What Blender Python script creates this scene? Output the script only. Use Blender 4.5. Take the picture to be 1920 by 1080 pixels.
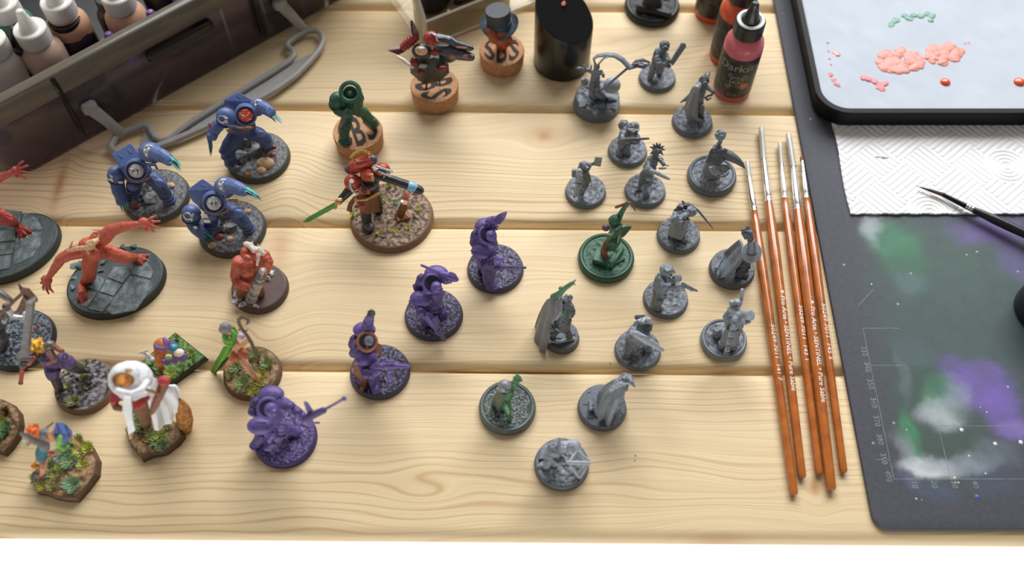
import bpy, bmesh, math, random
from mathutils import Vector, Matrix, Quaternion, noise
random.seed(7)
SC = bpy.context.scene
COL = SC.collection
for _o in list(bpy.data.objects):
    bpy.data.objects.remove(_o)

# ---------------------------------------------------------------- camera, light, exposure
TZ = 0.75                       # table top height above the floor, metres
FPX = 1839.0                    # focal length in pixels of the 1920 px frame
PITCH = math.radians(59.5)
CAM = Vector((0.0, -274.5, 466.0))   # millimetres, relative to the table top
cam_d = bpy.data.cameras.new('camera')
cam_d.sensor_width = 36.0
cam_d.lens = FPX / 1920 * 36
cam_d.clip_start = 0.02
cam_d.clip_end = 50
cam_d.dof.use_dof = True
cam_d.dof.focus_distance = 0.527
cam_d.dof.aperture_fstop = 5.4
cam = bpy.data.objects.new('camera', cam_d)
cam.location = (CAM.x / 1000, CAM.y / 1000, TZ + CAM.z / 1000)
cam.rotation_euler = (math.pi / 2 - PITCH, 0, 0)
COL.objects.link(cam)
SC.camera = cam

world = bpy.data.worlds.new('world')
SC.world = world
world.use_nodes = True
_bg = world.node_tree.nodes['Background']
_bg.inputs['Color'].default_value = (1.0, 0.94, 0.86, 1)
_bg.inputs['Strength'].default_value = 0.34

def area(name, loc, target, sx, sy, power, color):
    d = bpy.data.lights.new(name, 'AREA')
    d.shape = 'RECTANGLE'
    d.size, d.size_y = sx, sy
    d.energy = power
    d.color = color
    o = bpy.data.objects.new(name, d)
    o.location = loc
    o.rotation_euler = (Vector(target) - Vector(loc)).to_track_quat('-Z', 'Y').to_euler()
    COL.objects.link(o)
    return o
area('window_daylight', (0.35, 2.1, TZ + 1.9), (0.0, 0.05, TZ), 3.0, 1.7, 235, (0.97, 0.98, 1.0))
area('floor_fill_light', (0.0, -2.2, 0.40), (0.0, 0.0, 0.15), 2.6, 0.55, 55, (1.0, 0.98, 0.96))  # added fill with no seen source; brightens the floor under the table

SC.view_settings.view_transform = 'Standard'
SC.view_settings.look = 'None'
SC.view_settings.gamma = 1.0
SC.view_settings.exposure = -0.64
SC.view_settings.use_curve_mapping = False

# ---------------------------------------------------------------- picture point -> place on the bench (mm)
_R = Vector((1, 0, 0))
_F = Vector((0, math.cos(PITCH), -math.sin(PITCH)))
_U = Vector((0, math.sin(PITCH), math.cos(PITCH)))
def ray(px, py):
    return _F + _R * ((px - 960) / FPX) - _U * ((py - 540) / FPX)
def P(px, py, h=0.0):
    d = ray(px, py)
    return CAM + d * ((h - CAM.z) / d.z)
def VP(px, py, Y):
    d = ray(px, py)
    return CAM + d * ((Y - CAM.y) / d.y)
def pxmm(px, py, h=0.0):
    p = P(px, py, h)
    return FPX / (p - CAM).dot(_F)

def lin(c):
    if isinstance(c, str):
        c = tuple(int(c[i:i + 2], 16) / 255 for i in (0, 2, 4))
    return tuple(x / 12.92 if x <= 0.04045 else ((x + 0.055) / 1.055) ** 2.4 for x in c)

# ---------------------------------------------------------------- materials
MATS = {}
def new_mat(name):
    m = bpy.data.materials.new(name)
    m.use_nodes = True
    nt = m.node_tree
    b = nt.nodes['Principled BSDF']
    return m, nt, b
def mk(name, col, rough=0.55, var=0.12, scale=400.0, bump=0.0, bscale=None, metal=0.0, col2=None, thr=(0.35, 0.65), spec=0.5, coat=0.0, trans=0.0, sss=0.0, detail=4):
    """paint with a little noise in colour and fine relief; col2 = second colour mottled in"""
    if name in MATS:
        return MATS[name]
    m, nt, b = new_mat(name)
    N = nt.nodes; L = nt.links
    tc = N.new('ShaderNodeTexCoord')
    nz = N.new('ShaderNodeTexNoise')
    nz.inputs['Scale'].default_value = scale
    nz.inputs['Detail'].default_value = detail
    L.new(tc.outputs['Object'], nz.inputs['Vector'])
    rp = N.new('ShaderNodeValToRGB')
    c = lin(col)
    if col2 is None:
        a = tuple(x * (1 - var) for x in c); z = tuple(min(1, x * (1 + var)) for x in c)
    else:
        a, z = c, lin(col2)
    rp.color_ramp.elements[0].position = thr[0]
    rp.color_ramp.elements[1].position = thr[1]
    rp.color_ramp.elements[0].color = (*a, 1)
    rp.color_ramp.elements[1].color = (*z, 1)
    L.new(nz.outputs['Fac'], rp.inputs['Fac'])
    L.new(rp.outputs['Color'], b.inputs['Base Color'])
    b.inputs['Roughness'].default_value = rough
    b.inputs['Metallic'].default_value = metal
    b.inputs['Specular IOR Level'].default_value = spec
    b.inputs['Coat Weight'].default_value = coat
    b.inputs['Coat Roughness'].default_value = 0.12
    b.inputs['Transmission Weight'].default_value = trans
    if sss:
        b.inputs['Subsurface Weight'].default_value = sss
        b.inputs['Subsurface Radius'].default_value = (0.002, 0.002, 0.002)
    if bump:
        n2 = N.new('ShaderNodeTexNoise')
        n2.inputs['Scale'].default_value = bscale or scale * 2
        n2.inputs['Detail'].default_value = 5
        L.new(tc.outputs['Object'], n2.inputs['Vector'])
        bp = N.new('ShaderNodeBump')
        bp.inputs['Strength'].default_value = min(1, bump)
        bp.inputs['Distance'].default_value = 0.0006
        L.new(n2.outputs['Fac'], bp.inputs['Height'])
        L.new(bp.outputs['Normal'], b.inputs['Normal'])
    MATS[name] = m
    return m

def clear_plastic(name, tint, rough=0.08, gloss=1.0, haze=0.0, hcol='808080'):
    """thin tinted clear plastic: straight-through tint plus Fresnel gloss"""
    if name in MATS:
        return MATS[name]
    m, nt, b = new_mat(name)
    N = nt.nodes; L = nt.links
    N.remove(b)
    out = [n for n in N if n.type == 'OUTPUT_MATERIAL'][0]
    tr = N.new('ShaderNodeBsdfTransparent'); tr.inputs['Color'].default_value = (*lin(tint), 1)
    gl = N.new('ShaderNodeBsdfGlossy'); gl.inputs['Roughness'].default_value = rough
    gl.inputs['Color'].default_value = (gloss, gloss, gloss, 1)
    lw = N.new('ShaderNodeLayerWeight'); lw.inputs['Blend'].default_value = 0.5
    pw = N.new('ShaderNodeMath'); pw.operation = 'POWER'; pw.inputs[1].default_value = 4.0
    fr = N.new('ShaderNodeMath'); fr.operation = 'MULTIPLY_ADD'; fr.inputs[1].default_value = 0.8; fr.inputs[2].default_value = 0.045
    L.new(lw.outputs['Facing'], pw.inputs[0]); L.new(pw.outputs[0], fr.inputs[0])
    mx = N.new('ShaderNodeMixShader')
    L.new(fr.outputs[0], mx.inputs[0]); L.new(tr.outputs[0], mx.inputs[1]); L.new(gl.outputs[0], mx.inputs[2])
    if haze:
        df = N.new('ShaderNodeBsdfDiffuse'); df.inputs['Color'].default_value = (*lin(hcol), 1)
        m2 = N.new('ShaderNodeMixShader'); m2.inputs[0].default_value = haze
        L.new(mx.outputs[0], m2.inputs[1]); L.new(df.outputs[0], m2.inputs[2])
        mx = m2
    L.new(mx.outputs[0], out.inputs['Surface'])
    MATS[name] = m
    return m

# ---------------------------------------------------------------- mesh building (mm, relative to an origin)
def frame(z, x=None):
    """rotation whose local Z is z and local X is close to x"""
    z = Vector(z).normalized()
    x = Vector(x) if x is not None else (Vector((1, 0, 0)) if abs(z.x) < 0.9 else Vector((0, 1, 0)))
    x = (x - z * x.dot(z))
    if x.length < 1e-6:
        x = z.orthogonal()
    x.normalize()
    y = z.cross(x)
    return Matrix((x, y, z)).transposed()
I3 = Matrix.Identity(3)

def relief_texture():
    t = bpy.data.textures.get('sculpted_relief')
    if t is None:
        t = bpy.data.textures.new('sculpted_relief', 'CLOUDS')
        t.noise_scale = 0.0016; t.noise_depth = 2; t.contrast = 1.6
    return t
class MB:
    def __init__(s):
        s.v = []; s.f = []
    def add(s, vs, fs):
        o = len(s.v)
        s.v += [Vector(p) for p in vs]
        s.f += [tuple(i + o for i in f) for f in fs]
        return s
    def tube(s, pts, rad, n=10, cap=True, ell=None, up=None):
        """swept round limb; rad a number or one per point; rounded ends; ell=(a,b) squashes the section"""
        pts = [Vector(p) for p in pts]
        if not hasattr(rad, '__len__'):
            rad = [rad] * len(pts)
        rad = list(rad)
        if cap:
            d0 = (pts[0] - pts[1]).normalized(); d1 = (pts[-1] - pts[-2]).normalized()
            r0, r1 = rad[0], rad[-1]
            pts = [pts[0] + d0 * r0 * 0.95, pts[0] + d0 * r0 * 0.7] + pts + [pts[-1] + d1 * r1 * 0.7, pts[-1] + d1 * r1 * 0.95]
            rad = [r0 * 0.2, r0 * 0.72] + rad + [r1 * 0.72, r1 * 0.2]
        m = len(pts)
        tan = []
        for i in range(m):
            a = pts[max(0, i - 1)]; b = pts[min(m - 1, i + 1)]
            t = b - a
            tan.append(t.normalized() if t.length > 1e-9 else Vector((0, 0, 1)))
        ref = Vector(up) if up is not None else tan[0].orthogonal()
        vs = []
        for i in range(m):
            t = tan[i]
            ref = ref - t * ref.dot(t)
            if ref.length < 1e-6:
                ref = t.orthogonal()
            ref.normalize()
            b = t.cross(ref)
            ea, eb = ell or (1, 1)
            for k in range(n):
                a = 2 * math.pi * k / n
                vs.append(pts[i] + (ref * math.cos(a) * ea + b * math.sin(a) * eb) * rad[i])
        fs = []
        for i in range(m - 1):
            for k in range(n):
                k2 = (k + 1) % n
                fs.append((i * n + k, i * n + k2, (i + 1) * n + k2, (i + 1) * n + k))
        fs.append(tuple(range(n - 1, -1, -1)))
        fs.append(tuple((m - 1) * n + k for k in range(n)))
        return s.add(vs, fs)
    def ell(s, c, r, R=I3, nu=14, nv=9):
        c = Vector(c)
        if not hasattr(r, '__len__'):
            r = (r, r, r)
        vs = [c + R @ Vector((0, 0, r[2]))]
        for j in range(1, nv):
            th = math.pi * j / nv
            for k in range(nu):
                a = 2 * math.pi * k / nu
                vs.append(c + R @ Vector((r[0] * math.sin(th) * math.cos(a), r[1] * math.sin(th) * math.sin(a), r[2] * math.cos(th))))
        vs.append(c + R @ Vector((0, 0, -r[2])))
        fs = [(0, 1 + k, 1 + (k + 1) % nu) for k in range(nu)]
        for j in range(nv - 2):
            a = 1 + j * nu; b = a + nu
            for k in range(nu):
                k2 = (k + 1) % nu
                fs.append((a + k, b + k, b + k2, a + k2))
        l = len(vs) - 1; a = 1 + (nv - 2) * nu
        fs += [(l, a + (k + 1) % nu, a + k) for k in range(nu)]
        return s.add(vs, fs)
    def hull(s, pts):
        bm = bmesh.new()
        for p in pts:
            bm.verts.new(p)
        r = bmesh.ops.convex_hull(bm, input=bm.verts)
        for g in set(r['geom_interior'] + r['geom_unused']):
            if isinstance(g, bmesh.types.BMVert) and g.is_valid:
                bm.verts.remove(g)
        bm.verts.ensure_lookup_table()
        bm.verts.index_update()
        s.add([v.co.copy() for v in bm.verts], [tuple(v.index for v in f.verts) for f in bm.faces])
        bm.free()
        return s
    def box(s, c, size, R=I3, bev=0.0):
        c = Vector(c); hx, hy, hz = (q / 2 for q in size)
        pts = []
        b = min(bev, hx * 0.9, hy * 0.9, hz * 0.9)
        for x in (-1, 1):
            for y in (-1, 1):
                for z in (-1, 1):
                    if b <= 0:
                        pts.append(c + R @ Vector((x * hx, y * hy, z * hz)))
                    else:
                        pts.append(c + R @ Vector((x * hx, y * (hy - b), z * (hz - b))))
                        pts.append(c + R @ Vector((x * (hx - b), y * hy, z * (hz - b))))
                        pts.append(c + R @ Vector((x * (hx - b), y * (hy - b), z * hz)))
        return s.hull(pts)
    def lathe(s, prof, c=(0, 0, 0), R=I3, n=28, sx=1.0, sy=1.0, a0=0.0, a1=None):
        """prof = [(r, z)...]; closed at the ends when r = 0"""
        c = Vector(c); m = len(prof)
        vs = []
        full = a1 is None
        nn = n if full else n + 1
        for r, z in prof:
            for k in range(nn):
                a = a0 + (2 * math.pi if full else (a1 - a0)) * k / n
                vs.append(c + R @ Vector((r * math.cos(a) * sx, r * math.sin(a) * sy, z)))
        fs = []
        for i in range(m - 1):
            for k in range(n):
                k2 = (k + 1) % nn
                fs.append((i * nn + k, i * nn + k2, (i + 1) * nn + k2, (i + 1) * nn + k))
        if full:
            fs.append(tuple(range(n - 1, -1, -1)))
            fs.append(tuple((m - 1) * n + k for k in range(n)))
        return s.add(vs, fs)
    def prism(s, poly, z0, z1, c=(0, 0, 0), R=I3):
        """flat outline (x, y) extruded from z0 to z1"""
        c = Vector(c); n = len(poly)
        vs = [c + R @ Vector((x, y, z0)) for x, y in poly] + [c + R @ Vector((x, y, z1)) for x, y in poly]
        ar = sum(poly[i][0] * poly[(i + 1) % n][1] - poly[(i + 1) % n][0] * poly[i][1] for i in range(n))
        fs = [(i, (i + 1) % n, n + (i + 1) % n, n + i) for i in range(n)] + [tuple(range(n - 1, -1, -1)), tuple(range(n, 2 * n))]
        if ar < 0:
            fs = [tuple(reversed(f)) for f in fs]
        return s.add(vs, fs)
    def slab(s, pts, t, nrm=None):
        """flat outline given as 3-D points, thickened by t along its normal"""
        pts = [Vector(p) for p in pts]; n = len(pts)
        if nrm is None:
            c = sum(pts, Vector()) / n
            nrm = Vector()
            for i in range(n):
                nrm += (pts[i] - c).cross(pts[(i + 1) % n] - c)
        nrm = Vector(nrm).normalized()
        vs = [p - nrm * t / 2 for p in pts] + [p + nrm * t / 2 for p in pts]
        fs = [(i, (i + 1) % n, n + (i + 1) % n, n + i) for i in range(n)] + [tuple(range(n - 1, -1, -1)), tuple(range(n, 2 * n))]
        return s.add(vs, fs)
    def blade(s, a, b, w, t, nrm, tip=0.12, w1=None):
        """flat sword blade from a to the point b: width w, thickness t, diamond section, nrm = flat side"""
        a, b = Vector(a), Vector(b)
        d = (b - a); l = d.length; d.normalize()
        n = Vector(nrm); n = (n - d * n.dot(d)).normalized()
        x = d.cross(n)
        w1 = w if w1 is None else w1
        q = a + d * l * (1 - tip)
        pts = []
        for p, ww in ((a, w), (q, w1)):
            pts += [p + x * ww / 2, p + n * t / 2, p - x * ww / 2, p - n * t / 2]
        pts.append(b)
        return s.add(pts, [(0, 1, 5, 4), (1, 2, 6, 5), (2, 3, 7, 6), (3, 0, 4, 7), (3, 2, 1, 0), (4, 5, 8), (5, 6, 8), (6, 7, 8), (7, 4, 8)])
    def sheet(s, rows, t=0.8, sub=1, fold=0.0, nf=5.0):
        """cloth: rows of points (same count each), refined with splines, thickened; fold = depth of pleats running down the rows"""
        rows = [[Vector(p) for p in r] for r in rows]
        def refine(a, k):
            out = []
            n = len(a)
            for i in range(n - 1):
                p0 = a[max(0, i - 1)]; p1 = a[i]; p2 = a[i + 1]; p3 = a[min(n - 1, i + 2)]
                for j in range(k):
                    u = j / k
                    out.append(0.5 * ((2 * p1) + (p2 - p0) * u + (2 * p0 - 5 * p1 + 4 * p2 - p3) * u * u + (3 * p1 - p0 - 3 * p2 + p3) * u ** 3))
            out.append(a[-1])
            return out
        if sub > 1:
            rows = [refine(r, sub) for r in rows]
            cols = [refine(list(c), sub) for c in zip(*rows)]
            rows = [list(r) for r in zip(*cols)]
        m, n = len(rows), len(rows[0])
        nr = [[None] * n for _ in range(m)]
        for i in range(m):
            for j in range(n):
                du = rows[min(m - 1, i + 1)][j] - rows[max(0, i - 1)][j]
                dv = rows[i][min(n - 1, j + 1)] - rows[i][max(0, j - 1)]
                q = du.cross(dv)
                nr[i][j] = q.normalized() if q.length > 1e-9 else Vector((0, 0, 1))
        top = []; bot = []
        for i in range(m):
            for j in range(n):
                off = fold * (i / (m - 1)) ** 0.6 * math.sin(2 * math.pi * nf * j / (n - 1))
                p = rows[i][j] + nr[i][j] * off
                top.append(p + nr[i][j] * t / 2); bot.append(p - nr[i][j] * t / 2)
        fs = []
        K = m * n
        for i in range(m - 1):
            for j in range(n - 1):
                a = i * n + j
                fs.append((a, a + n, a + n + 1, a + 1))
                fs.append((K + a, K + a + 1, K + a + n + 1, K + a + n))
        for i in range(m - 1):
            a = i * n
            fs.append((a, K + a, K + a + n, a + n))
            a = i * n + n - 1
            fs.append((a, a + n, K + a + n, K + a))
        for j in range(n - 1):
            fs.append((j, j + 1, K + j + 1, K + j))
            a = (m - 1) * n + j
            fs.append((a, K + a, K + a + 1, a + 1))
        return s.add(top + bot, fs)
    def build(s, name, mat, parent=None, o=(0, 0, 0), remesh=0.0, smooth=True, angle=40, bevel=0.0, kind=None, seg=2, disp=0.0):
        """one mesh object; o = the mm point that becomes the local origin"""
        o = Vector(o)
        me = bpy.data.meshes.new(name)
        me.from_pydata([((p - o) * 0.001)[:] for p in s.v], [], s.f)
        bm = bmesh.new(); bm.from_mesh(me)
        bmesh.ops.recalc_face_normals(bm, faces=bm.faces)
        if remesh or bevel or angle is None:
            for f in bm.faces: f.smooth = smooth
        elif smooth:
            lim = math.radians(angle)
            for f in bm.faces: f.smooth = True
            for e in bm.edges:
                e.smooth = not (len(e.link_faces) == 2 and e.calc_face_angle(0) > lim)
        bm.to_mesh(me); bm.free()
        me.materials.append(mat)
        ob = bpy.data.objects.new(name, me)
        COL.objects.link(ob)
        if parent is not None:
            ob.parent = parent
        else:
            ob.location = (o.x / 1000, o.y / 1000, TZ + o.z / 1000)
        if bevel:
            bv = ob.modifiers.new('bevel', 'BEVEL'); bv.width = bevel * 0.001; bv.segments = seg; bv.limit_method = 'ANGLE'; bv.angle_limit = math.radians(35)
            bv.harden_normals = False
        if remesh:
            rm = ob.modifiers.new('remesh', 'REMESH'); rm.mode = 'VOXEL'; rm.voxel_size = remesh * 0.001; rm.use_smooth_shade = True
            if disp:
                dm = ob.modifiers.new('relief', 'DISPLACE'); dm.texture = relief_texture(); dm.texture_coords = 'LOCAL'
                dm.strength = disp * 0.001; dm.mid_level = 0.5
            sm = ob.modifiers.new('smooth', 'SMOOTH'); sm.factor = 0.5; sm.iterations = 1
        if kind:
            ob['kind'] = kind
        return ob

def tag(o, label, cat, group=None, kind=None):
    o['label'] = label; o['category'] = cat
    if group: o['group'] = group
    if kind: o['kind'] = kind
    return o
def thing(name, O, label, cat, group=None):
    e = bpy.data.objects.new(name, None)
    e.empty_display_size = 0.01
    e.location = (O[0] / 1000, O[1] / 1000, TZ + O[2] / 1000)
    COL.objects.link(e)
    return tag(e, label, cat, group)

def text_pts(txt, size=1.0, bold=False, spacing=1.0, align='LEFT'):
    """outline letters as flat triangles: ([(x, y)], faces), cap height about 0.7 * size"""
    cu = bpy.data.curves.new('lettering', 'FONT')
    cu.body = txt; cu.size = size; cu.resolution_u = 2; cu.space_character = spacing; cu.align_x = align
    if bold: cu.offset = 0.022 * size
    ob = bpy.data.objects.new('lettering', cu)
    COL.objects.link(ob)
    dg = bpy.context.evaluated_depsgraph_get()
    me = bpy.data.meshes.new_from_object(ob.evaluated_get(dg))
    vs = [(v.co.x, v.co.y) for v in me.vertices]
    fs = [tuple(p.vertices) for p in me.polygons]
    bpy.data.objects.remove(ob); bpy.data.curves.remove(cu); bpy.data.meshes.remove(me)
    return vs, fs
def text_on(mb, txt, size, fn, fit=None, fine=None, **k):
    """lay lettering through fn(x, y) -> 3-D point; fit = total length"""
    vs, fs = text_pts(txt, size, **k)
    if fit:
        x0 = min(v[0] for v in vs); x1 = max(v[0] for v in vs)
        vs = [((x - x0) / (x1 - x0) * fit, y) for x, y in vs]
    if fine:
        # cut long edges so that the letters follow a curved surface
        bm = bmesh.new()
        vv = [bm.verts.new((x, y, 0)) for x, y in vs]
        for f in fs:
            try: bm.faces.new([vv[i] for i in f])
            except ValueError: pass
        bmesh.ops.triangulate(bm, faces=bm.faces[:])
        for _ in range(3):
            es = [e for e in bm.edges if e.calc_length() > fine]
            if not es: break
            bmesh.ops.subdivide_edges(bm, edges=es, cuts=1, use_grid_fill=False)
            bmesh.ops.triangulate(bm, faces=bm.faces[:])
        bm.verts.index_update()
        vs = [(v.co.x, v.co.y) for v in bm.verts]
        fs = [tuple(v.index for v in f.verts) for f in bm.faces]
        bm.free()
    mb.add([fn(x, y) for x, y in vs], fs)
# ================================================================ the place: floor and table
def add_math(nt, op, a, b=None, c=None):
    n = nt.nodes.new('ShaderNodeMath'); n.operation = op
    for i, q in enumerate((a, b, c)):
        if q is None: continue
        if isinstance(q, (int, float)): n.inputs[i].default_value = q
        else: nt.links.new(q, n.inputs[i])
    return n.outputs[0]
def mixcol(nt, fac, a, b, mode='MIX'):
    n = nt.nodes.new('ShaderNodeMix'); n.data_type = 'RGBA'; n.blend_type = mode
    for s, q in ((0, fac), (6, a), (7, b)):
        if isinstance(q, (int, float)): n.inputs[s].default_value = q
        elif isinstance(q, tuple): n.inputs[s].default_value = (*q, 1)
        else: nt.links.new(q, n.inputs[s])
    return n.outputs[2]

def wood_material():
    m, nt, b = new_mat('pale_pine')
    N = nt.nodes; L = nt.links
    geo = N.new('ShaderNodeNewGeometry')
    oi = N.new('ShaderNodeObjectInfo')
    sx = N.new('ShaderNodeSeparateXYZ'); L.new(geo.outputs['Position'], sx.inputs[0])
    X = add_math(nt, 'MULTIPLY', sx.outputs[0], 1000); Y = add_math(nt, 'MULTIPLY', sx.outputs[1], 1000)
    rnd = add_math(nt, 'MULTIPLY', oi.outputs['Random'], 60.0)
    # slow waviness of the grain
    def nz(x, y, z, scale, detail=3, rough=0.5):
        c = N.new('ShaderNodeCombineXYZ')
        for i, q in enumerate((x, y, z)):
            if isinstance(q, (int, float)): c.inputs[i].default_value = q
            else: L.new(q, c.inputs[i])
        t = N.new('ShaderNodeTexNoise'); t.inputs['Scale'].default_value = scale; t.inputs['Detail'].default_value = detail; t.inputs['Roughness'].default_value = rough
        L.new(c.outputs[0], t.inputs['Vector'])
        return t.outputs['Fac']
    slow = nz(add_math(nt, 'MULTIPLY', X, 0.006), add_math(nt, 'MULTIPLY', Y, 0.02), rnd, 1.0, 2)
    V = add_math(nt, 'ADD', Y, add_math(nt, 'MULTIPLY', add_math(nt, 'SUBTRACT', slow, 0.5), 30.0))
    knotsum = None; darksum = None
    for kx, ky, ra, rb, push, dark in KNOTS:
        p = P(kx, ky)
        dx = add_math(nt, 'DIVIDE', add_math(nt, 'SUBTRACT', X, p.x), ra)
        dy = add_math(nt, 'DIVIDE', add_math(nt, 'SUBTRACT', Y, p.y), rb)
        r2 = add_math(nt, 'ADD', add_math(nt, 'MULTIPLY', dx, dx), add_math(nt, 'MULTIPLY', dy, dy))
        g = add_math(nt, 'POWER', 2.718, add_math(nt, 'MULTIPLY', r2, -0.12))
        V = add_math(nt, 'SUBTRACT', V, add_math(nt, 'MULTIPLY', add_math(nt, 'MULTIPLY', dy, g), push))
        k = add_math(nt, 'POWER', 2.718, add_math(nt, 'MULTIPLY', r2, -1.0))
        k2 = add_math(nt, 'MULTIPLY', k, dark)
        knotsum = k2 if knotsum is None else add_math(nt, 'ADD', knotsum, k2)
    rings = nz(add_math(nt, 'MULTIPLY', X, 0.003), add_math(nt, 'MULTIPLY', V, 0.21), rnd, 1.0, 2, 0.4)
    fine = nz(add_math(nt, 'MULTIPLY', X, 0.02), add_math(nt, 'MULTIPLY', V, 1.6), rnd, 1.0, 4, 0.6)
    lines = N.new('ShaderNodeValToRGB')
    e = lines.color_ramp.elements
    e[0].position = 0.40; e[0].color = (0, 0, 0, 1)
    e[1].position = 0.46; e[1].color = (1, 1, 1, 1)
    q = e.new(0.475); q.color = (1, 1, 1, 1)
    q = e.new(0.60); q.color = (0.12, 0.12, 0.12, 1)
    q = e.new(0.66); q.color = (0.7, 0.7, 0.7, 1)
    q = e.new(0.70); q.color = (0, 0, 0, 1)
    L.new(rings, lines.inputs[0])
    c = mixcol(nt, fine, lin('e0c79c'), lin('ecd8b2'))
    c = mixcol(nt, add_math(nt, 'MULTIPLY', lines.outputs[0], 0.20), c, lin('bd9a6c'))
    # thin growth-ring lines, denser in some zones of each plank
    zone = nz(add_math(nt, 'MULTIPLY', X, 0.002), add_math(nt, 'MULTIPLY', V, 0.03), add_math(nt, 'ADD', rnd, 9.0), 1.0, 1)
    wob = nz(add_math(nt, 'MULTIPLY', X, 0.004), add_math(nt, 'MULTIPLY', V, 0.06), add_math(nt, 'ADD', rnd, 3.0), 1.0, 2)
    ph = add_math(nt, 'ADD', add_math(nt, 'MULTIPLY', V, 1.55), add_math(nt, 'MULTIPLY', wob, 26.0))
    sn = add_math(nt, 'MULTIPLY_ADD', add_math(nt, 'SINE', ph), 0.5, 0.5)
    thin = add_math(nt, 'POWER', sn, 10.0)
    amp = add_math(nt, 'MULTIPLY', add_math(nt, 'MAXIMUM', add_math(nt, 'SUBTRACT', zone, 0.37), 0.02), 2.5)
    c = mixcol(nt, add_math(nt, 'MINIMUM', add_math(nt, 'MULTIPLY', thin, amp), 0.6), c, lin('b4884f'))
    pl = add_math(nt, 'MULTIPLY', add_math(nt, 'FRACT', add_math(nt, 'MULTIPLY', oi.outputs['Random'], 7.31)), 0.3)
    c = mixcol(nt, pl, c, lin('d8bf92'))
    c = mixcol(nt, add_math(nt, 'MINIMUM', knotsum, 0.85), c, lin('b07a48'))
    # specks
    vo = N.new('ShaderNodeTexVoronoi'); vo.inputs['Scale'].default_value = 28
    L.new(geo.outputs['Position'], vo.inputs['Vector'])
    sp = add_math(nt, 'LESS_THAN', vo.outputs['Distance'], 0.018)
    c = mixcol(nt, add_math(nt, 'MULTIPLY', sp, 0.7), c, lin('6b4a2c'))
    L.new(c, b.inputs['Base Color'])
    b.inputs['Roughness'].default_value = 0.55
    b.inputs['Specular IOR Level'].default_value = 0.35
    bp = N.new('ShaderNodeBump'); bp.inputs['Strength'].default_value = 0.25; bp.inputs['Distance'].default_value = 0.0004
    L.new(add_math(nt, 'ADD', fine, add_math(nt, 'MULTIPLY', lines.outputs[0], -0.5)), bp.inputs['Height'])
    L.new(bp.outputs['Normal'], b.inputs['Normal'])
    return m
KNOTS = [(1030, 248, 14, 9, 6, 0.35), (1020, 256, 5, 4, 2, 0.5), (526, 468, 6, 20, 9, 0.42), (1138, 68, 14, 7, 5, 0.3), (112, 345, 3.0, 17, 5, 0.75),
         (1528, 912, 2.6, 4, 4, 0.8), (1078, 168, 5, 5, 3, 0.5), (800, 905, 6, 3, 3, 0.12), (1350, 1015, 14, 4, 5, 0.35), (345, 640, 30, 5, 4, 0.10)]
WOOD = wood_material()

flo = MB()
flo.box((0, 200, -TZ * 1000 - 20), (6000, 5200, 40))
floor = flo.build('floor', mk('white_floor_paint', 'f6f5f2', 0.7, 0.02, 3), None, (0, 0, -TZ * 1000))  # assumed floor, made white in place of a plain white border strip
floor['kind'] = 'structure'; floor['label'] = 'assumed white floor below the front edge of the table'; floor['category'] = 'floor'

wl = MB(); wl.box((-2600, 200, 550), (60, 5200, 2600))
wall = wl.build('wall_left', mk('off_white_wall_paint', 'e9e4da', 0.8, 0.02, 3), None, (-2600, 200, -750))
wall['kind'] = 'structure'; wall['label'] = 'plain off-white room wall away from the table'; wall['category'] = 'wall'
TABLE = thing('work_table', (0, 130, 0), 'pale pine plank table that carries the miniatures, brushes and mat', 'table')
TO = Vector((0, 130, 0))
def joint(x0, y0, x1, y1):
    return P(x0, y0), P(x1, y1)
JT = [joint(0, 1002, 1900, 1017), joint(200, 685, 1400, 696), joint(100, 415, 1400, 424.5), joint(300, 197, 1470, 208.5), joint(400, 11, 1440, 17)]
def jy(j, x):
    a, b = JT[j]
    return a.y + (b.y - a.y) * (x - a.x) / (b.x - a.x)
THICK = 12.0
edges = []
for j in range(5):
    edges.append((jy(j, -900), jy(j, 900)))
for k in range(2):
    edges.append((edges[-1][0] + 88, edges[-1][1] + 88))
for j in range(6):
    (a0, b0), (a1, b1) = edges[j], edges[j + 1]
    g0 = 0.0 if j == 0 else 0.7
    mb = MB()
    mb.prism([(-900, a0 + g0), (900, b0 + g0), (900, b1 - 0.7), (-900, a1 - 0.7)], -THICK, 0)
    mb.build('plank', WOOD, TABLE, TO, bevel=5.6, seg=4)
for x in (-480, 0, 480):
    mb = MB(); mb.box((x, 130, -THICK - 15.2), (70, 480, 30), bev=2)
    mb.build('batten', WOOD, TABLE, TO)
for x in (-840, 840):
    for y in (110, 330):
        mb = MB(); mb.box((x, y, -(TZ * 1000 + THICK + 30) / 2), (60, 60, TZ * 1000 - THICK - 30.4), bev=3)
        mb.build('leg', WOOD, TABLE, TO)

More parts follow.
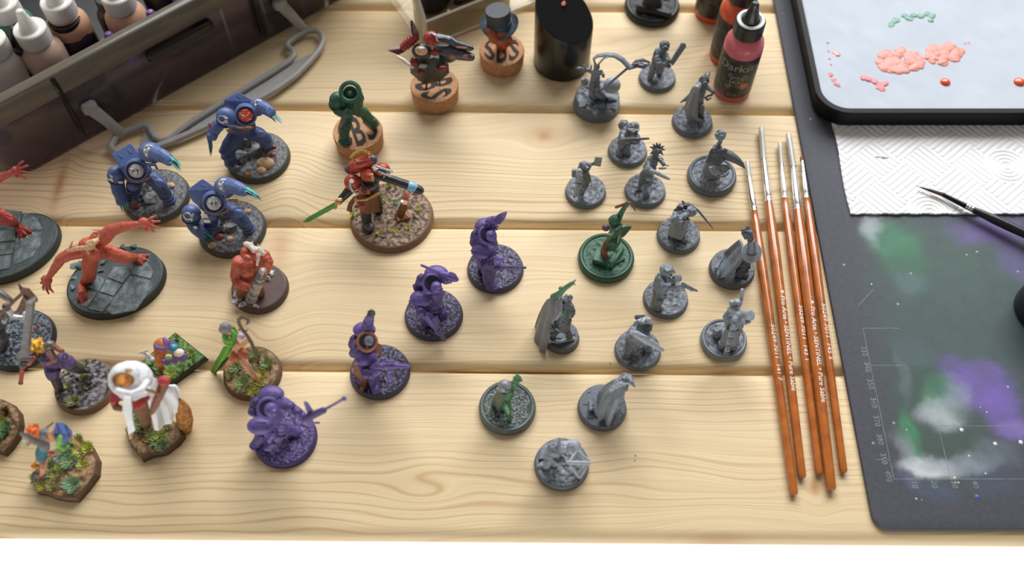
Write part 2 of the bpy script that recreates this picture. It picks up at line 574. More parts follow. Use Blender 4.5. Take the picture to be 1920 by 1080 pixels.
# ================================================================ cutting mat
MATT = 2.6
mc = P(1640, 993, MATT)
def mat_material():
    m, nt, b = new_mat('stained_mat_rubber')
    N = nt.nodes; L = nt.links
    geo = N.new('ShaderNodeNewGeometry')
    nz = N.new('ShaderNodeTexNoise'); nz.inputs['Scale'].default_value = 45; nz.inputs['Detail'].default_value = 5
    L.new(geo.outputs['Position'], nz.inputs['Vector'])
    wv = N.new('ShaderNodeVectorMath'); wv.operation = 'MULTIPLY_ADD'
    wv.inputs[1].default_value = (0.022, 0.022, 0)
    L.new(nz.outputs['Color'], wv.inputs[0]); L.new(geo.outputs['Position'], wv.inputs[2])
    sx = N.new('ShaderNodeSeparateXYZ'); L.new(wv.outputs[0], sx.inputs[0])
    X = add_math(nt, 'MULTIPLY_ADD', sx.outputs[0], 1000, -11); Y = add_math(nt, 'MULTIPLY_ADD', sx.outputs[1], 1000, -11)
    n2 = N.new('ShaderNodeTexNoise'); n2.inputs['Scale'].default_value = 420; n2.inputs['Detail'].default_value = 4
    L.new(geo.outputs['Position'], n2.inputs['Vector'])
    n3 = N.new('ShaderNodeTexNoise'); n3.inputs['Scale'].default_value = 120; n3.inputs['Detail'].default_value = 6
    L.new(geo.outputs['Position'], n3.inputs['Vector'])
    c = mixcol(nt, n2.outputs['Fac'], lin('43444b'), lin('55565e'))
    for px, py, rx, ry, col, st in STAINS:
        p = P(px, py, MATT)
        k = pxmm(px, py)
        dx = add_math(nt, 'DIVIDE', add_math(nt, 'SUBTRACT', X, p.x), rx / k)
        dy = add_math(nt, 'DIVIDE', add_math(nt, 'SUBTRACT', Y, p.y), ry / k / 0.88)
        r2 = add_math(nt, 'ADD', add_math(nt, 'MULTIPLY', dx, dx), add_math(nt, 'MULTIPLY', dy, dy))
        g = add_math(nt, 'POWER', 2.718, add_math(nt, 'MULTIPLY', add_math(nt, 'MULTIPLY', r2, r2), -0.7))
        g = add_math(nt, 'MULTIPLY', g, add_math(nt, 'MULTIPLY_ADD', n3.outputs['Fac'], 1.3, 0.2))
        c = mixcol(nt, add_math(nt, 'MINIMUM', add_math(nt, 'MULTIPLY', g, st), 1.0), c, lin(col))
    vo = N.new('ShaderNodeTexVoronoi'); vo.inputs['Scale'].default_value = 70
    L.new(geo.outputs['Position'], vo.inputs['Vector'])
    sp = add_math(nt, 'LESS_THAN', vo.outputs['Distance'], 0.05)
    c = mixcol(nt, add_math(nt, 'MULTIPLY', sp, 0.55), c, lin('b9bcc4'))
    L.new(c, b.inputs['Base Color'])
    b.inputs['Roughness'].default_value = 0.62
    b.inputs['Specular IOR Level'].default_value = 0.22
    bp = N.new('ShaderNodeBump'); bp.inputs['Strength'].default_value = 0.3; bp.inputs['Distance'].default_value = 0.0003
    L.new(n2.outputs['Fac'], bp.inputs['Height']); L.new(bp.outputs['Normal'], b.inputs['Normal'])
    return m
STAINS = [(1790, 600, 150, 190, '4e5f5d', 0.95), (1750, 760, 75, 130, '465a50', 0.9), (1800, 480, 150, 70, '52665f', 0.7),
          (1680, 455, 40, 35, '4f8a68', 0.7), (1640, 425, 18, 30, 'a9b3b5', 0.75), (1700, 490, 40, 20, '47735c', 0.6), (1850, 430, 70, 26, '75629e', 0.75), (1905, 490, 30, 40, '75629e', 0.6),
          (1715, 530, 28, 22, '667d80', 0.5), (1700, 900, 18, 22, '6f7390', 0.6), (1725, 660, 40, 24, '5d6a78', 0.4),
          (1790, 690, 30, 24, '705c9c', 0.7), (1835, 725, 62, 32, '7a62b0', 0.8), (1880, 770, 30, 42, '7a62b0', 0.8), (1900, 800, 22, 16, '8070aa', 0.8),
          (1765, 740, 24, 30, '4f9068', 0.6), (1765, 775, 36, 24, 'aeb6bb', 0.9), (1790, 740, 22, 26, '8f9aa2', 0.6), (1712, 820, 16, 50, '4b8a63', 0.75), (1700, 850, 16, 40, '9aa5ab', 0.6),
          (1735, 878, 44, 16, 'c3c8cc', 1.2), (1800, 872, 70, 14, '8d96a0', 0.8), (1870, 850, 40, 26, '707c86', 0.55), (1860, 905, 50, 22, '50607c', 0.3), (1745, 925, 40, 18, '566787', 0.35), (1690, 700, 12, 40, '6f7d80', 0.4)]
MATM = mat_material()
mat_o = Vector((mc.x + 180, mc.y + 290, 0))
mb = MB()
def rrect(x0, y0, x1, y1, r, n=6):
    pts = []
    for cx, cy, a in ((x1 - r, y1 - r, 0), (x0 + r, y1 - r, 90), (x0 + r, y0 + r, 180), (x1 - r, y0 + r, 270)):
        for k in range(n + 1):
            t = math.radians(a + 90 * k / n)
            pts.append((cx + r * math.cos(t), cy + r * math.sin(t)))
    return pts
mb.prism(rrect(mc.x, mc.y, mc.x + 300, mc.y + 480, 8), 0.05, MATT)
cm = mb.build('cutting_mat', MATM, None, mat_o, bevel=0.5)
tag(cm, 'charcoal cutting mat with green, purple and white airbrush stains, under the palette tray', 'cutting mat')
PRINT = mk('faded_mat_print', '7d7f86', 0.6, 0.3, 300)
numerals = [(400, 1667, 895), (390, 1658, 862), (380, 1651, 826), (370, 1645, 791), (360, 1639, 757), (350, 1633, 722), (340, 1627, 690), (330, 1621, 660)]
mb = MB()
for n_, px, py in numerals:
    p = P(px, py, MATT)
    text_on(mb, str(n_), 4.0, lambda x, y, p=p: Vector((p.x + y - 1.4, p.y - x + 3.6, MATT + 0.03)))
for n_, px, py in ((10, 1715, 910), (20, 1752, 910), (30, 1790, 910), (40, 1829, 910)):
    p = P(px, py, MATT)
    text_on(mb, str(n_), 4.0, lambda x, y, p=p: Vector((p.x + y - 1.2, p.y - x + 2.4, MATT + 0.03)))
mb.build('printed_numerals', PRINT, cm, mat_o)
def strip(mb, a, b, w, z):
    a = Vector(a); b = Vector(b); d = (b - a).normalized(); n = Vector((-d.y, d.x, 0)) * w / 2
    mb.add([Vector((q.x, q.y, z)) for q in (a - n, b - n, b + n, a + n)], [(0, 1, 2, 3)])
c0 = P(1676, 898, MATT)
for q0, q1 in ((c0, c0 + Vector((70, 0, 0))), (c0, c0 + Vector((0, 84, 0))), (c0 + Vector((0, 10, 0)), c0 + Vector((-7, 10, 0))), (c0 + Vector((28, 0, 0)), c0 + Vector((28, 28, 0))),
               (c0 + Vector((28, 28, 0)), c0 + Vector((70, 28, 0))), (c0 + Vector((-2, 62, 0)), c0 + Vector((18, 62, 0))), (c0 + Vector((0, 84, 0)), c0 + Vector((20, 84, 0))), (c0 + Vector((0, 98, 0)), c0 + Vector((10, 108, 0)))):
    mb = MB(); strip(mb, q0, q1, 0.25, MATT + 0.03)
    mb.build('grid_line', PRINT, cm, mat_o)
DROP = mk('dried_pale_paint', 'c9d4cf', 0.4, 0.05, 200)
for px, py, r in ((1803, 806, 1.0), (1866, 832, 1.0), (1817, 855, .55), (1914, 829, 1.1), (1848, 888, .5), (1634, 533, .5), (1790, 896, .6), (1718, 935, .5), (1850, 773, .45), (1797, 905, .5), (1700, 806, .4)):
    p = P(px, py, MATT)
    mb = MB(); mb.lathe([(r, 0.02), (r * 0.8, 0.14), (0.01, 0.2)], (p.x, p.y, MATT), n=10)
    mb.build('paint_splash', DROP, cm, mat_o)
p = P(1833, 932, MATT); mb = MB(); mb.lathe([(1.3, 0.02), (1.0, 0.14), (0.01, 0.2)], (p.x, p.y, MATT), n=10)
mb.build('paint_splash', mk('dried_blue_paint', '3b4f8e', 0.4), cm, mat_o)

# ================================================================ paper towel (embossed) under the tray
def towel():
    A = P(1595, 402, 3.2)
    z0 = MATT + 0.15
    nx, ny = 300, 250
    W, D = 118.0, 92.0
    vs = []; fs = []
    c1 = P(1745, 400, 4); c2 = P(1888, 312, 4)
    for j in range(ny + 1):
        for i in range(nx + 1):
            x = W * i / nx; y = D * j / ny
            wob = 0.25 * math.sin(x * 0.55) * max(0, 1 - y / 3)
            wx = A.x + x + 0.02 * (D - y) * 0 - 0.0 * y + (-0.6 * math.sin(y * 0.09) if i == 0 else 0)
            wy = A.y + y - wob
            a = 0.70
            u = (wx * math.cos(a) + wy * math.sin(a)) / 21.0; v = (-wx * math.sin(a) + wy * math.cos(a)) / 21.0
            if (math.floor(u) + math.floor(v)) % 2 == 0:
                q = u * 6
            else:
                q = v * 6
            rdg = abs(math.sin(math.pi * q)) ** 0.6
            for cc in (c1, c2):
                dd = math.hypot(wx - cc.x, wy - cc.y)
                if dd < 13:
                    rdg = abs(math.sin(math.pi * dd / 2.7)) ** 0.6
            h = 0.85 * rdg
            fl = 0.35 + 0.5 * noise.noise(Vector((wx * 0.03, wy * 0.03, 2.0)))
            vs.append(Vector((wx, wy, z0 + 0.45 + h + fl * 0.5)))
    n1 = nx + 1
    for j in range(ny):
        for i in range(nx):
            a = j * n1 + i
            fs.append((a, a + 1, a + n1 + 1, a + n1))
    # underside
    K = len(vs)
    ring = [i for i in range(n1)] + [j * n1 + nx for j in range(1, ny + 1)] + [ny * n1 + i for i in range(nx - 1, -1, -1)] + [j * n1 for j in range(ny - 1, 0, -1)]
    vs += [Vector((vs[i].x, vs[i].y, z0)) for i in ring]
    m = len(ring)
    for k in range(m):
        fs.append((ring[k], K + k, K + (k + 1) % m, ring[(k + 1) % m]))
    fs.append(tuple(K + k for k in range(m - 1, -1, -1)))
    mb = MB(); mb.v = vs; mb.f = fs
    o = mb.build('paper_towel', mk('white_tissue', 'f3f4f5', 0.9, 0.015, 60, 0.25, 2500), None, Vector((A.x + 50, A.y + 40, z0)), angle=None)
    tag(o, 'white embossed paper towel sheet lying on the cutting mat below the tray', 'paper towel')
    mb = MB()
    p = P(1655, 294, 4.4)
    for k in range(5):
        a = Vector((p.x - 3 + k * 1.5 + random.uniform(-.4, .4), p.y + 0.6 - 0.25 * k + random.uniform(-.5, .5), 4.35))
        mb.ell(a, (1.1, 0.45, 0.25), nu=8, nv=5)
    mb.build('paint_smudge', mk('faint_pink_smudge', 'cdb8b6', 0.9), o, Vector((A.x + 50, A.y + 40, z0)))
    return A
towel()

# ================================================================ wet palette tray
BLK = mk('black_plastic', '17181a', 0.35, 0.08, 120, 0.05, 900)
BLKM = mk('matte_black_plastic', '1c1c1e', 0.6, 0.1, 300, 0.1, 900)
def tray():
    zt = 17.0; zb = 4.6
    fl = P(1552, 203, zt)          # front rim inner edge height
    x0 = P(1536, 150, zt).x - 4.2; y0 = P(1700, 202, zt).y - 4.5
    X1, Y1 = x0 + 190, y0 + 150
    O = Vector((x0 + 90, y0 + 70, zb))
    t = thing('palette_tray', O, 'shallow black palette tray lined with wet white paper, on the paper towel', 'palette')
    out = rrect(x0, y0, X1, Y1, 19, 10)
    outb = rrect(x0 + 1.5, y0 + 1.5, X1 - 1.5, Y1 - 1.5, 18, 10)
    inn = rrect(x0 + 4.0, y0 + 4.0, X1 - 4.0, Y1 - 4.0, 15.5, 10)
    n = len(out)
    rings = [[(x, y, zb) for x, y in outb], [(x, y, zt - 1.2) for x, y in out], [(x + (0.6 if x < x0 + 50 else -0.6), y + (0.6 if y < y0 + 50 else -0.6), zt) for x, y in out],
             [(x, y, zt) for x, y in inn], [(x, y, zb + 1.5) for x, y in inn]]
    mb = MB()
    vs = [p for r in rings for p in r]; fs = []
    for i in range(len(rings) - 1):
        for k in range(n):
            fs.append((i * n + k, i * n + (k + 1) % n, (i + 1) * n + (k + 1) % n, (i + 1) * n + k))
    fs.append(tuple(range(n - 1, -1, -1))); fs.append(tuple((len(rings) - 1) * n + k for k in range(n)))
    mb.add(vs, fs)
    mb.build('tray_shell', mk('black_tray_plastic', '121214', 0.55, 0.08, 120, 0.05, 900, spec=0.2), t, O)
    # wet paper, curling up along the side wall
    zp = zt - 1.6
    nx, ny = 110, 90
    vs = []; fs = []
    xa, xb, ya, yb = x0 + 4.3, X1 - 4.3, y0 + 4.3, Y1 - 4.3
    def hgt(x, y):
        e = min(x - xa, 40)
        w = 0.8 * math.exp(-(e / 9.0) ** 2) * (0.5 + 0.5 * math.sin(e * 1.1 + 0.8 * math.sin(y * 0.06))) + 0.5 * noise.noise(Vector((x * 0.02, y * 0.02, 0)))
        d = abs((x - xa) * 0.5 - (y - ya) * 0.6 + 8)
        return zp + w - 0.5 + 0.18 * noise.noise(Vector((x * 0.12 + y * 0.05, y * 0.08, 3)))
    for j in range(ny + 1):
        for i in range(nx + 1):
            x = xa + (xb - xa) * i / nx; y = ya + (yb - ya) * j / ny
            r = 15.2
            cx = xa + r if x < xa + r else (xb - r if x > xb - r else x)
            cy = ya + r if y < ya + r else (yb - r if y > yb - r else y)
            dd = math.hypot(x - cx, y - cy)
            if dd > r:
                x = cx + (x - cx) * r / dd; y = cy + (y - cy) * r / dd
            vs.append((x, y, hgt(x, y)))
    for j in range(ny):
        for i in range(nx):
            a = j * (nx + 1) + i
            fs.append((a, a + 1, a + nx + 2, a + nx + 1))
    mb = MB(); mb.add(vs, fs)
    PAP = mk('wet_palette_paper', 'bcc4ce', 0.6, 0.03, 60, 0.15, 500, spec=0.15)
    pap = mb.build('palette_paper', PAP, t, O, angle=None)
    def daub(pts, r, mat, h=0.5, name='paint_daub', jit=0.35):
        mb = MB()
        for px, py in pts:
            p = P(px, py, zp)
            z = hgt(p.x, p.y)
            for k in range(3):
                q = (p.x + random.uniform(-1, 1) * r * jit, p.y + random.uniform(-1, 1) * r * jit, z)
                mb.ell(q, (r * random.uniform(.55, 1.0), r * random.uniform(.4, .8), h * random.uniform(.5, 1)), Matrix.Rotation(random.uniform(0, 3), 3, 'Z'), 10, 6)
        return mb.build(name, mat, pap, O, remesh=0.35)
    PINK = mk('wet_coral_paint', 'dd8878', 0.45, 0.12, 250, 0.3, 700, coat=0.1)
    PINK2 = mk('wet_pink_paint', 'd8777a', 0.45, 0.15, 250, 0.3, 700, coat=0.1)
    ORG = mk('wet_vermilion_paint', 'e4532c', 0.15, 0.1, 200, coat=0.6)
    GRN = mk('wet_green_paint', '4f8f70', 0.3, 0.2, 300, 0.2, 700)
    daub([(1672, 45), (1684, 36), (1696, 30), (1706, 34), (1716, 28), (1728, 30), (1738, 26), (1748, 30), (1745, 38), (1676, 38)], 2.8, GRN, 0.5)
    pts = [(1650 + random.uniform(0, 72), 96 + random.uniform(0, 36)) for _ in range(34)]
    daub([p for p in pts if ((p[0] - 1686) / 38) ** 2 + ((p[1] - 114) / 21) ** 2 < 1], 4.6, PINK, 0.9)
    pts = [(1732 + random.uniform(0, 70), 80 + random.uniform(0, 40)) for _ in range(34)]
    daub([p for p in pts if ((p[0] - 1766) / 34) ** 2 + ((p[1] - 101) / 17) ** 2 < 1], 4.4, PINK, 0.9)
    daub([(1795, 88), (1802, 84), (1810, 80), (1817, 79)], 1.3, PINK, 0.3)
    daub([(1623, 145), (1632, 149), (1642, 153), (1650, 160), (1660, 155), (1652, 166)], 3.0, PINK2, 0.8)
    daub([(1553, 80), (1554, 95), (1556, 110), (1558, 120)], 1.4, PINK2, 0.4)
    daub([(1566, 98), (1570, 102)], 2.2, ORG, 0.5)
    daub([(1556, 140), (1563, 150), (1570, 158)], 2.5, PINK2, 0.5)
    for px, py, r in ((1773, 153, 3.2), (1912, 153, 3.6)):
        p = P(px, py, zp)
        mb = MB(); mb.ell((p.x, p.y, hgt(p.x, p.y)), (r, r * 0.95, 1.8), nu=16, nv=10)
        mb.build('paint_drop', ORG, pap, O)
    mb = MB()
    return t
tray()

# ================================================================ brushes
LACQ = mk('lacquered_orange_wood', 'bd6c27', 0.18, 0.0, 120, col2='904716', thr=(0.25, 0.8), coat=0.7)
SILV = mk('polished_ferrule', 'dcdcda', 0.18, 0.04, 200, metal=1.0)
BRIS = mk('sable_bristle', '7b4a30', 0.6, 0.3, 600)
SLEEVE = mk('milky_plastic_sleeve', 'efece6', 0.25, 0.03, 100, trans=0.55, sss=0.0)
WHT = mk('white_print', 'f3efe6', 0.5, 0.03, 200)
def brush(tip, f0, f1, end, r_max, r_end, txt, t0, label, sleeve=True):
    """tip, ferrule start, ferrule end, handle end: picture points on the table"""
    h = r_max
    a = P(*tip, h + 0.3); b = P(*f0, h + 0.3); c = P(*f1, h + 0.3); e = P(*end, r_end + 0.3)
    O = (c + e) / 2; O.z = 0
    t = thing('paint_brush', O, label, 'paint brush', 'brushes laid side by side')
    ax = (e - c).normalized()
    R = frame(ax, (0, 0, 1))
    Lh = (e - c).length
    def rad(s):
        k = s / Lh
        r0 = r_max * 0.68
        if k < 0.22: return r0 + (r_max - r0) * math.sin(k / 0.22 * math.pi / 2)
        return r_max + (r_end - r_max) * ((k - 0.22) / 0.78) ** 0.8
    prof = [(0.01, -0.2), (r_max * 0.62, -0.2), (rad(0), 0)] + [(rad(Lh * k / 16), Lh * k / 16) for k in range(1, 16)] + [(r_end, Lh - 1.5), (r_end * 0.8, Lh - 0.5), (r_end * 0.3, Lh), (0.01, Lh)]
    mb = MB(); mb.lathe(prof, c, R, n=20)
    hd = mb.build('handle', LACQ, t, O)
    ax2 = (b - c).normalized(); R2 = frame(ax2, (0, 0, 1)); Lf = (b - c).length
    rf = r_max * 0.66
    prof = [(0.01, -0.3), (rf + 0.15, -0.3), (rf + 0.15, 0.6), (rf - 0.12, 0.9), (rf - 0.12, 1.5), (rf + 0.15, 1.8), (rf + 0.12, 2.6), (rf - 0.12, 2.9), (rf - 0.1, 3.4), (rf, 3.8), (rf * 0.92, Lf * 0.4), (rf * 0.62, Lf), (rf * 0.45, Lf + 0.1), (0.01, Lf + 0.1)]
    mb = MB(); mb.lathe(prof, c, R2, n=18)
    mb.build('ferrule', SILV, t, O)
    d = a - b; Lb = d.length; R3 = frame(d.normalized(), (0, 0, 1)); rb = rf * 0.58
    mb = MB(); mb.lathe([(rb * .9, -0.3), (rb * 1.1, Lb * 0.25), (rb * 0.8, Lb * 0.55), (rb * 0.3, Lb * 0.85), (0.05, Lb * 0.97)], b, R3, n=12)
    mb.build('bristles', BRIS, t, O)
    if sleeve:
        mb = MB(); mb.lathe([(rb * 1.35, -1.0), (rb * 1.35, Lb * 0.9), (rb * 1.2, Lb), (rb * 1.05, Lb), (rb * 1.2, Lb * 0.9), (rb * 1.25, -1.0)], b, R3, n=14)
        mb.build('protective_sleeve', SLEEVE, t, O)
    # lettering printed round the handle
    if txt:
        y0, y1 = t0
        def s_at(py):
            lo, hi = 0.0, Lh
            for _ in range(30):
                mid = (lo + hi) / 2
                q = c + ax * mid
                dv = q - CAM
                yy = 540 - FPX * dv.dot(_U) / dv.dot(_F)
                if yy < py: lo = mid
                else: hi = mid
            return lo
        s0, s1 = s_at(y0), s_at(y1)
        side = R @ Vector((0, 1, 0))      # horizontal across the handle
        if side.x < 0: side = -side
        upv = side.cross(ax)
        if upv.z < 0: upv = -upv
        mb = MB()
        sz = 4.0 if len(txt) > 20 else 3.3
        def fn(x, y):
            s_ = s0 + x
            rr = rad(s_) + 0.07
            ang = (y - sz * 0.33) / rr + 0.30
            return c + ax * s_ + side * (math.sin(ang) * rr) + upv * (math.cos(ang) * rr)
        text_on(mb, txt, sz, fn, fit=s1 - s0, fine=0.6)
        mb.build('printed_lettering', WHT, hd, O)
brush((1401, 303), (1404, 329), (1414, 396), (1489, 929), 2.75, 2.1, '50249 7011  141 7', (612, 717), 'slim orange brush, leftmost of the five laid side by side')
brush((1427, 240), (1432, 296), (1441, 378), (1504, 897), 3.2, 2.1, '\u00b7 \u2736 Pro Arte \u2022 SENTINEL \u2022 Pure Sable', (541, 736), 'orange brush with long white lettering, second from the left in the row')
brush((1462, 268), (1465, 305), (1471, 372), (1536, 891), 2.6, 1.95, '50249 7011  143 1', (576, 678), 'orange brush in the middle of the five laid side by side')
brush((1478, 252), (1487, 311), (1495.5, 394), (1559, 920), 3.5, 2.5, '\u00b7 \u2736 Pro Arte \u2022 SENTINEL \u2022 Pure Sable', (561, 758), 'thickest orange brush with long lettering, fourth in the row')
brush((1501, 292), (1504, 303), (1512.5, 372), (1582, 887), 2.7, 2.0, '50249 7011  145 5', (573, 677), 'orange brush lying closest to the cutting mat', sleeve=False)

def dark_brush():
    a = P(1717, 348, 6.0); b = P(1768, 365, 6.6); c = P(1812, 387, 7.2); e = P(1990, 470, 9.5)
    O = Vector((c.x, c.y, 4.3))
    t = thing('paint_brush', O, 'black-handled fine brush with a brown tip resting on the paper towel', 'paint brush')
    R = frame(b - a, (0, 0, 1)); l = (b - a).length
    MB().lathe([(0.02, 0), (0.45, l * 0.25), (0.95, l * 0.6), (1.2, l)], a, R, n=12).build('bristles', mk('dark_brown_bristle', '4a3226', 0.6, 0.3, 700), t, O)
    R = frame(c - b, (0, 0, 1)); l = (c - b).length
    MB().lathe([(0.1, -0.2), (1.25, 0), (1.6, l), (0.1, l)], b, R, n=14).build('ferrule', mk('black_chrome', '2a2a2c', 0.2, 0.1, 200, metal=0.8), t, O)
    R = frame(e - c, (0, 0, 1)); l = (e - c).length
    MB().lathe([(0.1, -0.2), (1.75, -0.2), (1.9, 0.5), (1.6, 1.0), (1.6, 1.5), (1.9, 2.0), (1.6, 2.6), (1.6, 3.1), (1.8, 3.6), (1.7, 4.0), (0.1, 4.0)], c, R, n=16).build('ferrule_crimp', SILV, t, O)
    MB().lathe([(0.1, 3.8), (1.7, 3.8), (2.6, 16), (2.7, 24), (2.2, l), (0.1, l + 1)], c, R, n=18).build('handle', BLK, t, O)
dark_brush()

def black_pot():
    p = P(1962, 585, MATT)
    O = Vector((p.x, p.y, MATT + 0.1))
    t = thing('paint_pot', O, 'round black pot at the edge of the picture on the cutting mat', 'pot')
    MB().lathe([(0.1, 0), (16.5, 0), (17.5, 1), (17.5, 14), (0.1, 14)], O, n=40).build('pot_body', BLK, t, O)
    MB().lathe([(0.1, 14.1), (18.3, 14.1), (18.6, 15), (18.6, 22), (17.6, 24), (15, 25), (0.1, 25)], O, n=40).build('lid', BLK, t, O)
black_pot()
# ================================================================ bottles
WCAP = mk('white_cap_plastic', 'dedbd6', 0.35, 0.02, 100, sss=0.0)
LEMB = mk('black_bottle_label', '17151a', 0.4, 0.3, 120, col2='2a2530')
def dropper_bottle(O, body, cap, label, r=12.3, group=None, ring=None, tipm=None, lab=None, k=1.0, text=None, tipdark=True):
    O = Vector(O)
    t = thing('dropper_bottle', O, label, 'bottle', group)
    prof = [(0.1, 0), (r - 1, 0), (r, 1.2), (r, 40 * k), (r - 0.6, 43.5 * k), (r - 3.2, 47 * k), (r - 5.2, 48.5 * k), (r - 5.5, 51 * k), (0.1, 51 * k)]
    MB().lathe([(a, z) for a, z in prof], O, n=32).build('bottle_body', body, t, O)
    # ribbed collar
    z0, z1 = 48.8 * k, 59.0 * k
    rc = r * 0.76
    mb = MB(); n = 56
    vs = []; rows = [(0.98, z0), (1.0, z0 + 0.8), (1.0, z1 - 0.7), (0.93, z1)]
    for q, z in rows:
        for i in range(n):
            a = 2 * math.pi * i / n
            rr = rc * q - (0.22 if i % 2 else 0)
            vs.append(O + Vector((rr * math.cos(a), rr * math.sin(a), z)))
    fs = [(j * n + i, j * n + (i + 1) % n, (j + 1) * n + (i + 1) % n, (j + 1) * n + i) for j in range(3) for i in range(n)] + [tuple(range(n - 1, -1, -1)), tuple(3 * n + i for i in range(n))]
    mb.add(vs, fs)
    cp = mb.build('cap', cap, t, O)
    MB().lathe([(rc * 0.62, z1 - 0.2), (rc * 0.5, z1 + 2), (rc * 0.30, z1 + 9 * k), (rc * 0.27, z1 + 11.5 * k), (rc * 0.18, z1 + 13.0 * k), (0.02, z1 + 13.4 * k)], O, n=24).build('nozzle', tipm or cap, cp, O)
    if ring:
        MB().lathe([(rc * 0.68, z1 - 0.1), (rc * 0.70, z1 + 0.5), (rc * 0.9, z1 + 0.5), (rc * 0.93, z1 - 0.1)], O, n=30).build('cap_ring', ring, cp, O)
    if lab:
        MB().lathe([(r + 0.08, 5), (r + 0.12, 5.2), (r + 0.12, 36.8 * k), (r + 0.08, 37 * k)], O, n=40).build('label', lab, t, O)
    if text:
        face = Vector((CAM.x - O.x, CAM.y - O.y, 0)).normalized()
        for txt, z, size, mat, off in text:
            mb = MB()
            def fn(x, y):
                a = math.atan2(face.y, face.x) + x / (r + 0.2) + off
                return O + Vector(((r + 0.22) * math.cos(a), (r + 0.22) * math.sin(a), z + y))
            text_on(mb, txt, size, fn, fine=1.5)
            mb.build('label_lettering', mat, t, O)
    return t
PINKP = mk('translucent_pink_bottle', 'c4606a', 0.3, 0.04, 80)
ORGP = mk('translucent_orange_bottle', 'd95a34', 0.3, 0.04, 80)
GREYP = mk('grey_ring_plastic', 'bfc2c6', 0.4, 0.03, 80)
LABT = mk('label_grey_print', '958f87', 0.5, 0.1, 300)
LABO = mk('label_orange_print', 'c8643a', 0.5, 0.1, 300)
LABA = mk('label_dark_art', '17161a', 0.4, 0.3, 200, col2='5b554c', thr=(0.5, 0.75))
dropper_bottle(P(1371, 168), PINKP, BLK, 'pink dropper bottle with black cap and white ring behind the brushes', 11.6, ring=GREYP, lab=LABA, k=1.0,
               text=[('Darkstar', 28, 8.0, LABT, -0.95), ('\u2620', 15, 12, LABT, -0.5), ('No. 024', 6.5, 4.0, LABT, -0.8), ('\u25cf', 13, 7, LABO, 0.35)])
p = P(1364, 107)
dropper_bottle((p.x, p.y + 1, 0), ORGP, BLK, 'orange dropper bottle half hidden behind the pink one', 11.6, lab=LABA, group='dark label dropper bottles')
p = P(1334, 40)
dropper_bottle((p.x + 1, p.y + 8, 0), ORGP, BLK, 'third dropper bottle, a sliver of dark orange behind the orange one', 11.6, lab=LABA, group='dark label dropper bottles')

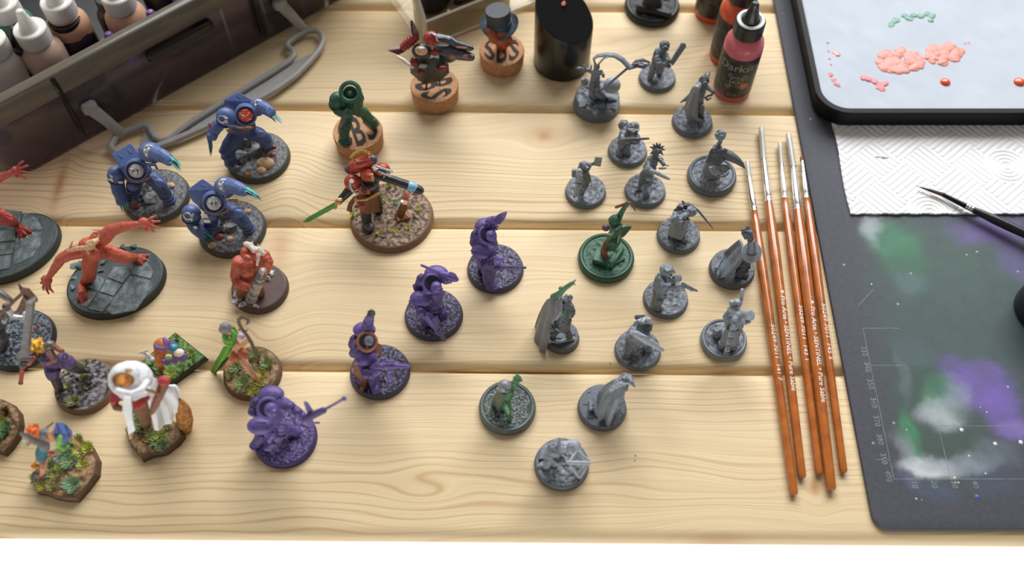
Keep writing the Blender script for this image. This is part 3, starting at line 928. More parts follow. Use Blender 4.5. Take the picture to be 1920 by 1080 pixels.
# ================================================================ smoky storage case with its bail handle
PHI = math.radians(40.2)
CU = Vector((math.cos(PHI), math.sin(PHI), 0)); CN = Vector((math.sin(PHI), -math.cos(PHI), 0))
CA = P(67, 319)
def cp_(s, n, z=0.0):
    return CA + CU * s + CN * n + Vector((0, 0, z))
SMOKE = clear_plastic('smoky_plastic', 'cbbfc6', 0.15, haze=0.22, hcol='7a6e74')
SMOKE2 = clear_plastic('smoky_plastic_thick', '978b80', 0.16, haze=0.42, hcol='8c8476')
GREYH = mk('grey_handle_plastic', '9e9c99', 0.45, 0.04, 200, 0.05, 900)
def case():
    O = cp_(140, -95, 0.1)
    t = thing('storage_case', O, 'smoky translucent plastic case with grey carry handle, holding paint bottles', 'storage case')
    S, D, H = 232.0, 190.0, 60.0
    def ring(off, z, ch=20):
        pts = []
        x0, x1, y1, y0 = -off - 18, S + off + 18, off, -D - off
        c = ch
        loop = []
        for cx, cy, a in ((x1 - c, y1 - c, 0), (x0 + c, y1 - c, 90), (x0 + c, y0 + c, 180), (x1 - c, y0 + c, 270)):
            for k in range(5):
                tt = math.radians(a + 90 * k / 4)
                loop.append(cp_(cx + c * math.cos(tt), cy + c * math.sin(tt), z))
        return loop
    def stack(name, rings, mat, close=False, cap0=False):
        n = len(rings[0]); vs = [p for r in rings for p in r]; fs = []
        m = len(rings)
        for i in range(m if close else m - 1):
            for k in range(n):
                a = i * n; b = ((i + 1) % m) * n
                fs.append((a + k, a + (k + 1) % n, b + (k + 1) % n, b + k))
        if cap0: fs.append(tuple(range(n - 1, -1, -1)))
        mb = MB(); mb.add(vs, fs)
        return mb.build(name, mat, t, O, bevel=0.6)
    stack('case_wall', [ring(0, 0.1, 19), ring(1.5, 44, 20), ring(-0.7, 44, 18), ring(-2.0, 2.5, 17)], SMOKE, close=True)
    mb = MB(); r0 = ring(-2, 0.4, 17); r1 = ring(-2, 2.4, 17); n = len(r0)
    mb.add(r0 + r1, [tuple(range(n - 1, -1, -1)), tuple(range(n, 2 * n))] + [(k, (k + 1) % n, n + (k + 1) % n, n + k) for k in range(n)])
    mb.build('case_floor', mk('dark_case_floor', '100d10', 0.5), t, O)
    stack('case_rim', [ring(1.6, 43, 20), ring(4.6, 45, 22), ring(4.9, 57, 22), ring(4.0, 60, 21.5), ring(-2.5, 60, 17), ring(-2.6, 57.5, 17), ring(-0.2, 56.5, 19), ring(0.0, 44.5, 19)], SMOKE2, close=True)
    GRY = clear_plastic('smoky_plastic_dark', '5a504a', 0.2, haze=0.3, hcol='2c2824')
    for s in (34, 160, 212):
        mb = MB(); mb.box(cp_(s, 3.2, 34), (3.2, 5, 50), frame((0, 0, 1), CU), 1)
        mb.build('rib', GRY, t, O)
    for s, w in ((108, 44), (186, 26)):
        mb = MB(); mb.box(cp_(s, 5.2, 40), (w, 6, 7), frame((0, 0, 1), CU), 1.5)
        mb.build('latch', GRY, t, O)
    # bail handle: arms and grip
    for s, dn in ((44, 1), (176, 1)):
        a = cp_(s, 3.5, 26); b = cp_(s + 8, 12.5, 4.5)
        mb = MB(); mb.tube([a, (a + b) / 2 + Vector((0, 0, 1)), b], [3.1, 2.6, 2.4], 10, ell=(1.3, 0.7))
        mb.box(a, (9, 6, 7), frame((0, 0, 1), CU), 1.5)
        mb.build('handle_arm', GREYH, t, O, smooth=True)
    zh = 4.0
    outline = [(207, 276), (216, 258), (228, 248), (250, 241), (271, 234), (281, 240), (290, 256), (303, 263), (318, 260), (360, 228), (440, 178), (500, 142), (543, 114), (551, 104), (549, 95), (538, 87), (541, 80),
               (556, 68), (576, 58), (594, 57), (604, 66), (606, 78), (600, 92), (582, 114), (556, 140), (520, 166), (450, 205), (380, 240), (320, 266), (285, 278), (250, 286), (222, 288)]
    O2 = [P(x, y, zh) for x, y in outline]
    mb = MB()
    mb.tube([*O2, O2[0], O2[1]], 2.1, 8, cap=False, ell=(1.0, 1.0))
    hr = mb.build('handle_grip', GREYH, t, O)
    cen = sum(O2, Vector()) / len(O2)
    # recessed web: strip between the two long edges
    up_ = [(228, 252), (272, 240), (288, 262), (318, 264), (360, 233), (440, 183), (500, 148), (545, 120), (560, 112), (585, 100), (600, 84)]
    lo_ = [(236, 284), (262, 281), (288, 276), (320, 264), (380, 238), (450, 203), (500, 176), (530, 158), (556, 138), (582, 112), (600, 90)]
    vs = [P(x, y, zh - 1.6) for x, y in up_[1:]] + [P(x, y, zh - 1.6) for x, y in lo_[1:]]
    m = len(up_) - 1
    fs = [(i, i + 1, m + i + 1, m + i) for i in range(m - 1)]
    mb = MB(); mb.add(vs, fs)
    mb.build('handle_web', GREYH, hr, O, smooth=False)
    return t
case()
BODYS = [mk('cream_bottle', 'b79d8c', 0.35, 0.05, 80), mk('green_bottle', '3c7a5c', 0.35, 0.05, 80), mk('peach_bottle', 'c79a7e', 0.35, 0.05, 80), mk('purple_bottle', '6a4688', 0.4, 0.2, 80),
         mk('dark_bottle', '1a1518', 0.4, 0.2, 80), mk('rose_bottle', 'b06478', 0.4, 0.2, 80), mk('white_bottle', 'c6c0ba', 0.35, 0.05, 80)]
ARTL = mk('colourful_bottle_label', '26335c', 0.4, 0, 130, col2='b06a48', thr=(0.4, 0.75))
def cased(px, py, hz, body, label, lab=None, cap=WCAP, z=2.6, **k):
    q = P(px, py, hz + z)
    return dropper_bottle((q.x, q.y, z), body, cap, label, 12.3, 'paint bottles in the smoky case', lab=lab, **k)
cased(37, 22, 71, BODYS[0], 'cream bottle with a full white ribbed cap near the case corner')
cased(88, -30, 71, BODYS[2], 'peach bottle with a colourful oval label and white cap in the case', )
cased(213, -20, 62, BODYS[2], 'peach bottle with white cap behind the middle of the case rim')
cased(-24, 70, 60, BODYS[6], 'white bottle cut by the picture edge at the case end')
cased(-10, -14, 66, BODYS[1], 'green bottle with a white cap in the case corner of the picture')
# the colourful oval sticker on the peach bottle
def sticker():
    q = P(88, -30, 73.6)
    O = Vector((q.x, q.y, 2.6))
    t = [o for o in bpy.data.objects if o.get('label', '').startswith('peach bottle with a colourful oval')][0]
    mb = MB()
    a0 = math.atan2(CAM.y - O.y, CAM.x - O.x) + 0.45
    r = 12.42; vs = []; fs = []
    for i in range(7):
        for k in range(20):
            a = 2 * math.pi * k / 20
            x, y = 6.5 * i / 6 * math.cos(a), 8.5 * i / 6 * math.sin(a)
            vs.append(O + Vector((r * math.cos(a0 + x / r), r * math.sin(a0 + x / r), 29 + y)))
    fs = [(i * 20 + k, i * 20 + (k + 1) % 20, (i + 1) * 20 + (k + 1) % 20, (i + 1) * 20 + k) for i in range(6) for k in range(20)]
    mb.add(vs, fs)
    mb.build('oval_label', ARTL, t, O, smooth=False)
sticker()
# darker bottles in the rest of the case, seen through the smoky front wall
k_ = 0
cols = [3, 5, 3, 5, 4, 5, 3, 4]
names_ = ['purple', 'rose red', 'deep purple', 'wine red', 'black', 'dusky rose', 'violet', 'very dark']
order_ = ['first in the row along it', 'second in the row along it', 'third in the row along it', 'fourth in the row along it', 'fifth in the row along it', 'last in the row along it']
for i in range(6):
    q = cp_(76 + i * 27.5, -16, 2.6)
    k_ = i
    dropper_bottle(q, BODYS[cols[i]], BODYS[3] if i < 2 else BODYS[4], names_[i] + ' bottle seen through the smoky case wall, ' + order_[i], 12.3, 'paint bottles in the smoky case', lab=None, k=0.66 if i < 2 else 1.0)
for i, s in enumerate((34, 62, 92, 122)):  # added black bottles, put in only to make the case interior look dark
    dropper_bottle(cp_(s, -44, 2.6), BODYS[4], BODYS[4], 'added black bottle darkening the back of the case, ' + ('first', 'second', 'third', 'fourth')[i] + ' from its corner', 12.3, 'paint bottles in the smoky case', k=0.8)

# ================================================================ clear acrylic rack with dark bottles
ACR = clear_plastic('clear_acrylic', 'f3f1ec', 0.05)
ACRE = mk('frosted_acrylic_edge', 'e6e1d6', 0.3, 0.03, 100, trans=0.3)
def rack():
    z = 20.0
    a = P(800, 86, 0.2)
    O = Vector((a.x + 45, a.y + 60, 0.1))
    t = thing('acrylic_rack', O, 'clear acrylic bottle rack behind the horned bust', 'rack')
    d1 = (P(1000, 5) - P(800, 86)); d1.z = 0; d1.normalize()
    d2 = Vector((-d1.y, d1.x, 0))
    f0 = P(800, 86, 0.3)
    def rp(s, n, zz): return f0 + d1 * s + d2 * n + Vector((0, 0, zz))
    R = frame((0, 0, 1), d1)
    # floor plate, front lip, end panels (sloping front edge), upper shelf
    MB().box(rp(60, 40, 1.5), (120, 80, 3), R, 0.3).build('rack_floor', ACR, t, O)
    for n0, zz in ((0.0, 12), ):
        MB().box(rp(60, n0, zz), (120, 3, 20), R, 0.3).build('front_lip', ACR, t, O)
    for zz in (1.2, 22):
        MB().tube([rp(0, -1.6, zz), rp(120, -1.6, zz)], 0.8, 6).build('polished_edge', ACRE, t, O)
    for s in (0, 120):
        prof = [(0, 0), (0, 22), (34, 74), (80, 74), (80, 0)]
        MB().slab([rp(s, n, zz) for n, zz in prof], 4, d1).build('end_panel', ACR, t, O, smooth=False)
        for q0, q1 in zip(prof[:3], prof[1:4]):
            MB().tube([rp(s, q0[0], q0[1]), rp(s, q1[0], q1[1])], 1.7, 6).build('panel_edge', ACRE, t, O)
    return rp
rp = rack()
for i, (s, n, c, nm) in enumerate(((22, 24, 4, 'black bottle at the near end of the clear rack'), (49, 24, 4, 'black bottle with a brown label in the middle of the clear rack'), (76, 24, 6, 'dark bottle with a pale label on the clear rack'))):
    q = P(*((808, 20), (866, 4), (922, -14))[i]) + Vector((0, 4, 3.4))
    dropper_bottle(q, BODYS[4] if i < 2 else BODYS[4], BODYS[4], nm, 12.0, 'bottles on the clear rack', lab=[LEMB, mk('brown_label', '4b3426', 0.5), mk('pale_label', 'b7aba0', 0.5)][i])

# ================================================================ black tube with a slanted mouth
def slant_tube():
    c = P(1053, 115)
    R_ = 17.9
    O = Vector((c.x, c.y + 0, 0.1))
    n = 48
    def zc(x, y): return 40.8 - 0.472 * x + 0.347 * y
    mb = MB(); vs = []
    for k in range(n):
        a = 2 * math.pi * k / n; vs.append(O + Vector((R_ * 0.98 * math.cos(a), R_ * 0.98 * math.sin(a), 0)))
    for k in range(n):
        a = 2 * math.pi * k / n; vs.append(O + Vector((R_ * math.cos(a), R_ * math.sin(a), 1)))
    for k in range(n):
        a = 2 * math.pi * k / n; x, y = R_ * math.cos(a), R_ * math.sin(a)
        vs.append(O + Vector((x, y, zc(x, y) - 0.8)))
    for k in range(n):
        a = 2 * math.pi * k / n; x, y = R_ * .96 * math.cos(a), R_ * .96 * math.sin(a)
        vs.append(O + Vector((x, y, zc(x, y))))
    fs = [(i * n + k, i * n + (k + 1) % n, (i + 1) * n + (k + 1) % n, (i + 1) * n + k) for i in range(3) for k in range(n)] + [tuple(range(n - 1, -1, -1))]
    mb.add(vs, fs)
    t = thing('tool_holder', O, 'black cylinder with a slanted matte top standing behind the ribbon miniature', 'holder')
    mb.build('tube', mk('satin_black_tube', '141313', 0.25, 0.1, 100), t, O)
    mb = MB(); mb.add(vs[3 * n:], [tuple(range(n))])
    mb.build('slanted_face', mk('matte_black_rubber', '101011', 0.9, 0.2, 400, 0.3, 1500, spec=0.15), t, O)
    q = VP(1056, 8, O.y + 5)
    x, y = q.x - O.x, 6
    MB().ell(O + Vector((x, y, zc(x, y))), (1.6, 2.6, 0.5)).build('paint_mark', mk('orange_paint_mark', '9c3f22', 0.6), t, O)
slant_tube()

# ================================================================ cork stands
CORK = mk('cork', 'cb9a70', 0.85, 0.0, 700, 0.5, 1400, col2='a87448', thr=(0.35, 0.75))
CORKL = mk('cork_black_print', '2b2522', 0.8, 0.2, 400)
def cork(x0, x1, yb, h, rot, label):
    s = pxmm((x0 + x1) / 2, yb - 35)
    r = (x1 - x0) / 2 / s * 0.97
    f = P((x0 + x1) / 2, yb)
    O = Vector((f.x, f.y + r * 0.97, 0.1))
    t = thing('cork_stand', O, label, 'cork stand', 'round cork stands')
    MB().lathe([(0.1, 0), (r * 0.93, 0), (r * 0.96, 0.8), (r, h - 1.2), (r * 0.97, h), (0.1, h)], O, n=44).build('cork_disc', CORK, t, O)
    # three big letters filling a disc
    rr = r * 0.80
    Rz = Matrix.Rotation(math.radians(rot), 3, 'Z')
    for ch, xa, xb in (('S', -0.97, -0.38), ('B', -0.29, 0.29), ('S', 0.38, 0.97)):
        vs, fs = text_pts(ch, 1.0, bold=True)
        ax = min(v[0] for v in vs); bx = max(v[0] for v in vs); ay = min(v[1] for v in vs); by = max(v[1] for v in vs)
        out = []
        for x, y in vs:
            X = xa + (xb - xa) * (x - ax) / (bx - ax)
            half = math.sqrt(max(0.05, 1 - X * X * 0.86))
            Yv = (-1 + 2 * (y - ay) / (by - ay)) * half
            out.append(O + Rz @ Vector((X * rr, Yv * rr, 0)) + Vector((0, 0, h + 0.06)))
        mb = MB(); mb.add(out, fs)
        mb.build('printed_letter', CORKL, t, O, smooth=False)
    return O + Vector((0, 0, h)), r
CK1 = cork(769, 861, 216, 11.5, -75, 'cork stand under the black and red horned bust')
CK2 = cork(898, 984, 147, 11.0, 0, 'cork stand under the bust with the top hat')
CK3 = cork(624, 719, 303, 11.0, 20, 'cork stand under the headless green armoured figure')
# ================================================================ miniature kit
VOX = 0.42
RELIEF = {'grey_plastic': 1.3, 'pale_grey_plastic': 1.1, 'dark_grey_plastic': 1.2, 'purple_primer': 0.5, 'deep_purple_primer': 0.5, 'red_skin': 0.3, 'orange_red_skin': 0.5, 'deep_red_skin': 0.5, 'forest_green_paint': 0.8, 'ultramarine_armour': 0.15, 'dark_blue_armour': 0.4}
class FM(MB):
    """mesh in a miniature's own drawing units: points (x, y[, d]) on its standing plane, sizes in the same units"""
    def __init__(s, f):
        super().__init__(); s.F = f
    def T(s, pts, r, n=10, **k):
        r = [q / s.F.k for q in r] if hasattr(r, '__len__') else r / s.F.k
        s.tube([s.F.v(*p) for p in pts], r, n, **k); return s
    def E(s, p, r, R=I3, nu=14, nv=9):
        r = tuple(q / s.F.k for q in r) if hasattr(r, '__len__') else r / s.F.k
        s.ell(s.F.v(*p), r, R, nu, nv); return s
    def B(s, p, size, R=I3, bev=4):
        s.box(s.F.v(*p), tuple(q / s.F.k for q in size), R, bev / s.F.k); return s
    def H(s, pts, t=0.0):
        q = [s.F.v(*p) for p in pts]
        if t:
            t = t / s.F.k
            q = [a + Vector((0, e * t / 2, 0)) for a in q for e in (-1, 1)]
        s.hull(q); return s
    def SL(s, pts, t, nrm=None):
        s.slab([s.F.v(*p) for p in pts], t / s.F.k, nrm); return s
    def S(s, rows, t=0.9, sub=4, fold=0.0, nf=4.0):
        s.sheet([[s.F.v(*p) for p in r] for r in rows], t, sub, fold, nf); return s
    def BL(s, a, b, w, t, nrm=(0, -0.6, 0.8), tip=0.15, w1=None):
        s.blade(s.F.v(*a), s.F.v(*b), w / s.F.k, t / s.F.k, nrm, tip, None if w1 is None else w1 / s.F.k); return s
    def TR(s, p, r, r2, R=I3, n=20, m=8, squash=1.0):
        """ring"""
        c = s.F.v(*p); r /= s.F.k; r2 /= s.F.k
        pts = [c + R @ Vector((r * math.cos(2 * math.pi * i / n), r * squash * math.sin(2 * math.pi * i / n), 0)) for i in range(n + 2)]
        s.tube(pts, r2, m, cap=False); return s
    def done(s, name, mat, parent=None, remesh=None, **k):
        if 'disp' not in k and remesh != 0:
            k['disp'] = RELIEF.get(mat.name, 0.25)
        return s.build(name, mat, parent or s.F.t, s.F.O, remesh=VOX if remesh is None else remesh, **k)

class Fig:
    def __init__(s, crop, base, hb, label, stand=None, cat='miniature', group=None, name='miniature', O=None):
        s.ox, s.oy, s.sc = crop
        s.hb = hb
        if O is None:
            x0, x1, yb = base
            px = s.ox + (x0 + x1) / 2 / s.sc; py = s.oy + yb / s.sc
            f = P(px, py)
            sm = pxmm(px, py - (x1 - x0) / s.sc * 0.42)
            s.R = (x1 - x0) / s.sc / 2 / sm
            s.O = Vector((f.x, f.y + s.R, 0.05))
        else:
            s.O = Vector(O); s.R = base
            sm = FPX / (s.O - CAM).dot(_F)
        s.k = s.sc * sm            # drawing units per mm
        s.Y0 = s.O.y
        if stand is not None:
            s.Y0 = P(s.ox + stand[0] / s.sc, s.oy + stand[1] / s.sc, hb).y
        s.t = thing(name, s.O, label, cat, group)
    def v(s, x, y, d=0.0, h=None):
        px = s.ox + x / s.sc; py = s.oy + y / s.sc
        if d == 'g':
            return P(px, py, s.hb + (h or 0.0))
        if d == 'h':
            return P(px, py, h)
        return VP(px, py, s.Y0 + d)
    def m(s):
        return FM(s)
    # ---- base
    def base(s, mat, ground=None, style='slot', amp=0.6, fr=0.5, seed=0.0, gname='ground_texture', top=0.93, sides=44, oval=None, rot=0.0):
        R, h, O = s.R, s.hb, s.O
        Rm = Matrix.Rotation(rot, 3, 'Z')
        sx, sy = (1, 1) if oval is None else oval
        if style == 'lip':
            prof = [(0.1, 0), (R * 0.95, 0), (R, 0.5), (R, h * 0.55), (R * 0.97, h * 0.9), (R * 0.92, h + 0.25), (R * 0.86, h + 0.1), (R * 0.82, h - 0.7), (0.1, h - 0.7)]
            rg = R * 0.82
        else:
            prof = [(0.1, 0), (R * 0.985, 0), (R, 0.3), (R * (top + 0.02), h - 0.35), (R * top, h - 0.05), (R * (top - 0.03), h), (0.1, h)]
            rg = R * (top - 0.02)
        b = MB().lathe(prof, O, Rm, n=sides, sx=sx, sy=sy).build('base', mat, s.t, O)
        s.b = b
        if ground is not None:
            n, m = 20, 56
            vs = []; fs = []
            for i in range(n + 1):
                rr = rg * i / n
                for j in range(m):
                    a = 2 * math.pi * j / m
                    q = Rm @ Vector((rr * math.cos(a) * sx, rr * math.sin(a) * sy, 0))
                    w = max(0.0, min(1.0, (1 - i / n) * 6))
                    nzv = noise.fractal(Vector((q.x * fr + seed, q.y * fr, seed)), 0.8, 2.0, 4)
                    z = (h - 0.5 if style == 'lip' else h) + 0.12 + max(-0.1, amp * (0.35 + nzv)) * w
                    vs.append(O + q + Vector((0, 0, z)))
            for i in range(n):
                for j in range(m):
                    fs.append((i * m + j, i * m + (j + 1) % m, (i + 1) * m + (j + 1) % m, (i + 1) * m + j))
            mb = MB(); mb.add(vs, fs)
            mb.build(gname, ground, b, O, angle=None)
        return b
    def tuft(s, x, y, r, mat, n=46, h=3.0):
        """spray of static grass"""
        c = s.v(x, y, 'g', 0.2); r = r / s.k
        mb = MB()
        for _ in range(int(n * 2.4)):
            a = random.uniform(0, 6.283); q = r * math.sqrt(random.random()) * 0.55
            b = c + Vector((q * math.cos(a), q * math.sin(a), 0))
            d = Vector((math.cos(a) * random.uniform(.2, 1.1), math.sin(a) * random.uniform(.2, 1.1), 1)) * h * random.uniform(0.6, 1.1)
            w = Vector((-math.sin(a), math.cos(a), 0)) * 0.28
            mb.add([b - w, b + w, b + d * 0.6 + w * 0.7 + d.cross(w) * 0.0, b + d], [(0, 1, 2), (0, 2, 3)])
        o = mb.build('grass_tuft', mat, s.b, s.O, smooth=False)
        o['kind'] = 'stuff'
    def rocks(s, pts, mat, name='rock'):
        for x, y, r in pts:
            c = s.v(x, y, 'g', 0); r = r / s.k
            mb = MB()
            mb.hull([c + Vector((random.uniform(-1, 1) * r, random.uniform(-1, 1) * r, random.uniform(-0.3, 0.8) * r)) for _ in range(14)])
            mb.build(name, mat, s.b, s.O, smooth=False)
    def tiles(s, segs, mat, w=0.45):
        """dark recessed joints between paving slabs, as thin grooves"""
        mb = MB()
        for x0, y0, x1, y1 in segs:
            a = s.v(x0, y0, 'g', 0.02); b = s.v(x1, y1, 'g', 0.02)
            strip(mb, a, b, w, s.hb + 0.06)
        return mb
def hand(m, w, d, r, spread=0.55, n=4, up=(0, 0, 1), L=2.6, claw=False):
    """open hand: palm at w (crop point), fingers along direction d (mm vector)"""
    c = m.F.v(*w); d = Vector(d).normalized(); r = r / m.F.k
    side = d.cross(Vector(up)).normalized()
    m.ell(c, (r * 1.25, r * 1.25, r * 0.9), frame(Vector(up), d))
    for i in range(n):
        a = (i - (n - 1) / 2) * spread
        q = d * math.cos(a) + side * math.sin(a)
        b = c + q * r * 0.9
        k = L * r * (1.0 if 0 < i < n - 1 else 0.85)
        m.tube([b, b + q * k * 0.55 + Vector(up) * 0.25 * r, b + q * k - Vector(up) * 0.35 * r], [r * 0.42, r * 0.36, r * 0.22], 7)
    a = (n / 2) * spread + 0.6
    q = d * math.cos(a) + side * math.sin(a)
    m.tube([c + q * r * 0.4, c + q * r * 1.3, c + (q + d * 0.5) * r * 1.8], [r * 0.45, r * 0.4, r * 0.25], 7)

# paints
GP = mk('grey_plastic', '747c86', 0.48, 0.10, 500, 0.7, 420)
GPB = mk('grey_plastic_base', '636b75', 0.5, 0.12, 500, 0.2, 1200)
GPG = mk('grey_plastic_ground', '4e535a', 0.55, 0, 420, 0.9, 480, col2='8b9199', thr=(0.38, 0.62))
GPL = mk('pale_grey_plastic', '989ea6', 0.48, 0.08, 500, 0.5, 420)
GPD = mk('dark_grey_plastic', '565b62', 0.48, 0.10, 500, 0.6, 420)
PU = mk('purple_primer', '5a4a88', 0.5, 0.10, 500, 0.2, 1500)
PUD = mk('deep_purple_primer', '493c70', 0.5, 0.10, 500, 0.2, 1500)
PUB = mk('dark_purple_base', '453f55', 0.5, 0.10, 400, 0.1, 1200)
PUG = mk('purple_textured_ground', '17142a', 0.6, 0, 620, 1.0, 700, col2='777090', thr=(0.45, 0.63))
PUG2 = mk('violet_textured_ground', '2b1f4c', 0.6, 0, 620, 1.0, 700, col2='78669e', thr=(0.40, 0.62))
ORB = mk('rust_orange_paint', '8f5a40', 0.6, 0.15, 500)
BLU = mk('ultramarine_armour', '526698', 0.45, 0.10, 300, 0.12, 1300)
BLUD = mk('dark_blue_armour', '34466f', 0.45, 0.10, 300, 0.12, 1300)
WHP = mk('white_paint', 'e3e5e6', 0.5, 0.05, 400)
SIL = mk('silver_paint', 'b9bcc0', 0.35, 0.25, 900, 0.4, 1800, metal=0.35)
GOLD = mk('gold_paint', 'c49a50', 0.35, 0.2, 700, metal=0.5)
BRZ = mk('bronze_paint', '8a5f3a', 0.4, 0.3, 900, 0.3, 1800, metal=0.3)
TEAL = mk('turquoise_blade', '2fa5a4', 0.3, 0, 260, col2='1a5a60', thr=(0.4, 0.6))
GRYR = mk('grey_rock', '4c4d4f', 0.75, 0, 500, 0.8, 1200, col2='8e8f8f', thr=(0.35, 0.65))
GRIM = mk('charcoal_rim', '46463f', 0.6, 0.1, 300)
RED = mk('crimson_armour', 'a8402f', 0.4, 0.15, 400, 0.1, 1200)
REDS = mk('red_skin', 'c05c46', 0.5, 0, 350, 0.35, 1200, col2='963c2c', thr=(0.3, 0.95))
ORS = mk('orange_red_skin', 'bb5a40', 0.5, 0, 350, 0.3, 1200, col2='8f3c2c', thr=(0.42, 0.75))
FLESHD = mk('dark_flesh', '8c4a40', 0.5, 0.2, 400, 0.2, 1200)
BONE = mk('bone_paint', 'c9a47c', 0.6, 0.2, 500, 0.3, 1400)
BLAK = mk('black_armour', '25272b', 0.4, 0.25, 500, 0.2, 1400)
GUNM = mk('gunmetal', '6d6a68', 0.35, 0.3, 900, 0.4, 1800, metal=0.5)
STEEL = mk('steel_blade', '77787c', 0.35, 0.2, 400, metal=0.5)
BRNR = mk('brown_rim', '7d5f48', 0.65, 0.08, 300)
BRNG = mk('brown_rubble', '4d3c30', 0.8, 0, 420, 0.9, 900, col2='b59a80', thr=(0.40, 0.66))
RUBG = mk('grey_rubble', '332f30', 0.8, 0, 420, 0.9, 900, col2='9a9394', thr=(0.40, 0.64))
SCRG = mk('scrub_ground', '6b5640', 0.85, 0, 380, 0.9, 1100, col2='b5946c', thr=(0.40, 0.66))
LEATH = mk('brown_leather', '7a4a30', 0.6, 0.2, 500, 0.2)
SKIN = mk('painted_skin', 'c08a6a', 0.55, 0.12, 400)
GRN1 = mk('grass_green_flock', '94b274', 0.8, 0.25, 900)
GRN2 = mk('lime_flock', 'cfd267', 0.8, 0.25, 900)
GRN3 = mk('olive_flock', 'abb46c', 0.8, 0.25, 900)
GRN4 = mk('mint_flock', '96c49a', 0.8, 0.25, 900)
DGRN = mk('forest_green_paint', '2b5a42', 0.45, 0.15, 300, 0.15, 1200)
DGRNG = mk('forest_green_ground', '234e3a', 0.5, 0, 420, 0.8, 500, col2='3c6b51', thr=(0.35, 0.65))

def kit(f, waist, mat, mat2=None, chest=None, parent=None, n=4):
    """belt with pouches round the waist, strap across the chest"""
    x, y, d, r = waist
    mat2 = mat2 or mat
    par = parent or f.t
    bl = f.m().TR((x, y, d), r, r * 0.11, frame((0.05, -0.1, 1)), 22, 6, 0.85).done('belt', mat2, par, 0)
    c = f.v(x, y, d); k = 1 / f.k
    for i in range(n):
        a = math.radians(-160 + 140 * i / max(1, n - 1))
        q = c + Vector((math.cos(a) * r * k, math.sin(a) * r * k * 0.85, -0.5))
        mb = f.m(); mb.box(q, (r * 0.36 * k, r * 0.28 * k, r * 0.46 * k), frame((0, 0, 1), (-math.sin(a), math.cos(a), 0)), 0.18)
        mb.build('pouch', mat, bl if parent is None else par, f.O)
    if chest:
        cx, cy, cd = chest
        f.m().T([(x - r * .7, y - r * .1, d - r * .5 * k), ((x + cx) / 2, (y + cy) / 2, (d + cd) / 2 - r * 1.0 * k), (cx + r * .5, cy - r * .3, cd - r * .4 * k)], r * 0.10, 6).done('strap', mat2, par, 0)
# ================================================================ painted miniatures
def sphere_emblem(f, ch, p, r, nrm, rot, size, mat, parent, name='painted_emblem'):
    c = f.v(*p); r = r / f.k; size = size / f.k
    n = Vector(nrm).normalized()
    R = frame(n, Vector((1, 0, 0)))
    vs, fs = text_pts(ch, 1.0, bold=True)
    ax = min(v[0] for v in vs); bx = max(v[0] for v in vs); ay = min(v[1] for v in vs); by = max(v[1] for v in vs)
    s_ = size / (by - ay); ca, sa = math.cos(math.radians(rot)), math.sin(math.radians(rot))
    out = []
    for x, y in vs:
        x = (x - (ax + bx) / 2) * s_; y = (y - (ay + by) / 2) * s_
        x, y = x * ca - y * sa, x * sa + y * ca
        z = math.sqrt(max(0.1, r * r - x * x - y * y))
        out.append(c + R @ Vector((x, y, z + 0.12)))
    mb = MB(); mb.add(out, fs)
    mb.build(name, mat, parent, f.O, smooth=False)

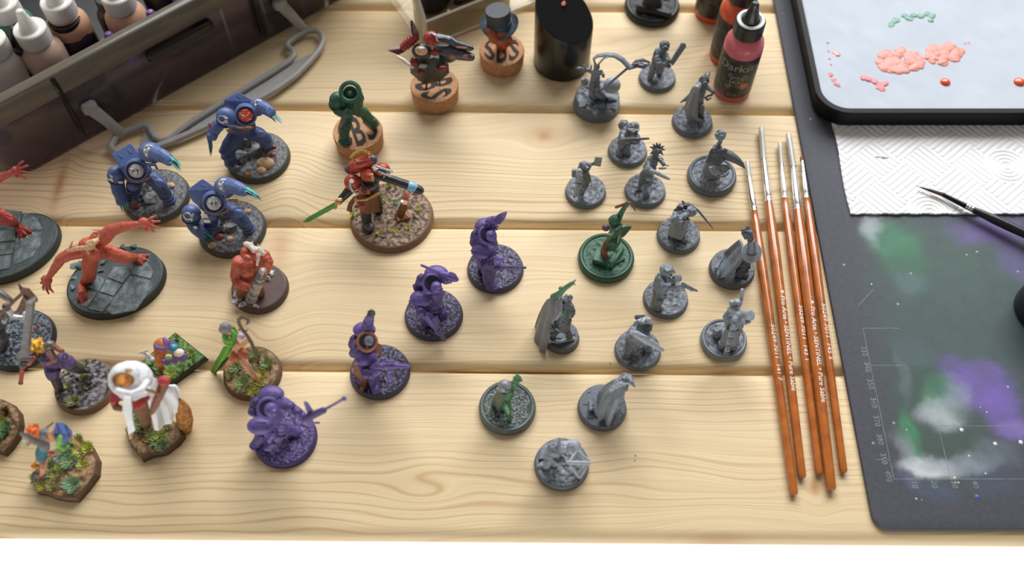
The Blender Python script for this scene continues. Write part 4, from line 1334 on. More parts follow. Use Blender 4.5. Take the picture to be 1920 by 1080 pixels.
MASKW = mk('silver_white_mask', 'cdd0d3', 0.4, 0, 900, 0.6, 1300, col2='8b8f95', thr=(0.5, 0.7), metal=0.2)
def terminator(crop, base, label, C):
    f = Fig(crop, base, 4.0, label, stand=C.get('stand'), group='blue clawed armoured miniatures')
    f.base(GRIM, GRYR, amp=1.1, fr=0.30, seed=C['seed'])
    # rock outcrop under the figure
    for i, (x, y, r, h) in enumerate(C['rock']):
        c = f.v(x, y, 'g', 0); r_ = r / f.k
        mb = MB(); mb.hull([c + Vector((random.uniform(-1, 1) * r_, random.uniform(-.8, .8) * r_, random.choice((0, 1)) * h * random.uniform(.5, 1))) for _ in range(22)])
        mb.build('rock', GRYR, f.b, f.O, smooth=False)
    for x, y, r, mt, nm in C['scatter']:
        f.m().E((x, y, 'g', 1.0), (r, r * .8, r * .6)).done(nm, mt, f.b, 0.3)
    # legs and trunk
    m = f.m()
    for leg in C['legs']:
        m.T(leg[0], leg[1])
    m.E(C['torso'][0], C['torso'][1])
    body = m.done('armour_body', BLUD)
    for x, y in C['knees']:
        f.m().E((x, y, -6), (40 * C.get('cw', 1), 30, 40 * C.get('cw', 1))).done('knee_plate', BLU, body, 0)
    for leg in C['legs']:
        e = leg[0][-1]; w = leg[1][-1]
        f.m().E((e[0] + 4, e[1] + 8, 'g', 1.6), (w * 1.15, w * 1.2, w * 0.6)).done('boot', BLU, body, 0.4)
        a, b2 = leg[0][-2], leg[0][-1]
        pa, pb = f.v(*a), f.v(*b2)
        mb = f.m(); q = pa.lerp(pb, 0.45); mb.ell(q, (w * 1.25 / f.k, w * 1.25 / f.k, w * 0.35 / f.k), frame(pb - pa)); mb.done('greave_rim', BLU, body, 0)
    # top plate
    q = [f.v(x, y, 'h', h) for x, y, h in C['plate']]
    cen = sum(q, Vector()) / 4
    q = [cen + (p - cen) * 1.12 + Vector((0, 0, 1.6)) for p in q]; cen = sum(q, Vector()) / 4
    mb = f.m()
    mb.hull([p for p in q] + [cen + (p - cen) * 1.06 - Vector((0, 0, 2.2)) for p in q] + [cen + (p - cen) * 0.95 - Vector((0, 0, 10)) for p in q])
    pl = mb.done('carapace', BLU, None, 0, smooth=False, bevel=0.7)
    # panel lines on the plate: two raised bars
    for u in (0.28, 0.72):
        a = q[0].lerp(q[1], u).lerp(q[3].lerp(q[2], u), 0.25); b = q[0].lerp(q[1], u).lerp(q[3].lerp(q[2], u), 0.5)
        MB().tube([a + Vector((0, 0, .1)), b + Vector((0, 0, .1))], 0.35, 6).build('plate_rivet', BLUD, pl, f.O)
    # hood ring and mask
    n = Vector(C['facing']).normalized()
    R = frame(n, (1, 0, 0))
    x, y, d, r = C['face']
    c = f.v(x, y, d); r_ = r / f.k
    mb = f.m(); mb.lathe([(r_ * 0.72, -3.5), (r_ * 1.1, -3.0), (r_ * 1.12, 0.6), (r_ * 1.0, 1.3), (r_ * 0.92, 1.0), (r_ * 0.86, -0.8), (r_ * 0.05, -1.0)], c, R, n=26)
    hood = mb.done('hood', BLU, None, 0)
    mb = f.m(); mb.ell(c + n * 0.2, (r_ * 0.74, r_ * 0.78, r_ * 0.44), R)
    mb.ell(c + n * r_ * 0.35 + R @ Vector((0, -r_ * 0.25, 0)), (r_ * 0.28, r_ * 0.3, r_ * 0.3), R)
    for sg in (-1, 1):
        mb.ell(c + n * r_ * 0.3 + R @ Vector((sg * r_ * 0.33, r_ * 0.2, 0)), (r_ * 0.2, r_ * 0.2, r_ * 0.2), R, 8, 6)
    mb.done('face_mask', C.get('mask', MASKW), hood, 0.3)
    for sg in (-1, 1):
        mb = f.m(); mb.ell(c + n * (r_ * 0.52) + R @ Vector((sg * r_ * 0.2, r_ * 0.12, 0)), (r_ * 0.12, r_ * 0.08, r_ * 0.1), R, 8, 6)
        mb.done('mask_eye', BLAK if C.get('mask') is None else BONE, hood, 0)
    # gorget trim under the hood
    x, y, d, r2 = C['gorget']
    f.m().T([(x - r2, y - 6, d), (x - r2 * .5, y + 10, d - 1), (x, y + 14, d - 1), (x + r2 * .6, y + 4, d - 1), (x + r2, y - 16, d)], r2 * 0.13, 8).done('gorget_trim', BRZ, hood, 0)
    # shoulder pads
    for i, (x, y, d, rx, ry, rz) in enumerate(C['pads']):
        mb = f.m().E((x, y, d), (rx, ry, rz), nu=22, nv=14)
        pd = mb.done('shoulder_pad', BLU, None, 0)
        f.m().TR((x, y + rz * 0.35, d - 0.3), rx * 0.90, rx * 0.11, frame((0.1 if i == 0 else -0.15, -0.25, 1)), 24, 8, 0.9).done('pad_rim', BLUD if i == 0 else BLU, pd, 0)
        if i == 0:
            ex, ey = C['omega'][0:2]
            sphere_emblem(f, '\u03a9', (x, y, d), (rx + ry + rz) / 3 * C['omega'][2], C['omega'][3], C['omega'][4], C['omega'][5], WHP, pd)
        else:
            nn = Vector(C['badge'][0]).normalized()
            Rb = frame(nn, (1, 0, 0))
            cc = f.v(x, y, d) + nn * ((rx + ry + rz) / 3 / f.k * C['badge'][1])
            rb = C['badge'][2] / f.k
            mb = f.m(); mb.ell(cc, (rb * 0.8, rb, 0.5), Rb)
            mb.ell(cc + nn * 0.4, (rb * 0.45, rb * 0.5, 0.6), Rb)
            for k in range(6):
                a = k * math.pi / 3
                mb.ell(cc + nn * 0.3 + Rb @ Vector((rb * .55 * math.cos(a), rb * .75 * math.sin(a), 0)), (rb * .22, rb * .22, 0.6), Rb, 8, 6)
            mb.done('shoulder_badge', SIL, pd, 0)
    # arms and claws
    for arm, fist, claws in C['arms']:
        mb = f.m().T(*arm)
        ar = mb.done('arm', BLU)
        mb = f.m().E(*fist)
        fr_ = fist[1][0] / f.k
        mb.box(f.v(*fist[0]), (fr_ * 1.7, fr_ * 1.6, fr_ * 1.4), frame(f.v(*claws[0][1]) - f.v(*claws[0][0])), fr_ * 0.3)
        mb.done('gauntlet', BLU, ar, 0)
        for a, b in claws:
            f.m().T([a, ((a[0] + b[0]) / 2 + C['bow'], (a[1] + b[1]) / 2, (a[2] + b[2]) / 2), b], [12 * C.get('cw', 1), 10 * C.get('cw', 1), 2.0], 8, ell=(0.6, 1.2)).done('claw_blade', TEAL, ar, 0)
    for x, y, d, w, h, mt in C['patches']:
        f.m().B((x, y, d), (w, 8, h), bev=2).done('armour_plaque', mt, body, 0)
    return f

terminator((180, 160, 4.0), (165, 662, 1052), 'blue armoured miniature with silver mask and teal claws, beside the case handle end', dict(
    seed=1.0, rock=[(350, 800, 90, 9), (300, 880, 60, 6), (430, 860, 70, 4), (330, 760, 60, 12)],
    scatter=[(560, 752, 34, BONE, 'skull'), (300, 900, 34, FLESHD, 'debris'), (350, 830, 26, FLESHD, 'debris'), (400, 945, 34, GRYR, 'debris'), (450, 755, 30, SIL, 'debris')],
    legs=[([(300, 700), (280, 770, -2), (300, 830, 'g', 2)], [60, 55, 50]), ([(400, 680), (460, 730, -4), (510, 800, -6), (545, 850, 'g', 2)], [60, 56, 50, 44])],
    torso=((310, 650), (105, 80, 100)), knees=[(275, 760), (480, 735)],
    plate=[(135, 530, 38), (265, 455, 40), (348, 558, 37), (200, 625, 35)], facing=(0.25, -0.8, 0.55), face=(302, 638, -7, 72), gorget=(310, 708, -8, 84),
    pads=[(152, 672, -2, 62, 60, 72), (408, 502, 0, 82, 70, 74)], omega=(0, 0, 1.0, (-0.55, -0.62, 0.55), 70, 70), badge=((0.2, -0.5, 0.85), 0.88, 48),
    arms=[(([(160, 735, -3), (170, 790, -6), (192, 840, -9)], [52, 50, 46]), ((196, 862, -10), (46, 44, 34)), [((172, 875, -11), (196, 945, -14)), ((192, 880, -12), (214, 948, -15)), ((212, 882, -12), (232, 942, -15)), ((230, 878, -12), (244, 925, -14))]),
          (([(440, 510, -2), (500, 530, -5), (540, 555, -7)], [58, 50, 44]), ((548, 565, -8), (40, 36, 36)), [((570, 545, -9), (636, 610, -13)), ((572, 560, -10), (640, 642, -14)), ((565, 580, -11), (620, 640, -15)), ((580, 550, -8), (640, 600, -12))])],
    bow=4, patches=[(432, 612, -10, 50, 60, BLUD), (432, 620, -11.5, 28, 30, WHP), (185, 728, -7, 34, 20, WHP)]))

terminator((370, 160, 5.4), (262, 902, 1008), 'blue clawed armoured miniature with a bare bloody face, furthest of the blue trio', dict(
    seed=5.0, mask=mk('bloody_face', 'c43a24', 0.4, 0, 600, 0.4, 1500, col2='d9a58c', thr=(0.5, 0.66)),
    rock=[(480, 620, 130, 12), (440, 760, 110, 6), (560, 700, 90, 6), (380, 850, 70, 3), (520, 560, 90, 14)],
    scatter=[(690, 790, 88, BONE, 'severed_head'), (650, 860, 50, BONE, 'severed_head_jaw'), (700, 820, 38, RED, 'blood_patch'), (770, 700, 36, FLESHD, 'blood_patch'), (780, 620, 26, FLESHD, 'blood_patch'), (420, 620, 46, SIL, 'skull'), (500, 910, 40, BRZ, 'debris'), (690, 650, 36, BRZ, 'debris')],
    legs=[([(400, 500), (340, 600, -3), (300, 660, -5), (340, 770, 'g', 3)], [80, 84, 76, 64]), ([(540, 480), (620, 500, -2), (690, 550, -3), (700, 600, 'g', 3)], [80, 76, 66, 56])],
    torso=((450, 400), (135, 105, 130)), knees=[(258, 668), (640, 490)],
    plate=[(285, 170, 40), (420, 95, 42), (570, 180, 40), (385, 235, 37)], facing=(0.2, -0.85, 0.5), face=(490, 300, -7, 92), gorget=(480, 425, -8, 100),
    pads=[(290, 320, -2, 92, 85, 98), (610, 215, 0, 80, 75, 80)], omega=(0, 0, 1.0, (-0.15, -0.8, 0.6), 80, 100), badge=((0.45, -0.5, 0.75), 0.9, 62),
    arms=[(([(215, 400, -3), (180, 440, -5), (150, 500, -7)], [62, 60, 52]), ((150, 512, -8), (54, 48, 42)), [((108, 535, -9), (130, 715, -13)), ((122, 540, -9), (140, 720, -13)), ((138, 540, -10), (146, 690, -13)), ((112, 530, -8), (118, 640, -11))]),
          (([(650, 220, -2), (700, 240, -4), (735, 270, -6)], [66, 58, 52]), ((740, 272, -7), (52, 46, 42)), [((760, 290, -8), (862, 388, -13)), ((745, 305, -9), (848, 385, -13)), ((735, 315, -9), (800, 380, -12)), ((775, 285, -7), (855, 360, -11))])],
    bow=5, patches=[(350, 420, -9, 80, 40, BLU), (330, 460, -9, 60, 40, BRZ), (440, 425, -11, 70, 24, BONE), (520, 420, -11, 60, 22, BONE), (128, 410, -9, 22, 70, RED)]))

terminator((320, 320, 3.858), (170, 658, 640), 'blue armoured miniature with silver mask, directly above the crouching red gunner', dict(
    seed=9.0, rock=[(360, 370, 90, 9), (330, 440, 70, 6), (440, 420, 60, 4), (400, 350, 60, 10)],
    scatter=[(555, 295, 28, BONE, 'skull'), (350, 475, 34, FLESHD, 'debris'), (300, 540, 32, BONE, 'debris'), (430, 495, 28, BONE, 'debris'), (470, 345, 28, SIL, 'debris')],
    legs=[([(310, 290), (290, 350, -2), (300, 420, 'g', 2)], [58, 54, 48]), ([(400, 270), (460, 300, -4), (520, 360, -6), (560, 410, 'g', 2)], [58, 54, 50, 42])],
    torso=((300, 230), (100, 78, 95)), knees=[(290, 330), (490, 310)],
    plate=[(130, 155, 38), (235, 78, 40), (340, 150, 37), (205, 218, 34)], facing=(0.3, -0.8, 0.55), face=(312, 232, -7, 70), gorget=(330, 300, -8, 80),
    pads=[(150, 310, -2, 68, 62, 70), (395, 115, 0, 74, 66, 66)], omega=(0, 0, 1.0, (-0.1, -0.8, 0.62), 70, 70), badge=((0.1, -0.45, 0.9), 0.9, 46),
    arms=[(([(160, 380, -3), (190, 420, -6), (225, 450, -9)], [50, 50, 46]), ((232, 455, -10), (46, 42, 36)), [((210, 480, -11), (262, 522, -14)), ((225, 478, -12), (285, 530, -15)), ((245, 470, -12), (300, 510, -15)), ((258, 455, -12), (310, 490, -14))]),
          (([(430, 110, -2), (480, 125, -5), (525, 145, -7)], [54, 48, 42]), ((530, 148, -8), (38, 34, 34)), [((555, 130, -9), (650, 200, -13)), ((552, 145, -10), (662, 218, -14)), ((560, 125, -8), (640, 185, -12)), ((545, 155, -10), (620, 205, -14))])],
    bow=4, patches=[(245, 330, -10, 44, 46, WHP), (262, 365, -11.5, 44, 36, WHP), (180, 412, -10, 26, 26, WHP), (450, 215, -8, 70, 22, BRZ)]))

# ---------------------------------------------------------------- crimson captain with green sword
def captain():
    f = Fig((560, 140, 3.085), (283, 767, 1037), 4.2, 'crimson armoured miniature with a green sword and gold halo on a rubble base', stand=(470, 800))
    f.base(BRNR, BRNG, amp=1.3, fr=0.45, seed=3)
    f.rocks([(random.uniform(330, 720), random.uniform(680, 950), random.uniform(9, 20)) for _ in range(26)], BRNG)
    for x, y, r, mt in ((555, 745, 26, GRN4), (490, 738, 20, GRN2), (558, 905, 22, GRN2), (470, 920, 20, GRN2), (690, 782, 18, GRN2), (632, 890, 16, GRN2), (312, 815, 16, GRN2), (520, 650, 24, GRN3)):
        f.tuft(x, y, r, mt, 40, 1.8)
    body = f.m().T([(400, 700), (385, 760, -4), (390, 830, -7), (398, 868, 'g', 1.2)], [34, 34, 30, 28]).T([(440, 700), (455, 740, 2), (462, 790, 'g', 1.2)], [32, 30, 26]).E((403, 885, 'g', 1.4), (34, 44, 26)).done('legs', BLAK)
    f.m().E((408, 880, 'g', 2.6), (30, 30, 20)).done('boot_plate', GUNM, body, 0)
    tr = f.m().E((405, 645), (62, 48, 62)).E((420, 690), (52, 42, 40)).done('torso', BLAK)
    f.m().S([[(350, 690, -4), (400, 705, -6), (455, 690, -3)], [(340, 740, -6), (395, 760, -9), (462, 740, -4)], [(372, 800, -8), (410, 800, -10), (470, 790, -5)]], 0.9, 4, 0.5, 3).done('tabard', LEATH, tr, 0)
    f.m().S([[(345, 700, -3), (322, 705, -1)], [(310, 760, -4), (290, 745, -2)], [(305, 795, -5), (280, 785, -3)]], 0.9, 4).done('loincloth', LEATH, tr, 0)
    f.m().B((372, 770, -9), (40, 10, 50), bev=3).done('red_tabard_plate', RED, tr, 0)
    f.m().B((378, 675, -8), (66, 12, 50), bev=4).done('chest_plaque', RED, tr, 0)
    f.m().E((378, 678, -10), (16, 6, 18)).done('chest_emblem', BLAK, tr, 0)
    f.m().T([(330, 725, -5), (390, 722, -8), (460, 690, -5)], 9, 8).done('belt', GOLD, tr, 0)
    f.m().TR((408, 612, -2), 44, 12, frame((0.1, -0.6, 0.8))).done('collar', GUNM, tr, 0)
    h = f.m().E((398, 575, -1), (41, 44, 42)).E((412, 592, -5), (26, 22, 24)).done('helmet', RED, None)
    f.m().T([(425, 580, -6), (430, 596, -6.5), (425, 610, -6)], 9, 8).done('face_plate', GOLD, h, 0)
    f.m().B((418, 588, -6), (26, 8, 7), bev=2).done('visor', BLAK, h, 0)
    bp = f.m().T([(322, 535, 4), (405, 497, 4)], 38, 14).B((362, 520, 2), (90, 40, 62), frame((0, -.4, .9), (0.9, 0.25, 0)), 8).done('backpack', RED)
    for x, y in ((293, 546), (428, 491)):
        f.m().E((x, y, 4), 27).done('exhaust_vent', mk('dark_grey_paint', '4a4f57', 0.4, 0.1, 400), bp, 0)
    f.m().B((362, 508, -1), (60, 8, 30), frame((0, -.4, .9), (0.9, 0.25, 0)), 3).done('vent_grille', mk('deep_red', '701c14', 0.5), bp, 0)
    hal = f.m().TR((356, 470, 5), 46, 7, frame((0.1, -0.7, 0.6), (0.9, 0.3, 0)), 18, 6, 0.6).done('halo', GOLD, bp, 0)
    for k in range(9):
        a = math.radians(10 + 20 * k)
        x0, y0 = 356 + 44 * math.cos(a), 476 - 22 * math.sin(a) - 8 * math.cos(a)
        f.m().T([(x0, y0, 5), (356 + 68 * math.cos(a), 476 - 40 * math.sin(a) - 12 * math.cos(a), 6)], [5, 1.5], 6).done('halo_spike', GOLD, bp, 0)
    # pads
    for x, y, d, r, lean in ((313, 622, -3, 50, -0.5), (486, 556, 0, 46, 0.5)):
        p = f.m().E((x, y, d), (r * .95, r * .9, r), nu=20, nv=12).done('shoulder_pad', RED, None, 0)
        f.m().TR((x + (14 if lean < 0 else -8), y + 10, d - 1), r * 0.92, 7, frame((0.8 if lean < 0 else -0.5, -0.2, 0.35)), 20, 8).done('pad_trim', SIL, p, 0)
        f.m().E((x - 6 if lean < 0 else x + 6, y - 6, d - r / f.k * .8), (14, 8, 15)).done('pad_badge', WHP, p, 0)
    la = f.m().T([(300, 660, -3), (275, 690, -5), (240, 725, -7)], [28, 25, 20]).done('sword_arm', BLAK)
    f.m().E((232, 735, -8), (22, 20, 20)).B((240, 722, -9), (30, 12, 20), bev=3).done('gauntlet', GOLD, la, 0.3)
    f.m().B((236, 722, -10.5), (22, 6, 14), bev=2).done('white_cuff', WHP, la, 0)
    sw = f.m().BL((214, 752, -8), (22, 857, -12), 30, 9, (0.3, -0.5, 0.8), 0.18, 26).done('sword_blade', mk('green_power_blade', '4f9a3c', 0.3, 0.12, 200), None, 0, smooth=False)
    f.m().T([(190, 765, -7.3), (90, 818, -9.6)], 3, 6).done('fuller', mk('dark_green_line', '1f5a24', 0.4), sw, 0)
    f.m().T([(225, 725, -8), (212, 772, -8)], 9, 8).done('crossguard', GOLD, sw, 0)
    ra = f.m().T([(470, 580, -2), (505, 598, -4), (545, 612, -5)], [26, 24, 22]).done('gun_arm', BLAK)
    g = f.m().T([(520, 600, -6), (610, 632, -8), (668, 655, -9), (700, 668, -10)], [22, 24, 26, 24], 12).done('pistol', BLAK, None, 0)
    f.m().T([(640, 643, -8.5), (668, 654, -9.2)], 27, 12).done('blue_coil', mk('pale_blue_glow_paint', '7fb6d8', 0.3, 0.2, 400), g, 0)
    f.m().T([(698, 667, -10), (712, 673, -10.4)], [18, 14], 10).done('muzzle', GUNM, g, 0)
    f.m().B((480, 555, -5), (60, 10, 60), frame((0.4, -0.5, 0.8)), 4).done('gun_casing', BLAK, g, 0)
    f.m().T([(440, 545, -5), (530, 585, -7)], 8, 8).T([(450, 530, -5), (540, 560, -7)], 6, 8).done('gun_rail', SIL, g, 0)
    # relic on the rubble
    rel = f.m().B((598, 780, 'g', 5), (44, 50, 120), frame((0.35, 0.2, 0.9)), 6).B((600, 825, 'g', 1), (80, 60, 30), frame((0, 0, 1), (1, .4, 0)), 6).done('ruined_relic', BRZ, f.b, 0.35)
    f.m().B((585, 760, 'g', 7), (16, 20, 100), frame((0.35, 0.0, 0.9)), 3).done('relic_page', WHP, f.b, 0)
    f.m().T([(622, 735, 'g', 8), (622, 690, 'g', 10)], [14, 10], 8).done('relic_candle', RED, f.b, 0)
captain()

# ---------------------------------------------------------------- headless green figure on cork
def green_torso():
    O, r = CK3
    f = Fig((560, 140, 3.085), r, O.z, 'unfinished green armoured figure without head or arm standing on cork', O=(O.x, O.y, 0.05), stand=(350, 330))
    f.O.z = O.z + 0.1; f.t.location.z = TZ + f.O.z / 1000
    m = f.m().T([(285, 215), (275, 280, -4), (262, 345, -7), (262, 372, 'g', 2)], [34, 31, 30, 28]).E((264, 382, 'g', 2), (34, 40, 24))
    m.T([(335, 205), (375, 220, 2), (405, 255, 3), (430, 275, 'h', O.z + 6)], [32, 32, 30, 26]).E((435, 282, 'h', O.z + 4), (28, 30, 26))
    m.E((318, 185), (40, 36, 34))
    lg = m.done('legs', DGRN)
    tr = f.m().E((310, 135), (64, 54, 62)).E((322, 165), (50, 42, 44)).done('torso', DGRN)
    R = frame((0.05, -0.55, 0.83))
    f.m().TR((298, 100, -3), 50, 12, R, 24, 8).done('collar_ring', DGRN, tr, 0)
    f.m().E((298, 104, -2), (38, 38, 12), R).done('neck_socket', mk('dark_green_recess', '173e2c', 0.5), tr, 0)
    f.m().E((296, 108, -3.5), (14, 14, 8), R).done('neck_peg', DGRN, tr, 0)
    p = f.m().E((228, 150, -2), (48, 46, 52), nu=20, nv=12).done('shoulder_pad', DGRN, None, 0)
    f.m().TR((226, 172, -3), 44, 6, frame((0.15, -0.2, 1)), 20, 6).done('pad_trim', DGRN, p, 0)
    f.m().T([(218, 190, -3), (235, 212, -6), (275, 228, -9)], [30, 28, 27]).E((285, 226, -10), (28, 26, 26)).done('arm', DGRN)
    f.m().T([(265, 250, -8), (240, 310, -5), (245, 335, -5)], [16, 15, 12], 10).done('holster', GPD, lg, 0)
green_torso()

# ---------------------------------------------------------------- horned bust on cork
def horned_bust():
    O, r = CK1
    f = Fig((680, 0, 4.364), r, O.z, 'black and red winged armoured bust with twin guns on a cork stand', O=(O.x, O.y, 0.05), stand=(585, 690))
    f.O.z = O.z + 0.1; f.t.location.z = TZ + f.O.z / 1000
    DK = mk('olive_black_armour', '34372f', 0.45, 0.2, 400, 0.2, 1300)
    DRD = mk('dark_red_armour', '7c2222', 0.4, 0.2, 400, 0.1, 1300)
    tr = f.m().H([(385, 560, 3), (390, 600, -3), (500, 690, -4), (540, 660, -6), (640, 660, -4), (710, 600, -2), (705, 520, 3), (600, 470, -6), (450, 480, -6), (480, 560, -9), (600, 560, -9)]).E((560, 520, -2), (120, 80, 90)).E((700, 450, 0), (75, 50, 70)).done('torso', DK)
    f.m().T([(525, 690, -4), (518, 725, -3)], 8, 6).T([(625, 650, -2), (632, 690, -2)], 7, 6).done('mounting_wires', BLAK, tr, 0)
    f.m().E((485, 420, -5), (78, 60, 70), nu=18, nv=12).done('shoulder_pad', BLAK, None, 0)
    f.m().E((480, 415, -10), (50, 24, 44)).done('pad_face', BONE, tr, 0)
    f.m().E((480, 400, -11.3), (30, 12, 12)).done('pad_stripe', SIL, tr, 0)
    f.m().E((430, 505, -5), (42, 40, 44)).E((470, 590, -8), (32, 20, 24)).E((655, 560, -8), (40, 22, 22)).E((590, 430, -9), (34, 20, 34)).done('red_plates', DRD, tr, 0)
    f.m().B((495, 540, -9), (60, 20, 70), frame((0.2, -0.4, 0.9)), 10).done('knee_guard', mk('pale_grey_blue', '8e98a4', 0.4, 0.15, 400), tr, 0)
    f.m().E((560, 310, -4), (60, 55, 50)).E((590, 345, -7), (28, 24, 26)).done('helmet', mk('blood_red_helmet', '9c2c28', 0.4, 0.2, 400), None, 0.35)
    f.m().T([(560, 270, -4), (600, 290, -6), (610, 330, -7)], 9, 8).done('helmet_crest', SIL, tr, 0)
    # segmented red boom with two dark wing tips
    bm_ = f.m()
    a, b = f.v(335, 385, -2), f.v(435, 300, 0)
    for k in range(6):
        c = a.lerp(b, k / 5)
        bm_.ell(c, (2.6 + 0.5 * math.sin(k * 0.6), 2.8, 1.9), frame(b - a))
    bo = bm_.done('segmented_boom', mk('boom_red', '96302c', 0.4, 0.2, 400), None, 0)
    f.m().H([(390, 185, 2), (405, 168, 2), (430, 230, 1), (462, 275, 0), (440, 320, -1), (415, 290, -1), (400, 260, 0)], 22).done('wing_tip', mk('dark_wine_wing', '4b1a1e', 0.35, 0.2, 300), bo, 0, smooth=False)
    f.m().H([(205, 398, -2), (215, 410, -3), (295, 440, -4), (345, 415, -3), (330, 385, -1), (290, 405, -2)], 22).done('wing_tip', MATS['dark_wine_wing'], bo, 0, smooth=False)
    f.m().T([(285, 462, -2), (330, 492, -3), (370, 525, -4), (415, 555, -5)], [9, 17, 15, 9], 10).done('white_tusk', mk('ivory', 'e5ddd2', 0.4, 0.06, 300), tr, 0)
    for pts, rr in ((((615, 300, -3), (720, 330, -5), (760, 360, -6), (880, 392, -8)), [28, 32, 30, 24]), (((620, 400, -4), (720, 420, -7), (800, 445, -9), (885, 468, -11)), [40, 52, 46, 32])):
        g = f.m().T(list(pts), rr, 12).done('gun', mk('gun_grey', '4c525a', 0.35, 0.2, 400, metal=0.3), None, 0)
        e = pts[-1]
        f.m().T([e, (e[0] + 14, e[1] + 4, e[2] - .3)], 15, 10).done('muzzle', BLAK, g, 0)
    f.m().B((810, 390, -9), (90, 14, 16), frame((0, -.4, .9), (1, 0, -0.25)), 4).E((735, 465, -11), (30, 16, 26)).E((840, 462, -12), (26, 14, 18)).done('gun_plates', mk('faded_red', 'a2605a', 0.5, 0.2, 400), tr, 0)
    f.m().T([(590, 290, -5), (630, 300, -6), (670, 300, -6), (710, 310, -7)], [10, 13, 10, 12], 8).done('gun_cable', SIL, tr, 0)
horned_bust()

# ---------------------------------------------------------------- top-hatted head on cork
def hat_bust():
    O, r = CK2
    f = Fig((680, 0, 4.364), r, O.z, 'painted bust in a blue-black top hat mounted on a cork stand', O=(O.x, O.y, 0.05), stand=(1130, 400))
    f.O.z = O.z + 0.1; f.t.location.z = TZ + f.O.z / 1000
    hd = f.m().T([(1100, 240), (1125, 290, -3), (1155, 335, -4)], [100, 92, 62]).T([(1050, 265, -6), (1080, 310, -8)], [40, 34]).T([(1135, 320), (1140, 385, 'g', 1)], [58, 46]).done('head', mk('terracotta_face', 'a4522f', 0.5, 0.2, 300, 0.2, 900))
    f.m().E((1200, 320, -6), (26, 24, 30)).done('ear', MATS['terracotta_face'], hd, 0.35)
    n = Vector((-0.05, -0.15, 1)).normalized()
    R = frame(n, (1, 0, 0))
    c = f.v(1118, 205, 0); k = 1 / f.k
    # brim: curled up at both sides
    mb = f.m(); vs = []; fs = []
    n_, m_ = 8, 40
    for lay in (0, 1):
        for i in range(n_ + 1):
            rr = (92 + (152 - 92) * i / n_) * k
            for j in range(m_):
                a = 2 * math.pi * j / m_
                lift = (i / n_) ** 2 * (14 * math.cos(a) ** 2 - 4 * math.sin(a) ** 2 * (1 if math.sin(a) < 0 else 0.2)) * k * 3
                vs.append(c + R @ Vector((rr * math.cos(a), rr * 0.85 * math.sin(a), lift - lay * 1.1)))
    w = (n_ + 1) * m_
    for i in range(n_):
        for j in range(m_):
            a = i * m_ + j; b = i * m_ + (j + 1) % m_
            fs.append((a, b, b + m_, a + m_)); fs.append((w + a, w + a + m_, w + b + m_, w + b))
    for j in range(m_):
        a = n_ * m_ + j; b = n_ * m_ + (j + 1) % m_
        fs.append((a, b, w + b, w + a))
        fs.append((j, w + j, w + (j + 1) % m_, (j + 1) % m_))
    mb.add(vs, fs)
    hat = mb.done('hat_brim', mk('slate_hat_felt', '474f5a', 0.5, 0.2, 300), None, 0)
    ctop = f.v(1105, 88, 0)
    ax = ctop - c; Lc = ax.length
    mb = f.m(); mb.lathe([(95 * k, -1), (95 * k, Lc * 0.4), (100 * k, Lc), (94 * k, Lc + 0.6), (0.05, Lc + 0.6)], c, frame(ax, (1, 0, 0)), n=36, sy=0.9)
    mb.done('hat_crown', mk('hat_top_grey', '3a3d42', 0.6, 0.1, 300), hat, 0)
    mb = f.m(); mb.lathe([(97 * k, 0.2), (99 * k, 0.3), (99 * k, Lc * 0.35), (97 * k, Lc * 0.36)], c, frame(ax, (1, 0, 0)), n=36, sy=0.9)
    mb.done('hat_band', mk('teal_hat_band', '1d3f52', 0.4, 0.2, 300), hat, 0)
hat_bust()

# ---------------------------------------------------------------- red demons
STONE = mk('blue_grey_flagstone', '4b5859', 0.55, 0, 260, 0.5, 900, col2='839190', thr=(0.35, 0.7))
STONED = mk('dark_stone_joint', '465152', 0.65, 0.2, 300, 0.5, 900)
CLAW = mk('ivory_claw', 'd8c09a', 0.5, 0.1, 400)
def clawed_foot(f, ank, toes, r, body_m):
    a = f.v(*ank)
    for x, y in toes:
        b = f.v(x, y, 'g', 0.6)
        mid = a.lerp(b, 0.55); mid.z = max(mid.z, f.hb + 1.2) + 0.3
        body_m.tube([a, mid, b], [r * 1.1 / f.k, r * 0.95 / f.k, r * 0.7 / f.k], 8)
def toe_claws(f, ank, toes, r, parent):
    a = f.v(*ank)
    for x, y in toes:
        b = f.v(x, y, 'g', 0.6); d = (b - a); d.z = 0; d.normalize()
        mb = f.m(); mb.tube([b - d * 0.3, b + d * r * 1.6 / f.k - Vector((0, 0, 0.3))], [r * .55 / f.k, r * 0.15 / f.k], 7)
        mb.done('toe_claw', CLAW, parent, 0)
def flagstones(f, polys):
    for poly in polys:
        pts = [f.v(x, y, 'g', 0) for x, y in poly]
        cen = sum(pts, Vector()) / len(pts)
        z = random.uniform(0.35, 0.7)
        lo = [Vector((cen.x + (p.x - cen.x) * 0.985, cen.y + (p.y - cen.y) * 0.985, f.hb - 0.2)) for p in pts]
        hi = [Vector((cen.x + (p.x - cen.x) * 0.95, cen.y + (p.y - cen.y) * 0.95, f.hb + z)) for p in pts]
        mb = MB(); mb.hull(lo + hi)
        mb.build('flagstone', STONE, f.b, f.O, smooth=False)
